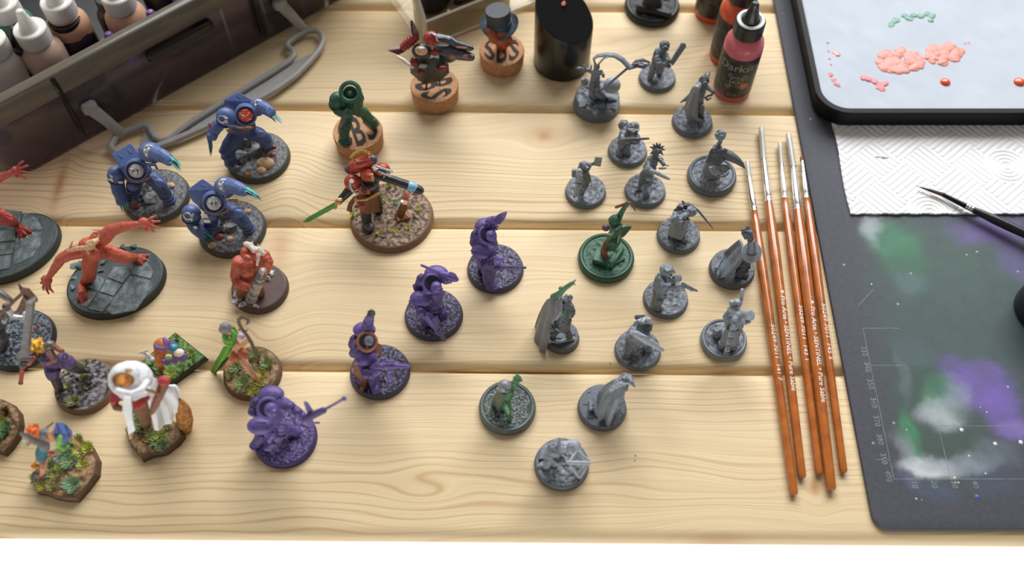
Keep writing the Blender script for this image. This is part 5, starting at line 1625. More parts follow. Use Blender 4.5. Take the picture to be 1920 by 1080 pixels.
def demon():
    f = Fig((0, 290, 3.274), (400, 977, 1022), 5.0, 'leaping red clawed demon miniature with arms spread on an oval stone base', stand=(640, 740))
    f.R = 27.4
    f.O.x -= 1.5; f.O.y -= 3.0
    f.t.location = (f.O.x / 1000, f.O.y / 1000, TZ + f.O.z / 1000)
    f.base(mk('black_green_rim', '25302f', 0.5, 0.1, 300), STONED, amp=0.2, fr=0.4, oval=(0.98, 0.80), rot=math.radians(22), top=0.95)
    flagstones(f, [[(640, 965), (690, 985), (830, 960), (955, 800), (930, 770), (800, 745), (700, 880)], [(540, 950), (635, 970), (705, 880), (610, 850)], [(615, 845), (700, 872), (755, 800), (655, 765)],
                   [(660, 755), (755, 795), (800, 735), (785, 690), (700, 690)], [(805, 735), (930, 765), (945, 720), (905, 650), (800, 680)], [(480, 900), (535, 945), (600, 850), (540, 830), (470, 860)], [(545, 820), (610, 840), (650, 762), (590, 740)]])
    f.rocks([(450, 690, 30), (500, 680, 34), (540, 690, 30), (760, 570, 26), (820, 560, 24), (700, 590, 20), (640, 660, 26), (620, 720, 20), (560, 810, 20), (455, 760, 20), (445, 820, 20)], STONE, 'broken_stone')
    m = f.m()
    m.T([(560, 630, -3), (548, 690, -4), (548, 750, -4), (510, 800, -5), (503, 845, 'g', 3)], [46, 46, 40, 30, 24])
    m.T([(640, 585, 0), (700, 610, -3), (760, 630, -4), (805, 635, 'h', 11), (830, 632, 'g', 3)], [44, 46, 40, 30, 26])
    m.E((585, 600, -3), (62, 50, 56)).E((560, 560, -2), (74, 54, 56)).E((610, 520, 0), (56, 46, 50))
    m.T([(640, 505, 0), (690, 460, 0), (760, 440, -2), (850, 428, -4)], [46, 36, 28, 20])
    m.T([(510, 590, -2), (430, 610, -4), (375, 640, -6), (340, 690, -8), (305, 745, -10)], [46, 38, 32, 26, 18])
    clawed_foot(f, (503, 842, 'g', 3), [(478, 895), (505, 905), (538, 885)], 17, m)
    clawed_foot(f, (828, 632, 'g', 3), [(900, 620), (895, 648), (870, 672)], 18, m)
    hand(m, (880, 418, -5), (1, -0.05, -0.12), 24, 0.42, 4, (0, -0.5, 0.85), 2.8)
    hand(m, (292, 768, -11), (-0.35, -0.5, -0.75), 26, 0.5, 4, (-0.4, -0.6, 0.6), 2.6)
    m.E((590, 610, -9), (34, 30, 40))
    body = m.done('body', REDS)
    toe_claws(f, (503, 842, 'g', 3), [(478, 895), (505, 905), (538, 885)], 13, body)
    toe_claws(f, (828, 632, 'g', 3), [(900, 620), (895, 648), (870, 672)], 13, body)
    f.m().E((556, 562, -8), (28, 20, 24)).T([(540, 545, -7), (575, 530, -6), (600, 520, -4)], [16, 14, 10], 8).T([(415, 588, -5), (480, 575, -7), (540, 570, -9), (600, 530, -6)], [10, 14, 14, 10], 8).T([(530, 570, -9), (545, 610, -11)], [14, 6], 8).done('bone_collar', BONE, body, 0.35)
    for a, b in (((600, 515, -3), (640, 460, 1)), ((640, 465, 1), (565, 460, 3)), ((430, 575, -5), (445, 530, -3))):
        f.m().T([a, b], [9, 3], 7).done('bone_spike', BONE, body, 0)
demon()
def demon_edge():
    f = Fig((0, 290, 3.274), (-170, 290, 765), 5.0, 'red demon miniature cut off by the picture edge, only a clawed foot and hand showing', stand=(60, 560))
    f.R = 22.0
    c = f.v(60, 560, 'g', 0); f.O = Vector((c.x, c.y, 0.05))
    f.t.location = (f.O.x / 1000, f.O.y / 1000, TZ + f.O.z / 1000)
    f.base(MATS['black_green_rim'], STONED, amp=0.1, fr=0.4, oval=(1.25, 0.95), rot=math.radians(35), top=0.95)
    flagstones(f, [[(-20, 330), (60, 345), (140, 350), (120, 440), (-20, 460)], [(150, 350), (230, 390), (265, 460), (130, 470), (125, 440)], [(-20, 470), (100, 470), (98, 530), (-20, 540)],
                   [(108, 480), (262, 475), (250, 560), (200, 630), (75, 690), (92, 540)], [(-20, 548), (95, 540), (80, 610), (-20, 620)], [(-20, 628), (78, 618), (62, 700), (-20, 720)], [(-120, 450), (-25, 450), (-25, 720), (-140, 640)]])
    m = f.m()
    m.T([(-180, 300, 5), (-60, 340, 3), (40, 395, 0), (90, 420, 'h', 9), (115, 440, 'g', 2.4)], [40, 46, 40, 26, 24])
    clawed_foot(f, (115, 440, 'g', 2.4), [(130, 508), (158, 495), (188, 476)], 17, m)
    m.T([(-180, 260, 8), (-110, 210, 5), (0, 140, 2), (70, 112, 0)], [44, 32, 24, 17])
    hand(m, (92, 100, -1), (1, 0.05, 0.15), 20, 0.5, 4, (0, -0.5, 0.85), 3.2)
    m.E((-200, 280, 6), (75, 60, 75))
    m.T([(-190, 320, 4), (-170, 420, 3), (-150, 520, 'g', 1)], [40, 36, 28])
    b = m.done('body', mk('deep_red_skin', '9a3226', 0.5, 0, 350, 0.35, 1200, col2='74261e', thr=(0.4, 0.75)))
    toe_claws(f, (115, 440, 'g', 2.4), [(130, 508), (158, 495), (188, 476)], 13, b)
demon_edge()

# ---------------------------------------------------------------- crouching red gunner
def gunner():
    f = Fig((320, 320, 3.858), (416, 830, 1043), 4.0, 'crouching orange-red hooded gunner miniature on a plain brown base', stand=(580, 900))
    f.base(mk('dark_brown_rim', '54413c', 0.5, 0.06, 300), None)
    MB().lathe([(f.R * 0.9, f.hb), (f.R * 0.9, f.hb + 0.15), (0.1, f.hb + 0.2)], f.O, n=40).build('ground_texture', mk('brown_grit', '5f4d49', 0.7, 0.1, 900, 0.3, 3000), f.b, f.O)
    f.rocks([(480, 890, 30), (500, 930, 36), (470, 950, 28), (520, 970, 30), (600, 950, 34), (620, 980, 24), (690, 780, 40), (720, 750, 34), (540, 880, 24)], mk('pale_grey_rock', '8c8684', 0.6, 0, 600, 0.5, 1200, col2='c9c6c4', thr=(0.4, 0.6)))
    m = f.m()
    m.E((560, 700), (90, 66, 88)).E((500, 670), (58, 52, 62)).E((650, 650, 2), (60, 48, 56)).E((560, 760, -3), (76, 60, 60))
    m.T([(488, 680, -2), (468, 760, -5), (480, 810, -8), (545, 840, -10), (590, 860, -11)], [46, 38, 36, 30, 24])
    m.T([(680, 610, 0), (705, 660, -3), (690, 720, -7), (655, 760, -10)], [38, 36, 32, 24])
    m.E((575, 735, -9), (34, 26, 30)).E((545, 745, -9), (34, 26, 30))
    b = m.done('body', ORS)
    f.m().T([(540, 820), (510, 890, 'g', 2)], [46, 40]).T([(610, 820), (650, 880, 'g', 3)], [42, 36]).done('legs', LEATH, None)
    h = f.m().E((560, 600, -2), (52, 50, 58)).E((555, 635, -7), (30, 24, 34)).done('hood', ORS, None)
    f.m().E((556, 640, -10), (20, 10, 22)).done('face', FLESHD, h, 0)
    col = f.m().T([(545, 530, 2), (580, 545, -1), (600, 580, -4)], [20, 24, 16], 10).T([(600, 570, 0), (640, 575, -2), (668, 600, -3)], [26, 24, 18], 10).T([(640, 610, -6), (625, 680, -9)], [12, 10], 8).done('bone_collar', mk('pale_bone', 'cfc0b4', 0.5, 0.2, 500, 0.3, 1400), None, 0.35)
    for a, c in (((590, 545, 0), (590, 512, 2)), ((640, 560, 0), (628, 530, 1)), ((560, 540, 0), (535, 540, 0))):
        f.m().T([a, c], [10, 2.5], 7).done('collar_spike', MATS['pale_bone'], col, 0)
    g = f.m().T([(665, 730, -9), (625, 830, -12), (585, 920, -14)], [30, 34, 34], 14).done('gun_barrel', mk('bright_gunmetal', 'a79d98', 0.35, 0.25, 600, 0.3, 1500, metal=0.4), None, 0)
    for u in (0.1, 0.3, 0.5, 0.75, 0.95):
        x, y, d = 665 - 80 * u, 730 + 190 * u, -9 - 5 * u
        f.m().T([(x, y, d), (x - 5, y + 12, d - .4)], 39, 14).done('barrel_band', GUNM, g, 0)
    f.m().E((577, 936, -14.4), (22, 22, 14)).done('muzzle', BLAK, g, 0)
    f.m().E((665, 745, -10), 22).E((590, 865, -12.5), 22).done('hands', ORS, b, 0.35)
gunner()

# ---------------------------------------------------------------- axe miniature at the picture edge
def axe_edge():
    f = Fig((0, 510, 3.724), (-150, 332, 700), 4.0, 'rusty double-axe miniature on a blue-grey rubble base at the picture edge', stand=(60, 480))
    f.base(mk('dark_slate_rim', '2c3136', 0.5, 0.1, 300), mk('blue_grey_rubble', '262a30', 0.7, 0, 500, 0.9, 900, col2='7d8892', thr=(0.42, 0.62)), amp=1.4, fr=0.4, seed=12)
    f.rocks([(250, 400, 16), (270, 380, 14), (240, 420, 16), (280, 360, 12)], mk('blood_gore', '7c3038', 0.4, 0.3, 600), 'gore')
    f.rocks([(60, 420, 30), (20, 460, 34), (100, 480, 26), (40, 540, 30), (120, 440, 22), (20, 600, 30)], MATS['blue_grey_rubble'])
    RUST = mk('rusty_iron', '4a302a', 0.5, 0, 500, 0.4, 1300, col2='7a5a50', thr=(0.4, 0.7))
    b = f.m().E((-40, 330), (85, 70, 95)).T([(-20, 400), (20, 470, -3), (10, 540, 'g', 1)], [44, 40, 36]).T([(-70, 400), (-80, 480), (-80, 540, 'g', 1)], [44, 40, 36]).T([(0, 300, -2), (60, 290, -5), (40, 240, -7)], [34, 28, 24]).E((-50, 230), (40, 40, 44)).done('armour_body', mk('tarnished_armour', '4c4a4c', 0.45, 0.3, 500, 0.3, 1300, metal=0.3))
    f.m().T([(30, 330, -3), (25, 400, 'h', 8)], [20, 16]).done('chain_hanging', GPL, b, 0)
    a = f.m().T([(-20, 330, -6), (70, 230, -8), (165, 140, -9)], 11, 8).done('axe_shaft', RUST, None, 0)
    f.m().SL([(128, 82, -9), (150, 110, -9), (200, 118, -10), (258, 185, -11), (262, 205, -11), (215, 200, -10), (150, 150, -9)], 12).done('axe_head', RUST, a, 0, smooth=False)
    f.m().SL([(165, 160, -10), (205, 205, -11), (180, 262, -12), (100, 292, -12), (130, 240, -11)], 12).done('axe_head', RUST, a, 0, smooth=False)
    f.m().T([(-30, 130, -4), (40, 175, -6), (80, 205, -7)], [24, 22, 18], 10).done('vambrace', GUNM, None, 0)
    f.m().T([(60, 275, -8), (90, 310, -9), (170, 320, -9), (175, 290, -9)], 16, 8).done('silver_hook', SIL, b, 0)
axe_edge()

# ---------------------------------------------------------------- blond swordsman
def swordsman():
    f = Fig((0, 510, 3.724), (347, 772, 1005), 4.4, 'spiky blond swordsman miniature in purple swinging an oversized grey sword', stand=(470, 760))
    f.base(BRNR, RUBG, amp=1.6, fr=0.42, seed=21)
    f.tuft(515, 910, 50, GRN3, 60, 3.0); f.tuft(610, 805, 44, mk('dark_olive_flock', '4d5634', 0.8, 0.3, 900), 50, 2.6); f.tuft(475, 800, 34, GRN3, 40, 2.0); f.tuft(580, 740, 30, GRN2, 36, 1.6); f.tuft(600, 640, 26, GRN3, 30, 1.6); f.tuft(480, 700, 24, GRN3, 30, 1.6)
    PURC = mk('purple_cloth', '4d3a66', 0.6, 0.2, 500, 0.3, 1200)
    lg = f.m().T([(350, 640), (370, 690, -3), (365, 715, -4)], [44, 56, 46]).T([(375, 625), (440, 615, 0), (480, 635, -1)], [42, 56, 50]).done('trousers', PURC)
    for y in (600, 625, 650):
        f.m().TR((455, y, -6), 22, 7, frame((0.9, 0, 0.3)), 14, 6).done('trouser_fold', PURC, lg, 0)
    f.m().T([(385, 745, -4), (405, 790, -6), (412, 815, 'g', 1)], [34, 32, 30]).E((418, 822, 'g', 1), (30, 38, 20)).done('boot', mk('dark_boot', '3a322f', 0.5, 0.2, 400), None)
    f.m().T([(510, 665, -1), (560, 682, 'h', 9), (610, 690, 'h', 8)], [36, 30, 20]).done('boot', MATS['dark_boot'], None)
    t = f.m().T([(355, 630), (320, 590, 0), (300, 560, 2)], [46, 52, 46]).done('torso', PURC)
    f.m().T([(345, 560, -3), (380, 605, -6)], [26, 22], 8).T([(330, 640, -4), (390, 620, -6)], 12, 8).done('belt_straps', mk('brown_strap', '8a5f52', 0.6, 0.2, 400), t, 0)
    f.m().E((348, 515, 0), (40, 38, 40)).done('shoulder_pad', GUNM, t, 0)
    f.m().T([(365, 515, 0), (390, 528, -2), (415, 545, -3)], [22, 19, 17]).E((430, 552, -4), (20, 18, 18)).done('arm', LEATH)
    f.m().T([(300, 560, 0), (240, 590, -4), (190, 620, -6)], [26, 24, 20]).E((170, 630, -7), (26, 24, 30)).done('arm', mk('dark_sleeve', '3c3338', 0.6, 0.2, 400))
    f.m().T([(235, 600, -6), (200, 640, -8)], 16, 8).done('wristband', mk('muted_red', '8f3b35', 0.5, 0.2, 400), t, 0)
    BLON = mk('blond_paint', 'd8a93e', 0.55, 0.2, 400)
    hd = f.m().E((268, 548, 0), (40, 40, 42)).done('head', SKIN, None, 0.35)
    mb = f.m().E((255, 520, 1), (50, 48, 44))
    c = f.v(255, 520, 1)
    for _ in range(34):
        d = Vector((random.uniform(-1, 1), random.uniform(-1, 1), random.uniform(-0.1, 1))).normalized()
        mb.tube([c + d * 2.2, c + d * random.uniform(4.2, 5.4)], [1.5, 0.3], 6)
    mb.done('spiky_hair', BLON, hd, 0)
    sw = f.m().SL([(140, 595, -7), (205, 600, -7), (245, 215, -1), (255, 170, 0), (185, 210, -1), (183, 240, -1.2)], 16).done('sword_blade', STEEL, None, 0, smooth=False)
    f.m().T([(196, 560, -8.2), (232, 230, -2.5)], 5, 6).done('fuller', GUNM, sw, 0)
    f.m().B((172, 602, -7), (90, 30, 26), bev=5).done('crossguard', GUNM, sw, 0)
    f.m().E((160, 650, -8), (28, 26, 22)).done('fist', mk('grey_glove', '5a5c60', 0.6, 0.2, 400), None, 0)
    f.m().T([(155, 680, -8), (146, 760, -9)], 14, 10).done('grip', mk('red_grip', 'a1403a', 0.5, 0.2, 400), sw, 0)
    f.m().E((144, 775, -9), (17, 15, 15)).done('pommel', GUNM, sw, 0)
swordsman()

# ---------------------------------------------------------------- white-hooded fox archer
def shaped_base(f, poly, mat, ground, amp=1.4, fr=0.35, seed=0.0, h=None):
    """base with an irregular cut outline; poly in drawing units on the table top"""
    h = h or f.hb
    pts = [f.v(x, y, 'h', h) for x, y in poly]
    n = len(pts); cen = sum(pts, Vector()) / n
    lo = [Vector((cen.x + (p.x - cen.x) * 1.06, cen.y + (p.y - cen.y) * 1.06, 0.05)) for p in pts]
    hi = [Vector((p.x, p.y, h)) for p in pts]
    mb = MB(); mb.add(lo + hi, [(i, (i + 1) % n, n + (i + 1) % n, n + i) for i in range(n)] + [tuple(range(n - 1, -1, -1)), tuple(range(n, 2 * n))])
    f.b = mb.build('base', mat, f.t, f.O, smooth=False)
    vs = []; fs = []; m = 12
    # refine the outline for the ground
    out = []
    for i in range(n):
        for k in range(4):
            out.append(hi[i].lerp(hi[(i + 1) % n], k / 4))
    N_ = len(out)
    for i in range(m + 1):
        u = i / m * 0.97
        for q in out:
            p = cen.lerp(q, u)
            z = h + 0.1 + max(0, amp * (0.4 + noise.fractal(Vector((p.x * fr + seed, p.y * fr, seed)), 0.8, 2, 4))) * min(1, (1 - i / m) * 5)
            vs.append(Vector((p.x, p.y, z)))
    for i in range(m):
        for j in range(N_):
            fs.append((i * N_ + j, i * N_ + (j + 1) % N_, (i + 1) * N_ + (j + 1) % N_, (i + 1) * N_ + j))
    mb = MB(); mb.add(vs, fs); mb.build('ground_texture', ground, f.b, f.O, angle=None)
WHC = mk('white_cloth', 'd9dbdd', 0.65, 0.06, 200, 0.15, 900)
def archer():
    f = Fig((190, 590, 3.723), (165, 565, 1005), 5.0, 'fox archer miniature in a white hood and cloak with a bushy tail', stand=(340, 800))
    shaped_base(f, [(165, 800), (195, 890), (240, 940), (280, 1000), (330, 975), (440, 950), (520, 890), (560, 840), (545, 770), (470, 720), (330, 700), (220, 730)], mk('earth_brown_rim', '5c432f', 0.7, 0.15, 300, 0.3, 900), SCRG, 1.6, 0.4, 4)
    for x, y, r, mt, h in ((280, 775, 64, GRN1, 4.6), (250, 690, 50, GRN1, 4.4), (400, 880, 70, GRN1, 3.8), (420, 850, 50, GRN2, 2.6), (440, 790, 46, GRN3, 2.6), (340, 820, 40, GRN3, 2.6), (430, 920, 40, GRN4, 3.0)):
        f.tuft(x, y, r, mt, 60, h)
    f.rocks([(215, 865, 18), (300, 870, 20), (310, 885, 14)], mk('amber_stone', 'b8823e', 0.6, 0.2, 400))
    b = f.m().T([(250, 560), (275, 640, 1), (300, 720, 2), (310, 770, 'g', 1)], [56, 52, 44, 36]).done('body', mk('brown_tunic', '6b4a34', 0.6, 0.2, 400))
    RSL = mk('red_sleeve', 'a83a38', 0.6, 0.15, 400, 0.2, 1000)
    f.m().T([(150, 560, -4), (100, 560, -6), (92, 600, -8)], [40, 36, 32]).done('red_sleeve', RSL)
    f.m().T([(290, 570, -5), (265, 610, -9), (230, 630, -11)], [46, 42, 34]).done('red_sleeve', RSL)
    f.m().T([(92, 620, -9), (100, 645, -10), (140, 655, -12)], [24, 24, 20]).done('paw', LEATH)
    # hood
    hd = f.m().E((205, 450, 0), (140, 120, 105)).E((165, 420, -4), (90, 80, 70)).E((240, 520, -2), (110, 90, 50)).done('hood', WHC)
    for x, y, d, r, a in ((210, 520, -10, 120, 0.25), (230, 545, -6, 130, 0.35)):
        f.m().T([(x - 120, y - 20, d + 3), (x - 80, y + 20, d - 3), (x, y + 34, d - 5), (x + 70, y + 5, d - 2), (x + 110, y - 50, d + 4)], 22, 8).done('hood_fold', WHC, hd, 0.4)
    f.m().E((152, 456, -15), (64, 44, 56)).done('hood_opening', mk('dark_brown_lining', '6e4a24', 0.8), hd, 0)  # dark brown lump fills the hood opening
    hf = f.m().E((158, 462, -17), (44, 34, 40)).T([(148, 470, -18), (138, 490, -22)], [26, 14], 10).done('fox_face', mk('fox_fur', 'b87328', 0.7, 0.25, 900, 0.4, 1500), None, 0.35)
    f.m().E((137, 493, -23.5), (9, 8, 8)).done('nose', BLAK, hf, 0)
    f.m().E((190, 388, -14), (22, 14, 18)).done('brooch', BONE, hd, 0)
        # scarf tail hanging in front
    f.m().S([[(155, 570, -14), (205, 575, -14)], [(150, 650, -16), (215, 655, -16)], [(165, 700, -17), (215, 700, -17)], [(180, 760, -17), (225, 755, -17)], [(190, 830, -16), (235, 800, -16)]], 1.4, 4, 0.4, 2).done('scarf_tail', WHC, None, 0)
    # cloak sweeping away behind
    f.m().S([[(320, 560, -2), (345, 530, 0), (360, 470, 4), (370, 440, 6)], [(340, 640, -4), (400, 600, 2), (440, 540, 6), (460, 490, 9)], [(360, 720, -5), (440, 680, 2), (500, 590, 6), (530, 500, 10)], [(370, 800, -5), (470, 760, 0), (520, 680, 4), (552, 600, 8)]], 1.2, 5, 1.0, 3).done('cloak', WHC, None, 0)
    q = f.m().T([(440, 470, -6), (400, 570, -10), (365, 650, -13), (350, 690, -14)], [34, 27, 22, 12], 12).done('quiver', LEATH, None, 0)
    f.m().E((437, 462, -6), (40, 34, 30)).done('quiver_mouth', RSL, q, 0)
    for u in (0.3, 0.5, 0.68):
        x, y = 440 - 90 * u, 470 + 220 * u
        f.m().TR((x, y, -6 - 8 * u), 29 - 8 * u, 5, frame((-0.3, -0.35, -0.5)), 16, 6).done('quiver_band', BONE, q, 0)
    f.m().T([(300, 520, -10), (340, 530, -11), (390, 550, -11), (420, 540, -9)], 10, 8).done('bow_limb', BRZ, None, 0)
    f.m().T([(545, 610, 7), (572, 670, 6), (582, 740, 4), (585, 800, 2), (575, 838, 2)], [30, 52, 58, 46, 18], 14).done('fox_tail', mk('fox_tail_fur', '9c6430', 0.8, 0, 500, 0.9, 900, col2='c79050', thr=(0.4, 0.65)))
archer()

# ---------------------------------------------------------------- little shell-backed wizard on a square base
def shell_wizard():
    f = Fig((190, 590, 3.723), (280, 725, 490), 4.0, 'tiny orange and purple robed creature on a square green base', stand=(480, 340))
    h = 4.0
    cs = [f.v(x, y, 'h', h) for x, y in ((515, 125), (726, 292), (492, 470), (278, 332))]
    cen = sum(cs, Vector()) / 4
    f.O = Vector((cen.x, cen.y, 0.05)); f.t.location = (f.O.x / 1000, f.O.y / 1000, TZ + f.O.z / 1000)
    lo = [Vector((cen.x + (p.x - cen.x) * 1.05, cen.y + (p.y - cen.y) * 1.05, 0.05)) for p in cs]
    mb = MB(); mb.hull(lo + [Vector((p.x, p.y, h)) for p in cs])
    f.b = mb.build('base', mk('black_green_edge', '1e2a1e', 0.5, 0.1, 300), f.t, f.O, smooth=False)
    n = 24; vs = []; fs = []
    for i in range(n + 1):
        for j in range(n + 1):
            p = cs[0].lerp(cs[1], i / n).lerp(cs[3].lerp(cs[2], i / n), j / n)
            p = cen.lerp(p, 0.96); w = min(i, j, n - i, n - j)
            vs.append(Vector((p.x, p.y, h + 0.1 + (0.7 * (0.5 + noise.noise(p * 0.7)) if w > 1 else 0))))
    for i in range(n):
        for j in range(n):
            a = i * (n + 1) + j; fs.append((a, a + 1, a + n + 2, a + n + 1))
    mb = MB(); mb.add(vs, fs); mb.build('ground_texture', mk('bright_green_turf', '3f6a35', 0.85, 0, 700, 0.9, 1200, col2='7d9a52', thr=(0.4, 0.65)), f.b, f.O, angle=None)
    for x, y, r, mt in ((480, 420, 60, GRN2), (420, 400, 40, GRN1), (625, 275, 40, GRN3), (520, 170, 40, GRN1), (560, 380, 40, GRN1), (350, 330, 30, GRN1), (640, 330, 36, GRN1)):
        f.tuft(x, y, r, mt, 44, 2.0)
    ORC = mk('orange_cloth', 'c26a32', 0.55, 0.2, 400, 0.2, 900); PUC = mk('violet_trim', '6c5590', 0.55, 0.15, 400, 0.2, 900)
    b = f.m().E((430, 220), (62, 55, 68)).E((470, 260, -2), (72, 55, 60)).T([(400, 260, -3), (405, 310, -5), (415, 360, 'g', 2)], [34, 30, 22]).done('robe', ORC)
    f.m().T([(375, 210, -5), (400, 235, -9), (450, 240, -10), (475, 225, -9), (470, 190, -7)], 13, 8).T([(440, 170, -7), (450, 200, -9)], 14, 8).done('collar_trim', PUC, b, 0)
    f.m().E((505, 235, -8), 32).done('blue_orb', mk('teal_shell_paint', '2f8aa0', 0.4, 0.2, 500), b, 0)
    f.m().E((540, 265, -10), (36, 28, 22)).done('cream_bundle', mk('cream_paint', 'd8cdb0', 0.6, 0.1, 400), b, 0)
    f.m().E((470, 295, -9), (24, 20, 20)).done('green_pouch', GRN1, b, 0)
    mb = f.m()
    for k in range(9):
        a = k / 8
        mb.E((440 + 140 * a, 330 - 30 * a + 12 * math.sin(k * 2.1), -8 + 4 * a), (22, 18, 26), nu=10, nv=7)
    for k in range(7):
        mb.E((500 + 78 * k / 6, 200 + 70 * k / 6, 2), (18, 16, 20), nu=10, nv=7)
    mb.done('ruffled_hem', PUC, b, 0.35)
    ft = f.m(); c = (420, 375)
    for x, y in ((405, 390), (422, 398), (440, 388)):
        ft.T([(415, 352, 'g', 2), (x, y, 'g', 0.6)], [14, 8], 8)
    ft.done('foot', mk('orange_foot', 'a8522c', 0.6, 0.15, 400), b, 0.35)
    st = f.m().T([(355, 310, -2), (320, 280, -1), (285, 262, 0)], [18, 14, 10], 8).T([(265, 268, 0), (320, 250, 0)], 9, 8).T([(310, 300, -2), (350, 320, -3)], 9, 8).T([(320, 325, -3), (375, 310, -3)], 8, 8).done('bone_staff', mk('bone_white', 'c9c9c6', 0.5, 0.15, 500), None, 0.35)
shell_wizard()

# ---------------------------------------------------------------- druid with green scarf
def druid():
    f = Fig((190, 590, 3.723), (828, 1237, 606), 4.2, 'druid miniature with green scarf and crooked staff on a grassy base', stand=(1030, 430))
    f.base(mk('walnut_rim', '6a4f3a', 0.7, 0.1, 300), SCRG, amp=1.2, fr=0.4, seed=31)
    for x, y, r, mt, h in ((995, 490, 70, GRN1, 3.8), (950, 370, 56, GRN1, 3.2), (1100, 480, 62, GRN2, 2.2), (1060, 540, 50, GRN2, 2.0), (1160, 350, 56, GRN1, 3.0), (1080, 280, 44, GRN3, 2.6), (1050, 400, 40, GRN4, 2.4), (900, 430, 36, GRN3, 2.0), (1120, 420, 50, GRN2, 1.8), (1040, 300, 40, GRN4, 2.4)):
        f.tuft(x, y, r, mt, 60, h)
    m = f.m().T([(975, 295), (1010, 350, -3), (1045, 400, -5), (1075, 440, 'g', 2)], [30, 27, 22, 20]).E((1085, 450, 'g', 1), (26, 22, 14))
    m.T([(930, 285), (890, 330, 2), (850, 370, 4)], [26, 22, 17]).T([(960, 240), (950, 190, 0)], [34, 36]).T([(960, 190, -2), (985, 215, -6), (1020, 180, -7), (1030, 160, -7)], [18, 15, 13, 12]).E((895, 120, 0), (26, 26, 30)).T([(915, 180, -2), (925, 230, -6), (985, 205, -8), (1020, 175, -8)], [16, 14, 12, 11])
    b = m.done('body', SKIN)
    f.m().T([(965, 255), (945, 285, -2), (930, 300, -2)], [38, 42, 36]).T([(985, 270, -3), (1010, 285, -2)], [34, 24]).done('orange_kilt', mk('rust_kilt', 'a0562c', 0.6, 0.2, 400, 0.2, 900))
    f.m().E((868, 92, 0), (40, 38, 40)).E((845, 105, 1), (24, 22, 26)).T([(850, 70, 2), (835, 110, 2)], 14, 8).done('grey_hair', mk('grey_hair_paint', '77757c', 0.6, 0.2, 900, 0.4, 1500), b, 0.35)
    GSC = mk('leaf_green_cloth', '5d9a34', 0.6, 0.15, 300, 0.15, 900)
    sc = f.m().TR((895, 150, -2), 30, 19, frame((0.2, -0.5, 0.8)), 20, 8).TR((898, 172, -2), 32, 16, frame((0.1, -0.4, 0.9)), 20, 8).T([(920, 90, 3), (938, 130, 2), (920, 170, -2), (930, 230, -6)], [14, 18, 18, 14], 8).done('scarf', GSC, None, 0.4)
    f.m().S([[(930, 190, 2), (890, 215, 1), (860, 220, 4)], [(900, 260, 2), (860, 275, 1), (830, 280, 5)], [(840, 345, 4), (815, 345, 3), (795, 345, 6)], [(795, 410, 5), (780, 412, 5), (768, 405, 7)]], 1.1, 5, 0.5, 2).done('cloak', GSC, None, 0)
    f.m().T([(900, 300, 1), (860, 340, 3), (820, 385, 5)], [12, 16, 8], 8).done('dark_cloth', BLAK, b, 0)
    WDK = mk('dark_staff_wood', '5a4232', 0.6, 0.25, 400, 0.3, 900)
    st = f.m().T([(1095, 325, 'g', 0.3), (1075, 270, -7), (1050, 200, -8), (1020, 150, -8), (985, 105, -7), (962, 65, -6), (958, 35, -5), (985, 15, -5), (1015, 22, -5), (1028, 50, -5), (1015, 65, -5)], [9, 10, 12, 11, 11, 11, 11, 11, 11, 10, 6], 8).done('staff', WDK, None, 0)
    f.m().T([(978, 95, -7), (955, 110, -7)], [8, 4], 6).T([(1005, 125, -8), (1020, 100, -8)], [7, 3], 6).done('staff_knot', WDK, st, 0)
    f.m().E((975, 150, -4), (24, 20, 22)).done('pouch', mk('lavender_pouch', 'a9a3b8', 0.6, 0.1, 400), b, 0)
druid()

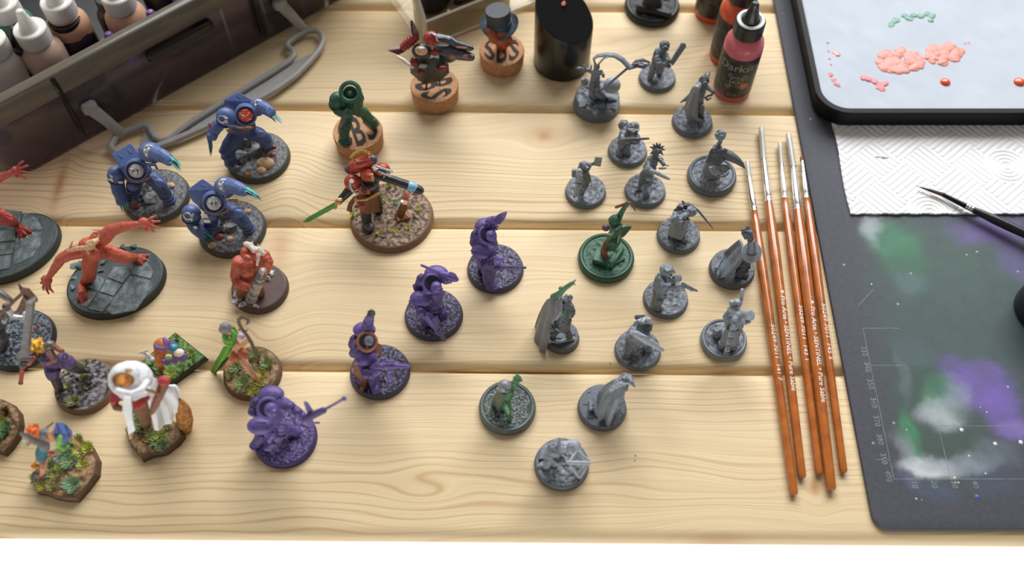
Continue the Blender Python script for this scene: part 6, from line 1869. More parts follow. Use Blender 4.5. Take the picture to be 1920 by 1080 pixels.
# ---------------------------------------------------------------- adventurer with the blue pack
def adventurer():
    f = Fig((0, 730, 4.695), (270, 862, 955), 5.0, 'orange-haired adventurer miniature with a big blue backpack on mossy base', stand=(480, 720))
    shaped_base(f, [(265, 770), (320, 890), (400, 900), (480, 935), (560, 950), (665, 955), (760, 850), (840, 740), (850, 620), (790, 500), (690, 430), (560, 470), (400, 600)], MATS['earth_brown_rim'], SCRG, 2.0, 0.35, 8)
    for x, y, r, mt, h in ((720, 540, 90, GRN2, 3.0), (690, 460, 60, GRN3, 3.0), (780, 520, 60, GRN2, 2.6), (620, 640, 80, GRN4, 3.6), (560, 560, 60, GRN1, 3.4), (735, 670, 50, GRN2, 2.2), (650, 850, 80, GRN4, 4.0), (380, 850, 70, GRN2, 2.4), (500, 760, 80, GRN3, 3.2), (440, 700, 60, GRN1, 3.2), (320, 780, 50, GRN3, 2.6), (540, 690, 50, GRN2, 2.6), (470, 850, 50, GRN3, 3.0), (600, 500, 60, GRN4, 3.0)):
        f.tuft(x, y, r, mt, 64, h)
    f.rocks([(540, 910, 22), (610, 900, 20), (780, 740, 26), (760, 770, 22), (700, 720, 20)], MATS['amber_stone'])
    f.rocks([(490, 640, 70), (540, 630, 50), (350, 790, 60), (400, 770, 60)], GRYR)
    m = f.m().T([(375, 620), (385, 680, -3), (372, 740, 'h', 8), (366, 765, 'g', 1)], [36, 30, 24, 20]).E((358, 775, 'g', 1.5), (34, 30, 22)).T([(350, 610), (330, 650, 2)], [32, 26]).T([(430, 430, -1), (470, 440, -4), (450, 400, -5), (430, 380, -5)], [30, 26, 22, 18]).E((310, 400, 0), (36, 36, 38)).T([(640, 440, 6), (700, 490, 6)], [16, 10])
    b = m.done('body', SKIN)
    f.m().T([(385, 500), (365, 560), (365, 600)], [46, 50, 46]).done('teal_shorts', mk('teal_cloth', '1e6070', 0.6, 0.15, 300), None)
    f.m().T([(390, 520), (380, 460, 0), (380, 400, 2)], [44, 48, 40]).E((390, 385, 0), (50, 40, 40)).done('grey_tunic', mk('grey_tunic', '6a6d74', 0.6, 0.2, 400), None)
    mb = f.m().E((300, 375, 0), (50, 46, 44)); c = f.v(300, 375, 0)
    for _ in range(20):
        d = Vector((random.uniform(-1, 1), random.uniform(-1, 1), random.uniform(0, 1))).normalized(); mb.tube([c + d * 1.8, c + d * random.uniform(3.2, 4.2)], [1.2, 0.3], 6)
    mb.T([(330, 350, 2), (335, 310, 4)], [14, 5], 8)
    mb.done('orange_hair', mk('orange_hair_paint', 'd06a2a', 0.6, 0.25, 500), b, 0)
    f.m().T([(380, 480, -6), (300, 450, -8), (230, 410, -8), (180, 385, -8)], [28, 30, 22, 8], 10).done('grey_blade', GUNM, None, 0)
    f.m().T([(225, 500, -8), (270, 465, -9)], [14, 10], 8).done('red_dagger', RED, b, 0)
    f.m().T([(215, 465, -8), (235, 505, -9)], [12, 8], 8).done('green_tassel', GRN4, b, 0)
    BBL = mk('blue_canvas', '3f5ea0', 0.55, 0.15, 300, 0.2, 800)
    bp = f.m().H([(455, 370, 2), (500, 285, 4), (560, 290, 8), (635, 360, 10), (640, 420, 8), (570, 480, 2), (530, 470, -4), (450, 400, -3), (540, 390, -6), (610, 400, -2)]).done('backpack', BBL, None, 0, smooth=False, bevel=0.8)
    for a, c2 in (((500, 300, 1), (540, 400, -6)), ((580, 320, 5), (610, 410, -3)), ((460, 385, -3), (560, 420, -6))):
        f.m().T([a, c2], 9, 8).done('pack_strap', mk('navy_strap', '28305c', 0.6), bp, 0)
    f.m().T([(530, 420, -7), (515, 460, -8), (510, 500, -8), (560, 530, -8), (600, 500, -7)], [18, 20, 18, 14, 10], 8).done('green_scarf', mk('spring_green_cloth', '6fae50', 0.6, 0.1, 300), None, 0)
    f.m().E((315, 672, 'h', 14), (42, 30, 26)).done('orange_shoe', mk('orange_shoe', 'c27a24', 0.6, 0.1, 300), b, 0)
    f.m().E((450, 560, -5), (26, 20, 20)).done('red_pouch', mk('red_pouch', 'b04438', 0.6, 0.1, 300), b, 0)
    f.m().T([(400, 345, 4), (470, 290, 5)], [10, 6], 8).done('bedroll_pole', WDKS, bp, 0)
WDKS = mk('worn_wood_paint', '8d7a5e', 0.6, 0.2, 400)
adventurer()

# ---------------------------------------------------------------- mossy base at the picture edge
def moss_edge():
    f = Fig((0, 730, 4.695), (-160, 190, 560), 4.6, 'grassy brown base of a miniature cut off by the picture edge', stand=(20, 330))
    shaped_base(f, [(-160, 200), (-80, 90), (20, 88), (110, 130), (165, 200), (178, 300), (150, 400), (90, 490), (30, 550), (-60, 520), (-150, 400)], MATS['earth_brown_rim'], SCRG, 1.4, 0.4, 14)
    for x, y, r, mt, h in ((20, 300, 60, GRN2, 2.6), (40, 380, 60, GRN4, 3.4), (60, 330, 40, GRN1, 3.0), (50, 210, 40, mk('brown_grass', '7a6238', 0.8, 0.3, 900), 3.0), (-40, 300, 70, GRN3, 3.0), (0, 440, 40, GRN3, 2.4)):
        f.tuft(x, y, r, mt, 60, h)
    f.rocks([(110, 200, 16), (120, 260, 14), (90, 170, 18), (100, 330, 14), (70, 140, 16), (130, 300, 12)], MATS['amber_stone'])
    f.m().T([(-120, 300), (-110, 220, 0), (-120, 150, 2)], [40, 44, 36]).E((-125, 100, 2), (34, 34, 36)).T([(-100, 300), (-90, 350, 'g', 1)], [34, 28]).done('body', LEATH)
moss_edge()
# ================================================================ purple primed soldiers
def pad_studs(f, p, r, n, nrm, mat, parent, r2=6):
    R = frame(nrm); c = f.v(*p); rr = r / f.k
    mb = f.m()
    for k in range(n):
        a = math.pi * (0.05 + 0.9 * k / (n - 1)) + math.pi
        mb.ell(c + R @ Vector((rr * math.cos(a), rr * math.sin(a), 0)), r2 / f.k, I3, 8, 6)
    mb.done('pad_studs', mat, parent, 0)
def purple_parts(f, C, ground=PUG, metal=PU):
    f.base(C.get('rim', PUB), ground, amp=0.7, fr=0.9, seed=C['seed'])
    m = f.m()
    for leg in C['legs']:
        m.T(*leg)
    m.E(*C['torso'])
    b = m.done('armour_body', PU)
    for x, y, d, rx, ry, rz, R in C['pads']:
        p = f.m().E((x, y, d), (rx, ry, rz), R, 22, 14).done('shoulder_pad', PU, None, 0)
        k = 1 / f.k
        # rolled rim and ridge along the open edge of the pad
        for nm, u, rr, dd, mt in (('pad_rim', 1.0, 0.12, 0.30, PU), ('pad_ridge', 0.72, 0.07, 0.62, PUD)):
            arc = []
            for i in range(9):
                t = math.radians(195 + 150 * i / 8)
                arc.append((x + rx * 0.97 * math.cos(t) * (0.9 + 0.1 * u), y - rz * 0.80 * math.sin(t) * u, d - ry * k * dd))
            f.m().T(arc, rx * rr, 8).done(nm, mt, p, 0)
        f.m().B((x, y - rz * .35, d - ry * k * .55), (rx * .8, 8, rz * .35), frame((0, -.7, .7)), 4).done('pad_slot', PUD, p, 0)
    for pts, r in C['pack']:
        f.m().T(pts, r, 12).done('backpack_pod', PUD, b, 0.4)
    x, y, d, r = C['collar']
    R = frame(C.get('cn', (0.35, -0.45, 0.82)))
    co = f.m().TR((x, y, d), r * 1.02, r * 0.17, R, 24, 8).done('collar', C.get('collar_mat', PU), b, 0)
    f.m().E((x, y, d), (r * .97, r * .97, r * .12), R).done('collar_shade', mk('shadow_purple', '1d1830', 0.6), b, 0)  # near-black disc painted for the shade inside the collar
    x, y, d, r = C['head']
    r *= 0.86; x += r * 0.22; y += r * 0.1
    h = f.m().E((x, y, d), (r, r * 1.05, r)).E((x + r * .45, y + r * .45, d - r / f.k * .6), (r * .55, r * .55, r * .5)).done('helmet', C.get('head_mat', PU), None, 0.4)
    f.m().T([(x - r * .1, y + r * .5, d - r / f.k), (x + r * .55, y + r * .42, d - r / f.k * .95), (x + r * .95, y + r * .1, d - r / f.k * .4)], r * .1, 6).done('visor_line', PUD, h, 0)
    for arm in C['arms']:
        ar = f.m().T(*arm).done('arm', PU)
        pts, rr = arm
        for i in range(1, len(pts) - 1):
            f.m().E((pts[i][0], pts[i][1], (pts[i][2] if len(pts[i]) > 2 else 0) - 0.8), rr[i] * 1.02).done('elbow_plate', PUD, ar, 0)
    x, y, d = C['torso'][0] + ((0,) if len(C['torso'][0]) == 2 else ())
    rx, ry, rz = C['torso'][1]
    kit(f, (x + rx * .1, y + rz * .75, d, rx * .72), PU, PUD, None, b, 4)
    for leg in C['legs']:
        if len(leg[0]) > 2:
            q = leg[0][1]
            f.m().E((q[0], q[1] + 6, q[2] - leg[1][1] / f.k * .6), (leg[1][1] * .62, leg[1][1] * .5, leg[1][1] * .7)).done('knee_plate', PUD, b, 0)
        e = leg[0][-1]; w = leg[1][-1]
        f.m().E((e[0] + 6, e[1] + 6, 'g', 1.2), (w * 1.0, w * 1.15, w * .6)).done('boot', PU, b, 0.4)
    return b
def purple_a():
    f = Fig((440, 700, 5.4), (160, 802, 972), 3.6, 'purple primed soldier miniature with a long finned rifle, closest to the table edge', stand=(440, 640), group='purple primed soldiers')
    b = purple_parts(f, dict(rim=mk('violet_rim', '4a3a74', 0.5, 0.1, 300), seed=2, legs=[([(330, 560), (270, 640, -2), (230, 700, 'g', 2)], [76, 62, 48]), ([(430, 520), (540, 560, 2), (620, 600, 'g', 2)], [72, 56, 44]), ([(230, 700, 'g', 2), (190, 730, 'g', 1)], [54, 44])],
        torso=((350, 420), (140, 110, 140)), pads=[(370, 215, 6, 125, 90, 62, I3), (262, 530, -8, 128, 90, 80, I3)], pack=[([(225, 300, 4), (200, 380, 2)], [62, 60]), ([(180, 390, 0), (210, 400, 0)], 46), ([(200, 280, 6), (260, 260, 6)], 40)],
        collar=(340, 355, -5, 92), head=(355, 360, -8, 74), arms=[([(480, 290, 2), (560, 340, -2), (640, 395, -5), (690, 430, -7)], [60, 54, 46, 40]), ([(420, 560, -10), (440, 640, -13), (400, 710, -14), (340, 750, -14)], [30, 28, 25, 22])]), PUG2)
    g = f.m().SL([(700, 290, -6), (738, 300, -6), (800, 395, -8), (775, 430, -8), (805, 520, -9), (772, 542, -9), (735, 500, -9), (742, 420, -8)], 22).done('gun_fin', PU, None, 0, smooth=False)
    f.m().T([(700, 460, -8), (790, 425, -9), (900, 375, -10)], [34, 38, 32], 10).done('gun_receiver', PUD, g, 0)
    f.m().T([(900, 372, -10), (1000, 318, -11), (1085, 268, -12)], [14, 12, 12], 10).done('gun_barrel', PU, g, 0)
    f.m().E((1108, 255, -12), (24, 22, 22)).done('muzzle_brake', PU, g, 0)
    f.m().B((835, 500, -9), (50, 20, 40), frame((0.2, -.4, .9)), 6).done('magazine', PUD, g, 0)
    f.m().E((340, 755, -14), (44, 34, 34)).B((470, 560, -12), (70, 40, 60), bev=10).E((470, 600, -13), 26).done('hand_and_pouch', PU, b, 0.4)
def purple_b():
    f = Fig((630, 560, 5.143), (115, 697, 982), 3.6, 'purple primed soldier miniature with rust-orange cloak and grey head', stand=(380, 690), group='purple primed soldiers')
    b = purple_parts(f, dict(rim=mk('grey_purple_rim', '4a465c', 0.5, 0.1, 300), seed=7, legs=[([(300, 640), (360, 760, -6), (375, 850, -10), (380, 880, 'g', 2)], [80, 66, 50, 40]), ([(250, 640), (230, 720, 2), (240, 780, 'g', 2)], [70, 60, 48])],
        torso=((290, 480), (110, 95, 120)), pads=[(272, 300, 5, 104, 80, 56, I3), (292, 575, -6, 108, 80, 78, I3)], pack=[([(180, 390, 2), (165, 450, 1)], [46, 46]), ([(190, 480, 0), (170, 530, 0)], [50, 44])],
        collar=(300, 415, -5, 82), collar_mat=ORB, head=(308, 398, -7, 52), head_mat=mk('grey_bald_head', '6a6a72', 0.5, 0.15, 400), cn=(0.25, -0.3, 0.9),
        arms=[([(300, 270, 4), (315, 220, 2), (330, 165, 0)], [54, 46, 34]), ([(270, 640, -8), (290, 720, -12), (340, 730, -14), (420, 690, -15)], [62, 52, 44, 34])]))
    f.m().E((340, 140, 0), (36, 34, 30)).E((322, 128, 0), 16).E((345, 118, 0), 16).E((362, 130, 0), 16).E((366, 148, 0), 14).done('raised_fist', mk('dark_gunmetal', '3c3a40', 0.4, 0.2, 500, metal=0.3), None, 0.35)
    f.m().S([[(220, 440, -2), (300, 470, -8), (380, 420, 0)], [(390, 500, 2), (410, 510, 2), (420, 440, 4)], [(400, 560, 4), (425, 560, 4), (435, 480, 6)]], 1.2, 4).done('cloak', ORB, b, 0)
    f.m().S([[(180, 620, -2), (220, 640, -4), (270, 650, -5)], [(180, 700, -3), (215, 720, -6), (290, 740, -7)], [(205, 790, -4), (235, 800, -7), (300, 790, -8)], [(240, 880, 'h', 5), (260, 885, 'h', 5), (285, 860, 'h', 5)]], 1.2, 4, 0.8, 2).done('cloak_tail', ORB, b, 0)
    g = f.m().T([(400, 650, -14), (480, 645, -14), (600, 650, -15), (700, 655, -16)], [34, 32, 22, 17], 10).done('rifle', PU, None, 0)
    f.m().B((520, 608, -14), (80, 30, 46), bev=8).done('scope', PU, g, 0)
    f.m().B((517, 745, -15), (44, 36, 130), bev=8).E((520, 810, -15), 24).done('magazine', PU, g, 0)
    f.m().H([(290, 740, -13), (360, 680, -13), (440, 670, -14), (460, 700, -15), (380, 740, -15), (320, 765, -14)], 20).done('gun_stock', PU, g, 0.4)
    f.m().E((430, 655, -15), (36, 30, 32)).done('hand', PU, b, 0.4)
def purple_c():
    f = Fig((740, 380, 3.857), (63, 487, 1008), 3.6, 'purple primed soldier miniature with gun raised behind and pistol pointing down', stand=(280, 800), group='purple primed soldiers')
    b = purple_parts(f, dict(seed=11, legs=[([(230, 740), (230, 800, -4), (225, 850, 'g', 2)], [62, 54, 42]), ([(280, 730), (320, 770, 2), (340, 800, 'g', 2)], [58, 48, 38])],
        torso=((260, 660), (95, 78, 100)), pads=[(300, 515, 4, 84, 66, 46, I3), (192, 695, -5, 80, 66, 52, I3)], pack=[([(195, 545, 3), (180, 590, 2)], [34, 34]), ([(165, 610, 1), (190, 640, 0)], [34, 30])],
        collar=(268, 585, -3, 58), head=(292, 608, -6, 46), arms=[([(330, 530, 2), (370, 555, -1), (400, 555, -2)], [40, 34, 28]), ([(180, 740, -8), (190, 790, -11), (240, 825, -13)], [40, 36, 30])]))
    f.m().B((232, 650, -6), (60, 20, 26), frame((0.2, -.4, .9), (0.85, 0, -0.5)), 8).done('neck_pouch', PU, b, 0)
    pad_studs(f, (195, 695, -7), 84, 12, (0.1, -0.7, 0.6), PUD, b, 7)
    g = f.m().T([(195, 453, 3), (280, 490, 1), (345, 520, 0)], [9, 12, 15], 8).T([(345, 518, 0), (400, 535, -1), (445, 555, -2)], [24, 30, 18], 10).done('raised_rifle', PU, None, 0)
    f.m().H([(385, 525, -1), (405, 505, -1), (440, 520, -1), (462, 555, -2), (430, 570, -2)], 16).done('rifle_butt', PU, g, 0, smooth=False)
    g2 = f.m().T([(235, 815, -13), (275, 865, -14), (305, 905, -15)], [28, 34, 26], 10).T([(305, 905, -15), (335, 950, -16), (356, 992, -17)], [17, 16, 15], 10).done('pistol', PU, None, 0)
    f.m().B((295, 850, -15), (50, 24, 60), frame((0.3, -0.5, -0.7)), 6).B((330, 935, -17), (26, 20, 40), frame((0.3, -0.5, -0.7)), 4).done('pistol_block', PUD, g2, 0)
def purple_d():
    f = Fig((740, 380, 3.857), (522, 932, 663), 3.6, 'purple primed soldier miniature furthest from the table edge, rifle level and pistol raised', stand=(720, 500), group='purple primed soldiers')
    b = purple_parts(f, dict(seed=15, legs=[([(660, 420), (685, 490, -5), (680, 560, -8), (690, 600, 'g', 2)], [62, 52, 42, 36]), ([(640, 420), (645, 470, 3), (660, 500, 'g', 2)], [52, 44, 36]), ([(690, 600, 'g', 1.5), (715, 605, 'g', 1.2)], [34, 28])],
        torso=((655, 300), (88, 72, 105)), pads=[(662, 168, 4, 78, 62, 42, I3), (645, 345, -5, 86, 66, 50, I3)], pack=[([(590, 230, 2), (580, 290, 1)], [38, 38]), ([(600, 330, 0), (585, 290, 0)], [36, 34]), ([(600, 240, 3), (640, 220, 3)], 30)],
        collar=(668, 232, -3, 54), head=(690, 235, -5, 44), arms=[([(690, 140, 3), (735, 125, 2)], [36, 30]), ([(640, 400, -6), (650, 450, -9), (700, 445, -12), (740, 420, -12)], [40, 36, 30, 26])]))
    pad_studs(f, (648, 330, -8), 88, 13, (0.1, -0.7, 0.6), PUD, b, 7)
    pad_studs(f, (664, 160, 1), 78, 11, (0.1, -0.6, 0.7), PUD, b, 6)
    f.m().B((672, 295, -7), (60, 18, 24), bev=7).done('neck_pouch', PU, b, 0)
    g = f.m().H([(720, 130, 1), (740, 100, 1), (775, 82, 0), (812, 72, 0), (795, 110, -1), (760, 150, -1)], 22).done('raised_pistol', PUD, None, 0, smooth=False)
    g2 = f.m().T([(635, 470, -11), (720, 470, -12), (780, 466, -13)], [18, 24, 22], 10).T([(780, 465, -13), (945, 470, -15)], [12, 9], 8).done('rifle', PUD, None, 0)
    f.m().B((810, 462, -13.5), (90, 16, 22), bev=5).done('handguard', PU, g2, 0)
    f.m().E((752, 410, -13), (36, 26, 26)).E((735, 425, -13), 20).E((775, 405, -13), 16).done('hand', mk('light_purple', '7565a6', 0.5, 0.1, 400), None, 0.35)
purple_a(); purple_b(); purple_c(); purple_d()

# ================================================================ green primed figures
def pick_girl():
    f = Fig((980, 370, 3.375), (357, 712, 547), 4.2, 'hooded figure swinging a pickaxe on a green painted base', stand=(560, 370))
    f.base(DGRN, DGRNG, style='lip', amp=0.7, fr=0.35, seed=4)
    pl = f.m().B((500, 385, 'g', 2), (100, 86, 40), frame((0, 0, 1), (1, -0.35, 0)), 5).done('plinth', mk('pale_green_stone', '3d6b54', 0.5, 0.15, 300, 0.2, 900), f.b, 0)
    f.m().T([(560, 440, 'g', 1), (630, 330, 'g', 1.5)], [14, 14], 8).T([(530, 450, 'g', 0.5), (640, 390, 'g', 0.5)], 9, 8).done('fallen_beam', DGRN, f.b, 0)
    b = f.m().T([(535, 280), (515, 320, -2), (505, 350, 'h', 9)], [20, 17, 14]).T([(555, 300), (520, 345, -4), (520, 370, 'h', 8)], [20, 17, 14]).E((525, 375, 'h', 8), (26, 22, 12)).done('legs', mk('brown_hose', '7a4a2c', 0.6, 0.2, 400))
    t = f.m().T([(560, 300), (585, 240), (590, 180)], [44, 42, 38]).T([(590, 170), (610, 125, 2), (625, 95, 3)], [24, 20, 17]).T([(605, 200, -4), (575, 235, -7), (552, 245, -8)], [22, 19, 17]).E((575, 275, -3), (46, 36, 36)).done('tunic', DGRN)
    f.m().T([(625, 95, 3), (645, 65, 3), (662, 45, 3)], [17, 15, 12]).done('raised_arm', mk('mid_green_cloth', '2f6a4a', 0.55, 0.15, 400))
    f.m().E((580, 148, 0), (36, 36, 38)).T([(580, 140, 0), (595, 115, 3)], [26, 10], 8).done('hood', DGRN, None)
    f.m().E((525, 192, -3), (24, 22, 24)).done('pouch', mk('mauve_pouch', '6b4a58', 0.6, 0.2, 400), t, 0.4)
    f.m().S([[(615, 190, 2), (650, 180, 3), (688, 182, 4)], [(612, 225, 2), (640, 220, 2), (665, 215, 3)], [(605, 258, 1), (620, 250, 1), (632, 245, 2)]], 1.1, 4, 0.4, 1.5).done('cape', DGRN, None, 0)
    f.m().T([(600, 290, -5), (612, 240, -6)], 6, 6).done('strap', mk('pale_strap', '8a8a62', 0.6, 0.1), t, 0)
    f.m().E((550, 245, -9), (19, 17, 17)).done('hand', mk('green_brown_glove', '5a6a44', 0.6, 0.2, 400), t, 0)
    a = f.m().T([(592, 62, 4), (640, 45, 4), (675, 32, 3)], [9, 9, 8], 8).done('pickaxe_handle', LEATH, None, 0)
    f.m().T([(655, 30, 3), (680, 35, 2), (700, 60, 1), (714, 86, 0)], [6, 9, 8, 3], 8).done('pickaxe_head', mk('brown_iron', '6a4a40', 0.5, 0.2, 400), a, 0)
pick_girl()
def cloaked_reacher():
    f = Fig((980, 370, 3.375), (135, 362, 996), 4.4, 'hooded figure in a long grey cloak reaching out a green arm', stand=(250, 860))
    f.base(GPD, None, style='slot', top=0.9)
    flag = [[(190, 800), (245, 790), (260, 850), (225, 860)], [(250, 790), (300, 785), (290, 840), (265, 850)], [(296, 838), (340, 830), (335, 870), (310, 875)], [(170, 930), (215, 940), (240, 920), (200, 895)], [(220, 945), (300, 925), (310, 890), (250, 905)], [(175, 880), (220, 870), (250, 895), (205, 890)]]
    for poly in flag:
        pts = [f.v(x, y, 'g', 0) for x, y in poly]; c = sum(pts, Vector()) / 4
        MB().hull([c + (p - c) * 0.95 - Vector((0, 0, .2)) for p in pts] + [c + (p - c) * 0.9 + Vector((0, 0, 0.5)) for p in pts]).build('flagstone', GPD, f.b, f.O, smooth=False)
    b = f.m().T([(250, 690), (255, 760, -2), (250, 810, -3)], [48, 56, 50]).T([(230, 800), (200, 850, -3), (190, 890, 'g', 1)], [28, 24, 20]).T([(265, 800), (285, 850, -3), (300, 895, 'g', 1)], [28, 22, 18]).E((300, 720, -2), (30, 40, 66)).done('body', GPD)
    h = f.m().E((268, 668, -2), (40, 42, 42)).H([(232, 650, 0), (270, 620, 2), (320, 625, -2), (305, 690, -6), (245, 700, -6)], 14).done('hood', GPD, None)
    f.m().S([[(215, 625, 3), (185, 635, 2), (160, 645, 4), (130, 690, 6)], [(225, 690, -3), (180, 710, -1), (140, 730, 3), (100, 760, 7)], [(190, 790, -6), (150, 820, -4), (110, 830, 0), (72, 850, 6)], [(160, 900, -9), (125, 930, -7), (85, 925, -3), (50, 900, 3)], [(130, 1020, -10), (100, 1046, -9), (75, 985, -5), (42, 915, 2)]], 1.2, 5, 0.9, 2.5).done('cloak', mk('cloak_grey', '80848a', 0.55, 0.1, 300), None, 0)
    f.m().S([[(240, 640, -2), (220, 640, 0), (190, 640, 3)], [(245, 720, -8), (225, 720, -6), (200, 700, -3)], [(210, 770, -9), (195, 780, -8), (185, 770, -6)]], 1.1, 4, 0.5, 1.5).done('cloak_front', MATS['cloak_grey'], b, 0)
    a = f.m().T([(195, 630, 2), (235, 610, 0), (262, 580, -1), (300, 552, -3), (318, 540, -3)], [22, 20, 16, 14, 11]).E((240, 575, 0), (14, 12, 14)).done('reaching_arm', mk('sage_green_paint', '4a7a5c', 0.55, 0.15, 400), None)
    f.m().T([(318, 540, -3), (336, 522, -3)], [7, 3], 8).T([(320, 545, -3), (332, 552, -4)], [6, 3], 8).done('fingers', GPD, a, 0)
    f.m().E((245, 735, -7), (20, 14, 26)).done('green_clasp', MATS['sage_green_paint'], b, 0)
    f.m().T([(165, 912, 'g', 2), (240, 915, 'g', 1.6), (320, 895, 'g', 1)], [9, 8, 12], 8).done('fallen_staff', GPL, f.b, 0)
    f.m().BL((210, 830, -8), (300, 885, 'g', 1), 12, 6).done('short_sword', GPL, b, 0, smooth=False)
    f.m().E((185, 830, -8), 18).E((180, 860, -8), 14).done('skull_charm', GPD, b, 0.35)
cloaked_reacher()
def green_walker():
    f = Fig((880, 690, 4.32), (77, 538, 549), 4.4, 'small green figure with a silver-grey hood on a rounded grey base', stand=(300, 330))
    f.base(mk('grey_green_rim', '6a7672', 0.5, 0.1, 200, col2='55635e'), mk('green_grey_ground', '35423c', 0.6, 0, 900, 0.8, 1500, col2='8a938f', thr=(0.42, 0.62)), style='lip', amp=0.6, fr=0.6, seed=9)
    b = f.m().T([(290, 230), (300, 300, -3), (315, 360, -5), (325, 405, 'g', 1.5)], [50, 40, 26, 20]).T([(280, 230), (270, 300, 2), (265, 330, 'g', 1)], [46, 34, 24]).E((290, 215), (66, 56, 66)).T([(330, 190, 0), (355, 150, 2), (375, 110, 3)], [32, 26, 20]).E((325, 412, 'g', 1.2), (20, 24, 14)).done('body', mk('moss_green_paint', '3a6b46', 0.5, 0.2, 400, 0.2, 1200))
    h = f.m().E((285, 150, -2), (52, 54, 60)).done('hood', mk('silver_grey_hood', '8c8a96', 0.4, 0.15, 200, col2='4a5a54', thr=(0.45, 0.75)), None)
    f.m().E((312, 178, -8), (24, 18, 26)).done('face', MATS['moss_green_paint'], h, 0)
    f.m().S([[(240, 180, 0), (260, 200, -4), (290, 210, -6)], [(200, 240, 2), (230, 270, -3), (270, 280, -6)], [(185, 300, 3), (225, 330, -1), (260, 330, -4)]], 1.2, 4, 0.5, 2).done('cloak', mk('grey_green_cloak', '46584a', 0.5, 0.2, 300), None, 0)
    g = f.m().E((388, 85, 3), (34, 30, 22)).T([(360, 105, 3), (420, 100, 3)], 13, 8).T([(390, 60, 3), (395, 115, 3)], 14, 8).T([(350, 140, 0), (415, 175, -3)], 7, 8).done('crossbow', MATS['sage_green_paint'], None, 0.35)
    f.m().T([(300, 310, -6), (318, 360, -7)], [14, 14], 8).done('knee_wrap', mk('light_green', '5f9a68', 0.5, 0.1), b, 0)
green_walker()

# ================================================================ grey unpainted miniatures
GG = 'grey unpainted miniatures'
def cuts(f, segs, mat=None):
    mb = f.tiles(segs, None, 0.55)
    mb.build('flagstone_joint', mk('dark_groove', '2a2d31', 0.7), f.b, f.O, smooth=False)
def caped_hat_edge():
    f = Fig((880, 690, 4.32), (884, 1283, 517), 4.2, 'grey figure wrapped in a smooth cape, stooping beak-like head, near the table edge', stand=(1110, 330), group=GG)
    f.base(GPB, None, top=0.93)
    cuts(f, [(920, 295, 968, 303), (952, 205, 985, 195), (950, 408, 1000, 412), (1000, 412, 1005, 395), (1215, 270, 1250, 285), (1218, 310, 1222, 360), (1222, 360, 1245, 380), (1245, 380, 1225, 420), (1125, 465, 1165, 460)])
    b = f.m().T([(1150, 290), (1170, 220, 2), (1200, 150, 4)], [80, 80, 66]).T([(1150, 330), (1130, 400, 'g', 1)], [60, 40]).done('body', GP)
    f.m().S([[(1110, 130, 8), (1170, 110, 4), (1220, 130, 0), (1250, 180, -2), (1250, 210, 0)], [(1060, 200, 10), (1110, 190, 2), (1150, 220, -4), (1200, 260, -6), (1240, 260, 0)], [(1010, 290, 10), (1050, 300, 0), (1090, 320, -6), (1150, 340, -8), (1200, 340, -2)], [(980, 340, 'h', 6), (1040, 390, 'h', 6), (1075, 420, 'h', 5.5), (1120, 440, 'h', 5.5), (1170, 400, 'h', 6)]], 1.3, 6, 1.5, 3).done('cape', GP, None, 0)
    f.m().T([(985, 230, 8), (985, 330, 'h', 8)], [14, 20], 8).done('cape_roll', GP, b, 0.4)
    h = f.m().E((1225, 145, 2), (66, 60, 50)).E((1270, 90, 5), (60, 50, 40)).T([(1290, 90, 4), (1320, 120, 1), (1340, 155, -1)], [28, 16, 8]).done('beaked_hood', GP, None)
    f.m().T([(1140, 190, -3), (1170, 160, -5), (1230, 130, -6), (1290, 130, -4)], [10, 14, 14, 8], 8).done('hood_brim', GPL, h, 0.4)
caped_hat_edge()
def tripod_gunner():
    f = Fig((880, 690, 4.32), (529, 976, 1002), 3.6, 'grey crouched miniature beside a wooden tripod frame, lowest of all on the table', stand=(750, 800), group=GG)
    f.base(GPB, GPG, amp=0.9, fr=0.6, seed=17)
    f.rocks([(600, 700, 60), (580, 780, 44), (650, 680, 44), (620, 810, 30)], GP)
    b = f.m().E((700, 660), (70, 60, 66)).T([(700, 690), (730, 740, -4), (690, 770, 'g', 2)], [46, 40, 30]).T([(660, 700), (640, 760, -2), (620, 800, 'g', 1)], [40, 34, 24]).T([(740, 650), (790, 640, -2), (830, 640, -3)], [40, 34, 28]).done('body', GP)
    h = f.m().E((810, 640, -2), (72, 56, 40)).E((850, 615, 2), (50, 40, 30)).E((770, 625, 2), (44, 36, 30)).done('hood', GPL, None)
    f.m().T([(725, 570, 6), (728, 640, -4), (735, 700, -8)], [8, 12, 14], 8).done('musket_barrel', GPD, None, 0)
    for a, c, r in (((795, 766, 'h', 15), (968, 770, 'h', 14), 17), ((870, 668, 'h', 13), (815, 755, 'h', 15), 14), ((820, 785, 'h', 14), (890, 885, 'h', 5), 15), ((875, 668, 'h', 13), (972, 755, 'h', 13), 12), ((972, 765, 'h', 13), (895, 888, 'h', 5), 12), ((870, 680, 'h', 12), (905, 745, 'h', 8), 10)):
        f.m().T([a, c], r, 8, ).done('tripod_beam', GPL, b, 0)
    f.m().E((790, 700, -4), (24, 20, 24)).done('powder_flask', GPD, b, 0)
tripod_gunner()
C6 = (1040, 210, 5.683); C7 = (1180, 220, 4.155); C8 = (1140, 410, 3.6); C4 = (1040, 0, 4.0)
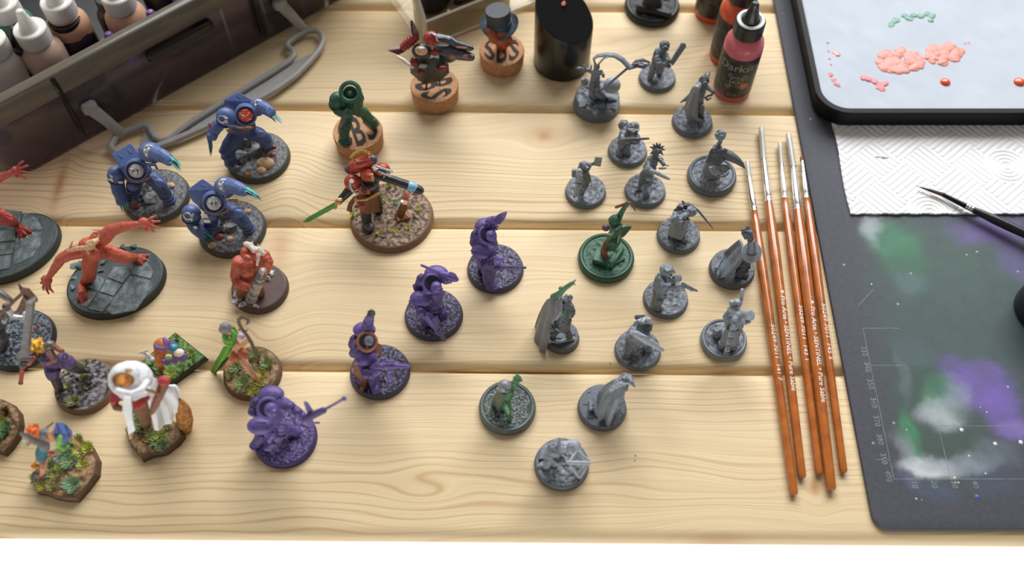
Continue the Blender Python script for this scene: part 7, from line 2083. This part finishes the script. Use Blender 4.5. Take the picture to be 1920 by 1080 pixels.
def axe_runner():
    f = Fig(C6, (117, 556, 1042), 3.4, 'grey miniature lunging with a square-headed hatchet raised behind', stand=(330, 850), group=GG)
    f.base(GPB, GPG, amp=0.8, fr=0.5, seed=1)
    b = f.m().T([(320, 700), (310, 790, -2), (285, 870, -4), (275, 945, 'g', 2)], [50, 40, 32, 28]).E((290, 955, 'g', 1.5), (42, 40, 22)).T([(260, 640, -6), (262, 720, -9), (250, 790, -11), (230, 860, -12), (222, 895, -13)], [36, 34, 30, 28, 22]).T([(310, 700), (300, 630), (310, 570)], [56, 60, 50]).done('body', GP)
    f.m().T([(258, 640, -8), (268, 730, -11)], [34, 30], 10).T([(255, 790, -12), (225, 890, -14)], [32, 22], 10).done('raised_boot', GPL, b, 0.4)
    h = f.m().E((345, 580, -3), (46, 42, 46)).T([(350, 600, -6), (350, 640, -8)], [24, 16]).done('head', GP, None)
    f.m().T([(330, 560, 2), (380, 555, 3), (405, 550, 3)], [30, 20, 16]).done('arm', GP)
    f.m().B((205, 650, 0), (44, 40, 110), bev=8).done('satchel', GP, b, 0)
    a = f.m().T([(385, 565, 3), (430, 530, 3)], 9, 8).done('hatchet_handle', GPD, None, 0)
    f.m().SL([(412, 565, 3), (432, 478, 3), (508, 482, 3), (488, 582, 3)], 24, (0, -0.8, 0.6)).done('hatchet_head', GPL, a, 0, smooth=False)
    f.m().T([(340, 640, -4), (360, 720, -3), (340, 790, -2)], [24, 30, 16]).done('coat_tail', GPD, b, 0)
    kit(f, (305, 690, 0, 56), GPL, GPD, (310, 590, -3), b)
axe_runner()
def round_gunner():
    f = Fig(C6, (577, 998, 602), 3.4, 'grey miniature with round helmet and round backpack levelling a rifle', stand=(760, 400), group=GG)
    f.base(GPB, GPG, amp=0.8, fr=0.5, seed=3)
    b = f.m().T([(730, 310), (725, 370, 0), (690, 430, 'g', 2)], [50, 44, 40]).T([(770, 320), (765, 380, -2), (770, 430, 'g', 2)], [46, 42, 36]).T([(740, 320), (755, 240), (790, 190)], [66, 72, 52]).E((690, 440, 'g', 1.4), (44, 40, 22)).E((780, 440, 'g', 1.4), (38, 36, 22)).done('body', GP)
    f.m().E((738, 140, 6), (60, 52, 56)).done('backpack', GP, b, 0.4)
    h = f.m().E((838, 165, -2), (64, 58, 58)).T([(790, 185, -5), (840, 215, -9), (890, 190, -6)], 13, 8).E((830, 205, -6), (34, 28, 34)).done('helmet', GP, None)
    f.m().T([(740, 230, -4), (720, 290, -8), (780, 310, -11)], [36, 32, 26]).done('arm', GP)
    f.m().T([(860, 240, -4), (890, 290, -8), (880, 320, -10)], [34, 30, 24]).done('arm', GP)
    g = f.m().T([(700, 310, -9), (780, 295, -11), (890, 290, -12)], [22, 26, 22], 10).T([(890, 288, -12), (1000, 283, -13)], [14, 11], 8).done('rifle', GPD, None, 0)
    f.m().T([(720, 325, -10), (860, 335, -12)], [14, 14], 8).done('rifle_stock', GPD, g, 0)
    kit(f, (745, 320, 0, 66), GPL, GPD, (790, 210, 0), b)
round_gunner()
def dread_gunner():
    f = Fig(C6, (756, 1197, 1037), 3.4, 'grey miniature with spiky dreadlocked hair striding with a pale rifle', stand=(960, 830), group=GG)
    f.base(GPB, GPG, amp=1.0, fr=0.4, seed=5)
    b = f.m().T([(950, 660), (930, 740, 2), (905, 810, 'g', 2)], [42, 36, 28]).T([(1020, 690), (1000, 760, -4), (950, 810, -7), (975, 880, 'g', 2)], [46, 40, 32, 26]).T([(980, 670), (1020, 570), (1050, 500)], [56, 66, 52]).E((1010, 620, -4), (70, 50, 46)).E((990, 890, 'g', 1.3), (34, 34, 20)).done('body', GP)
    h = f.m().E((1085, 420, -1), (44, 42, 46)).T([(1080, 440, -2), (1065, 480, 0)], [30, 30]).done('head', GPD, None)
    mb = f.m(); c = f.v(1090, 400, 0)
    for dx, dy, dz in ((-0.9, .2, .3), (-.6, .3, .8), (-.1, .4, 1), (.4, .3, .9), (.9, .2, .5), (1, 0, 0), (.7, -.5, -.3), (-.7, -.4, -.2), (.5, -.6, .5)):
        d = Vector((dx, dy, dz)).normalized(); mb.tube([c + d * 1.5, c + d * 3.2 + Vector((0, 0, .2)), c + d * 4.4 + Vector((0, 0, -0.3))], [0.8, 0.65, 0.25], 7)
    mb.done('dreadlocks', GPD, h, 0)
    f.m().T([(1110, 490, 0), (1140, 530, -3), (1165, 560, -5)], [32, 26, 20]).T([(1165, 560, -5), (1215, 575, -6)], [12, 7]).done('arm', GP)
    f.m().T([(1000, 560, -5), (1000, 610, -9), (1040, 630, -11)], [34, 30, 24]).done('arm', GP)
    g = f.m().T([(1025, 625, -12), (1100, 655, -13), (1215, 712, -15)], [18, 24, 13], 10).done('rifle', GPL, None, 0)
    f.m().B((1150, 600, -8), (56, 20, 90), frame((0.2, -.5, .8)), 6).done('chest_plate', GPL, b, 0)
    f.m().B((1000, 715, -6), (40, 20, 60), bev=6).done('thigh_pouch', GPL, b, 0)
    kit(f, (985, 660, 0, 58), GPL, GPD, (1050, 510, 0), b)
dread_gunner()
def beak_lady():
    f = Fig(C7, (466, 847, 628), 4.4, 'grey gowned miniature with a tall bald head and long curved beak-like blade', stand=(650, 470), group=GG)
    f.base(GPB, GPG, style='lip', amp=0.9, fr=0.35, seed=7)
    b = f.m().T([(625, 510, 'g', 1), (640, 440), (660, 340), (690, 240)], [78, 72, 60, 36]).T([(690, 240), (705, 190)], [22, 16]).E((680, 300, -2), (60, 44, 40)).done('gown', GP)
    h = f.m().E((710, 138, 0), (38, 38, 40)).T([(712, 160, -2), (712, 190, -2)], [18, 14]).E((722, 150, -4), (16, 14, 18)).done('head', GP, None, 0.35)
    mb = f.m()
    for k in range(11):
        mb.T([(640 + 12 * k, 250 + 5 * (k % 3), -5), (610 + 12 * k, 340 + 8 * (k % 2), -8)], [8, 11], 7)
    mb.done('feathered_mantle', GPD, b, 0.35)
    f.m().T([(730, 270, -4), (780, 300, -6), (840, 335, -8), (880, 370, -10), (902, 398, -12)], [40, 48, 36, 22, 4], 12, ell=(0.8, 1.1)).done('curved_blade', GPD, None, 0)
    f.m().T([(640, 400, -9), (680, 440, -11)], [20, 24], 10).T([(660, 390, -9), (700, 430, -11)], [16, 18], 8).done('clasped_hands', GPL, b, 0.35)
    f.m().T([(600, 480, -9), (690, 450, -12)], [6, 9], 8).done('dagger', GPD, b, 0)
    fan = f.m()
    for k in range(6):
        a = -1.1 + 0.42 * k
        fan.T([(725, 440, -9), (725 + 60 * math.sin(a), 425 - 60 * math.cos(a) * .8, -10)], [6, 9], 7)
    fan.TR((735, 420, -9.5), 44, 6, frame((0.2, -0.8, 0.5)), 18, 6)
    fan.done('fan', GP, b, 0.35)
    f.m().E((680, 555, 'g', 1), (40, 34, 16)).E((640, 520, 'g', 1.5), (60, 40, 24)).done('hem', GP, b, 0.4)
beak_lady()
def scythe_coat():
    f = Fig(C7, (226, 564, 1072), 3.6, 'grey miniature in a long coat and brimmed hat with a scythe blade overhead', stand=(400, 900), group=GG)
    f.base(GPB, GPG, amp=0.9, fr=0.5, seed=8)
    b = f.m().T([(385, 860), (400, 800), (420, 750)], [58, 54, 46]).T([(350, 900), (335, 960, -4), (330, 1000, 'g', 2)], [34, 28, 24]).T([(420, 900), (430, 950, 'g', 2)], [32, 26]).E((320, 1005, 'g', 1.2), (34, 30, 16)).done('body', GP)
    f.m().S([[(340, 790, 0), (365, 800, -6), (410, 810, -8), (470, 790, -3)], [(320, 850, 0), (350, 865, -8), (410, 870, -9), (450, 850, -4)], [(310, 915, -1), (345, 935, -9), (395, 945, -10), (425, 930, -5)]], 1.2, 4, 0.5, 2).done('coat', GP, None, 0)
    h = f.m().E((470, 745, -2), (36, 34, 34)).E((485, 730, -3), (42, 38, 22), frame((0.3, -0.3, 0.9))).done('hat', GP, None)
    f.m().T([(355, 730, 3), (400, 700, 4), (450, 690, 3), (480, 700, 1)], [16, 26, 28, 18], 10).T([(415, 652, 5), (440, 690, 3)], [5, 9], 8).E((395, 700, 2), (26, 20, 20)).done('shoulder_ornament', GPD, b, 0.35)
    f.m().T([(360, 760, -3), (350, 800, -8), (400, 780, -11), (440, 760, -9)], [30, 26, 22, 20]).done('arm', GP)
    f.m().T([(495, 690, 0), (540, 730, -2), (590, 790, -5), (635, 845, -8), (660, 880, -10)], [14, 22, 20, 13, 2], 10, ell=(0.4, 1.2)).done('scythe_blade', GPD, None, 0)
    f.m().T([(495, 690, 0), (440, 780, -8), (390, 900, -9)], 6, 8).done('scythe_shaft', GPD, b, 0)
    kit(f, (392, 820, -1, 58), GPL, GPD, (420, 750, -1), b, 3)
scythe_coat()
def witch_hunter():
    f = Fig(C8, (696, 1004, 484), 4.2, 'grey miniature in a wide-brimmed hat and billowing cape beside the leftmost brush', stand=(870, 330), group=GG)
    f.base(GPD, None, top=0.93)
    cuts(f, [(740, 275, 790, 240), (735, 262, 750, 250), (950, 360, 990, 350), (890, 430, 895, 445), (895, 445, 940, 435), (940, 435, 930, 400), (768, 408, 830, 378)])
    b = f.m().T([(930, 250), (910, 310, -2), (890, 370, 'g', 2)], [34, 36, 28]).T([(940, 300), (925, 360, -3), (930, 385, 'g', 1)], [26, 22, 18]).E((935, 230), (40, 34, 40)).done('body', GPD)
    n = Vector((0.25, -0.55, 0.8)).normalized(); R = frame(n, (1, 0, 0)); c = f.v(970, 228, -2); k = 1 / f.k
    mb = f.m(); mb.lathe([(0.1, -0.4), (72 * k, -0.6), (75 * k, -0.2), (72 * k, 0.2), (32 * k, 0.4), (28 * k, 1.2), (0.1, 1.2)], c, R, n=32, sy=0.92)
    h = mb.done('hat_brim', GPL, None, 0)
    mb = f.m(); q = f.v(968, 150, -1)
    mb.lathe([(34 * k, 0), (30 * k, 1.5), (24 * k, (q - c).length), (20 * k, (q - c).length + 0.5), (0.1, (q - c).length + 0.6)], c, frame(q - c, (1, 0, 0)), n=24)
    mb.done('hat_crown', GP, h, 0)
    mb = f.m(); mb.lathe([(35 * k, 0.3), (35 * k, 1.4), (33 * k, 1.5)], c, frame(q - c, (1, 0, 0)), n=24); mb.done('hat_band', GPD, h, 0)
    f.m().E((940, 95, 2), (34, 28, 26)).E((915, 75, 2), (14, 13, 14)).E((945, 62, 2), (14, 13, 14)).T([(910, 100, 2), (930, 130, 1), (975, 130, 0)], [12, 12, 9], 8).T([(945, 100, 1), (970, 120, 0)], 14, 8).T([(955, 120, 0), (965, 160, -1)], [16, 14], 8).done('raised_fist', GPD, None, 0.3)
    f.m().S([[(890, 140, 6), (905, 170, 3), (915, 215, -1), (930, 260, -4)], [(830, 190, 8), (850, 220, 4), (870, 260, -2), (895, 300, -6)], [(780, 240, 9), (800, 275, 4), (830, 310, -3), (870, 330, -7)], [(720, 330, 'h', 10), (730, 365, 'h', 8), (740, 405, 'h', 5), (850, 370, -8)]], 1.3, 5, 0.9, 2.5).done('cape', GP, None, 0)
witch_hunter()
def pistol_scout():
    f = Fig(C8, (246, 552, 682), 3.4, 'grey capped miniature aiming a pistol with outstretched arm', stand=(370, 570), group=GG)
    f.base(GPB, GPG, amp=0.6, fr=0.5, seed=13)
    b = f.m().T([(345, 490), (325, 540, -1), (310, 585, 'g', 2)], [34, 30, 26]).T([(360, 500), (345, 550, -4), (335, 590, 'g', 2)], [34, 28, 24]).E((345, 600, 'g', 1.4), (26, 30, 16)).E((310, 590, 'g', 1.2), (24, 26, 16)).T([(355, 490), (360, 430), (375, 390)], [46, 50, 40]).done('body', GP)
    h = f.m().E((400, 360, -2), (40, 38, 38)).E((395, 345, 0), (44, 42, 28)).T([(420, 365, -7), (445, 360, -6)], 10, 8).done('head', GP, None, 0.38)
    f.m().T([(415, 358, -7), (440, 352, -7)], 9, 8).done('goggles', GPD, h, 0)
    f.m().T([(365, 410, -4), (375, 455, -8), (430, 465, -10), (490, 458, -12)], [30, 28, 22, 18]).done('arm', GP)
    f.m().E((502, 458, -12), (20, 18, 18)).done('hand', GP, b, 0.35)
    g = f.m().T([(505, 440, -12), (545, 465, -13), (600, 487, -15)], [11, 12, 7], 8).T([(530, 458, -13), (570, 478, -14)], 13, 8).done('pistol', GPD, None, 0)
    f.m().B((465, 405, -4), (50, 40, 60), frame((0.1, -0.3, 0.9)), 6).done('chest_box', GP, b, 0)
    f.m().T([(400, 390, -7), (440, 430, -9)], [14, 18], 8).done('respirator', GPD, b, 0.35)
    f.m().B((330, 420, 2), (30, 40, 90), bev=8).done('backpack', GP, b, 0)
    kit(f, (352, 490, 0, 46), GPL, GPD, (375, 400, 0), b)
pistol_scout()
def kneeling_gunner():
    f = Fig(C8, (52, 367, 1037), 3.4, 'grey curly-haired miniature kneeling with a rifle sloping down to the base rim', stand=(200, 870), group=GG)
    f.base(GPB, GPG, amp=0.6, fr=0.5, seed=23)
    b = f.m().T([(170, 800), (150, 860, -2), (130, 900, 'g', 2)], [46, 40, 34]).T([(230, 810), (260, 850, 0), (270, 880, 'g', 2)], [42, 34, 28]).T([(195, 820), (205, 760), (230, 720)], [58, 60, 46]).E((125, 915, 'g', 1.6), (34, 30, 20)).done('body', GP)
    h = f.m().E((258, 725, -3), (42, 38, 42)).done('head', GPD, None)
    mb = f.m()
    for _ in range(26):
        a = random.uniform(0, 6.28); r = math.sqrt(random.random()) * 46
        mb.E((250 + r * math.cos(a), 700 + r * .6 * math.sin(a), random.uniform(-4, 2)), random.uniform(12, 18), I3, 8, 6)
    mb.done('curly_hair', GPL, h, 0.38)
    f.m().B((215, 664, 5), (66, 26, 34), frame((0, -.3, .9), (1, 0, .15)), 6).T([(200, 675, 5), (255, 660, 5)], 7, 8).done('bedroll', GPD, b, 0)
    f.m().T([(170, 760, -4), (160, 800, -8), (200, 790, -12)], [34, 30, 24]).done('arm', GP)
    f.m().T([(240, 760, -5), (270, 820, -9), (250, 830, -12)], [30, 26, 22]).done('arm', GP)
    g = f.m().T([(185, 775, -12), (250, 815, -13), (320, 855, -14)], [22, 26, 20], 10).T([(320, 855, -14), (366, 885, -15)], [15, 14], 8).done('rifle', GPL, None, 0)
    f.m().B((255, 800, -14), (60, 14, 20), frame((0.2, -.5, .8), (0.8, 0, -.5)), 4).done('rifle_scope', GP, g, 0)
    kit(f, (196, 815, 0, 58), GPL, GPD, None, b)
kneeling_gunner()
def belt_gunner():
    f = Fig(C8, (637, 950, 970), 3.8, 'grey flat-capped miniature with an upright gun and a hanging ammunition belt', stand=(800, 820), group=GG)
    f.base(mk('mid_grey_rim', '7c838b', 0.5, 0.06, 300), GPG, style='lip', amp=0.8, fr=0.8, seed=27)
    b = f.m().T([(840, 780), (860, 710), (875, 660)], [46, 54, 46]).T([(800, 810), (770, 850, 'g', 2)], [36, 30]).T([(850, 810), (850, 860, 'g', 2)], [36, 28]).E((740, 770, 'g', 3), (34, 34, 44)).T([(820, 700), (810, 660, 0), (830, 620, 2)], [34, 32, 26]).done('body', GP)
    f.m().S([[(800, 740, -3), (840, 760, -7), (880, 750, -4)], [(770, 800, -4), (830, 830, -9), (875, 800, -5)], [(765, 850, -5), (830, 860, -10), (868, 850, -5)]], 1.2, 4, 0.6, 2).done('coat_skirt', GP, None, 0)
    c = f.v(925, 660, -3); q = f.v(948, 620, -2); k = 1 / f.k
    h = f.m().E((925, 675, -3), (40, 38, 40)).E((945, 695, -7), (18, 16, 16)).done('head', GP, None, 0.38)
    mb = f.m(); mb.lathe([(42 * k, -0.6), (44 * k, 0), (34 * k, 0.4), (34 * k, 4.6), (31 * k, 5), (0.1, 5)], c, frame((0.35, -0.35, 0.85)), n=26); mb.done('flat_cap', GPL, h, 0)
    g = f.m().T([(905, 482, 6), (900, 540, 4), (890, 580, 2)], [12, 12, 14], 8).T([(880, 570, 2), (850, 640, -1)], [24, 26], 8).done('upright_gun', GPL, None, 0)
    f.m().B((868, 565, 1), (36, 30, 50), bev=5).B((835, 568, 1), (30, 26, 44), bev=5).B((850, 610, -1), (60, 30, 40), bev=8).done('gun_box', GPL, g, 0)
    for i in range(8):
        u = i / 7
        f.m().B((848 - 50 * u, 735 + 175 * u, -9 - 3 * u), (44 - 14 * u, 26, 30 - 6 * u), frame((0.2, -0.5, 0.8), (1, 0, 0.15 * (-1) ** i)), 4).done('belt_link', GPL if i % 2 == 0 else GP, b, 0)
    f.m().T([(880, 650, -5), (850, 690, -9), (845, 720, -10)], [26, 24, 20]).done('arm', GP)
    kit(f, (842, 765, 0, 48), GPL, GPD, (880, 680, 0), b, 3)
belt_gunner()
def ribbon_dancer():
    f = Fig(C4, (146, 497, 928), 9.0, 'grey miniature with long ribbons streaming overhead on a tall rocky base', stand=(310, 760), group=GG)
    f.base(GPB, GPG, amp=1.6, fr=0.25, seed=29, top=0.9)
    f.rocks([(420, 740, 60), (440, 800, 60), (260, 760, 44), (330, 790, 50), (220, 790, 40), (300, 850, 36), (400, 840, 40)], GP)
    f.m().E((430, 640, 2), (64, 60, 62)).done('dome_shield', GPL, None, 0)
    b = f.m().T([(300, 720, 'g', 1), (300, 660), (305, 590), (310, 540)], [44, 40, 34, 28]).T([(330, 700, -2), (370, 740, 'g', 1)], [28, 20]).E((315, 500, 2), (22, 22, 24)).T([(310, 560, 0), (350, 540, -2), (365, 570, -4)], [18, 16, 12]).T([(300, 560, 0), (260, 530, 2), (220, 520, 2), (160, 508, 2)], [18, 14, 11, 7]).E((225, 610, 2), (30, 28, 30)).done('body', GP)
    f.m().T([(240, 530, 2), (225, 495, 3), (218, 485, 3)], [7, 6, 3], 8).T([(270, 520, 2), (275, 490, 3)], [9, 5], 8).done('hair_spikes', GPL, b, 0)
    for pts, r in (([(330, 510, 2), (300, 470, 4), (292, 440, 5), (320, 420, 6), (380, 410, 6), (450, 415, 5), (510, 450, 4), (560, 505, 2), (620, 490, 2), (670, 500, 2), (710, 480, 2)], [9, 14, 17, 16, 20, 23, 25, 28, 20, 22, 9]), ([(330, 480, 2), (370, 435, 4), (420, 420, 5)], [12, 14, 12]), ([(580, 500, 2), (610, 465, 3), (660, 450, 3), (715, 468, 3)], [14, 15, 13, 6]), ([(600, 480, 2), (640, 470, 2), (700, 492, 2)], [12, 13, 6])):
        f.m().T(pts, r, 8, ell=(0.5, 1.1)).done('ribbon', GP, b, 0)
    f.m().T([(545, 512, 2), (430, 610, -4), (320, 700, -8)], 9, 8).done('pole', GP, None, 0)
    f.m().T([(250, 660, -4), (320, 680, -8), (360, 720, -8)], [14, 13, 10], 8).T([(300, 640, -5), (290, 700, -8)], [16, 12], 8).done('sash', GPD, b, 0.4)
ribbon_dancer()
def chain_sword():
    f = Fig(C4, (638, 917, 702), 3.4, 'grey cloaked miniature holding a broad toothed sword up beside the dropper bottles', stand=(770, 580), group=GG)
    f.base(GPB, GPG, amp=0.5, fr=0.4, seed=31)
    b = f.m().T([(745, 500), (730, 545, 0), (715, 575, 'g', 2)], [30, 26, 22]).T([(800, 500), (790, 530, 0), (785, 550, 'g', 1)], [28, 24, 20]).T([(770, 510), (780, 450), (800, 400)], [44, 50, 42]).done('body', GP)
    h = f.m().E((825, 340, 0), (38, 36, 36)).E((828, 365, -5), (26, 20, 24)).done('hood', GPD, None, 0.38)
    f.m().S([[(790, 350, 4), (760, 370, 2), (745, 400, 1)], [(750, 440, 3), (735, 460, 0), (745, 480, -3)], [(720, 520, 2), (720, 540, -1), (735, 550, -4)]], 1.2, 4, 0.4, 2).done('cloak', GP, None, 0)
    f.m().T([(830, 420, -3), (850, 460, -7), (830, 480, -8)], [26, 22, 20]).E((830, 485, -8), (24, 20, 20)).done('arm', GP)
    f.m().T([(770, 440, -4), (785, 480, -8), (820, 490, -9)], [26, 22, 18]).done('arm', GP)
    s_ = f.m().SL([(862, 470, -8), (885, 488, -8), (985, 345, -5), (980, 320, -5), (955, 320, -5)], 16).done('sword_blade', GP, None, 0, smooth=False)
    f.m().B((850, 492, -8), (44, 24, 26), frame((0.5, 0, .8)), 4).done('sword_motor', GPD, s_, 0)
    kit(f, (770, 500, 0, 46), GPL, GPD, (800, 420, 0), b)
chain_sword()
def horned_stalker():
    f = Fig(C4, (891, 1195, 1042), 3.6, 'grey horn-helmeted miniature in a long coat holding out a hook by the dropper bottle', stand=(1050, 880), group=GG)
    f.base(GPB, GPG, amp=0.7, fr=0.4, seed=37)
    b = f.m().T([(1060, 760), (1080, 690), (1100, 640)], [48, 50, 38]).T([(1050, 800), (1040, 880, -3), (1040, 950, 'g', 2)], [38, 32, 26]).T([(1090, 800), (1095, 850, 'g', 2)], [32, 26]).E((1040, 970, 'g', 1.6), (40, 36, 22)).done('body', GP)
    h = f.m().E((1122, 605, -1), (36, 34, 36)).E((1130, 630, -5), (22, 18, 22)).done('helmet', GPD, None, 0.38)
    f.m().T([(1105, 585, 0), (1130, 560, 1), (1135, 540, 2)], [12, 9, 3], 8).T([(1140, 585, -1), (1160, 560, 0), (1165, 535, 1)], [10, 8, 3], 8).done('horns', GPL, h, 0)
    f.m().S([[(1040, 650, 2), (1055, 680, -3), (1090, 690, -6)], [(1010, 720, 2), (1030, 760, -5), (1075, 780, -8)], [(990, 790, 1), (1000, 850, -6), (1070, 880, -9)], [(1000, 850, 'h', 8), (1010, 930, 'h', 6), (1110, 900, 'h', 6)]], 1.2, 5, 0.8, 2.5).done('coat', GP, None, 0)
    f.m().T([(1040, 700, 2), (1000, 735, 3), (945, 768, 4)], [22, 18, 5], 8).done('coat_tail', GP, b, 0)
    f.m().T([(1130, 650, -3), (1165, 675, -5), (1195, 690, -6)], [18, 15, 12]).done('arm', GP)
    f.m().T([(1195, 690, -6), (1175, 715, -7), (1150, 720, -7), (1130, 735, -7), (1145, 750, -7), (1175, 735, -7)], [9, 8, 8, 9, 9, 4], 8).done('hook', GPD, None, 0)
    f.m().T([(1085, 640, -4), (1060, 680, -7)], [20, 18], 8).E((1065, 660, -6), (26, 20, 26)).done('shoulder_guard', GPL, b, 0.38)
    kit(f, (1062, 755, -1, 50), GPL, GPD, (1100, 650, 0), b, 3)
horned_stalker()
def black_edge():
    f = Fig(C4, (538, 947, 212), 4.6, 'black painted miniature base at the top of the picture, figure cut off', stand=(740, 60))
    f.base(mk('black_primer', '232326', 0.5, 0.1, 300), mk('black_primer_ground', '19191c', 0.6, 0, 500, 0.8, 900, col2='4a4a4e', thr=(0.4, 0.7)), amp=1.2, fr=0.3, seed=41, style='lip')
    bm_ = MATS['black_primer']
    f.m().T([(760, 30), (740, 70, 'g', 2)], [50, 44]).T([(700, 20), (690, 60, 'g', 2)], [44, 36]).T([(730, 10), (740, -90), (750, -170)], [60, 74, 60]).E((755, -240, 0), (52, 50, 54)).T([(790, -150), (850, -80, -4), (830, -20, -8)], [36, 32, 26]).done('body', bm_)
    f.m().T([(640, 60, 'g', 2), (860, 110, 'g', 2)], [34, 22]).done('log', bm_, f.b)
black_edge()
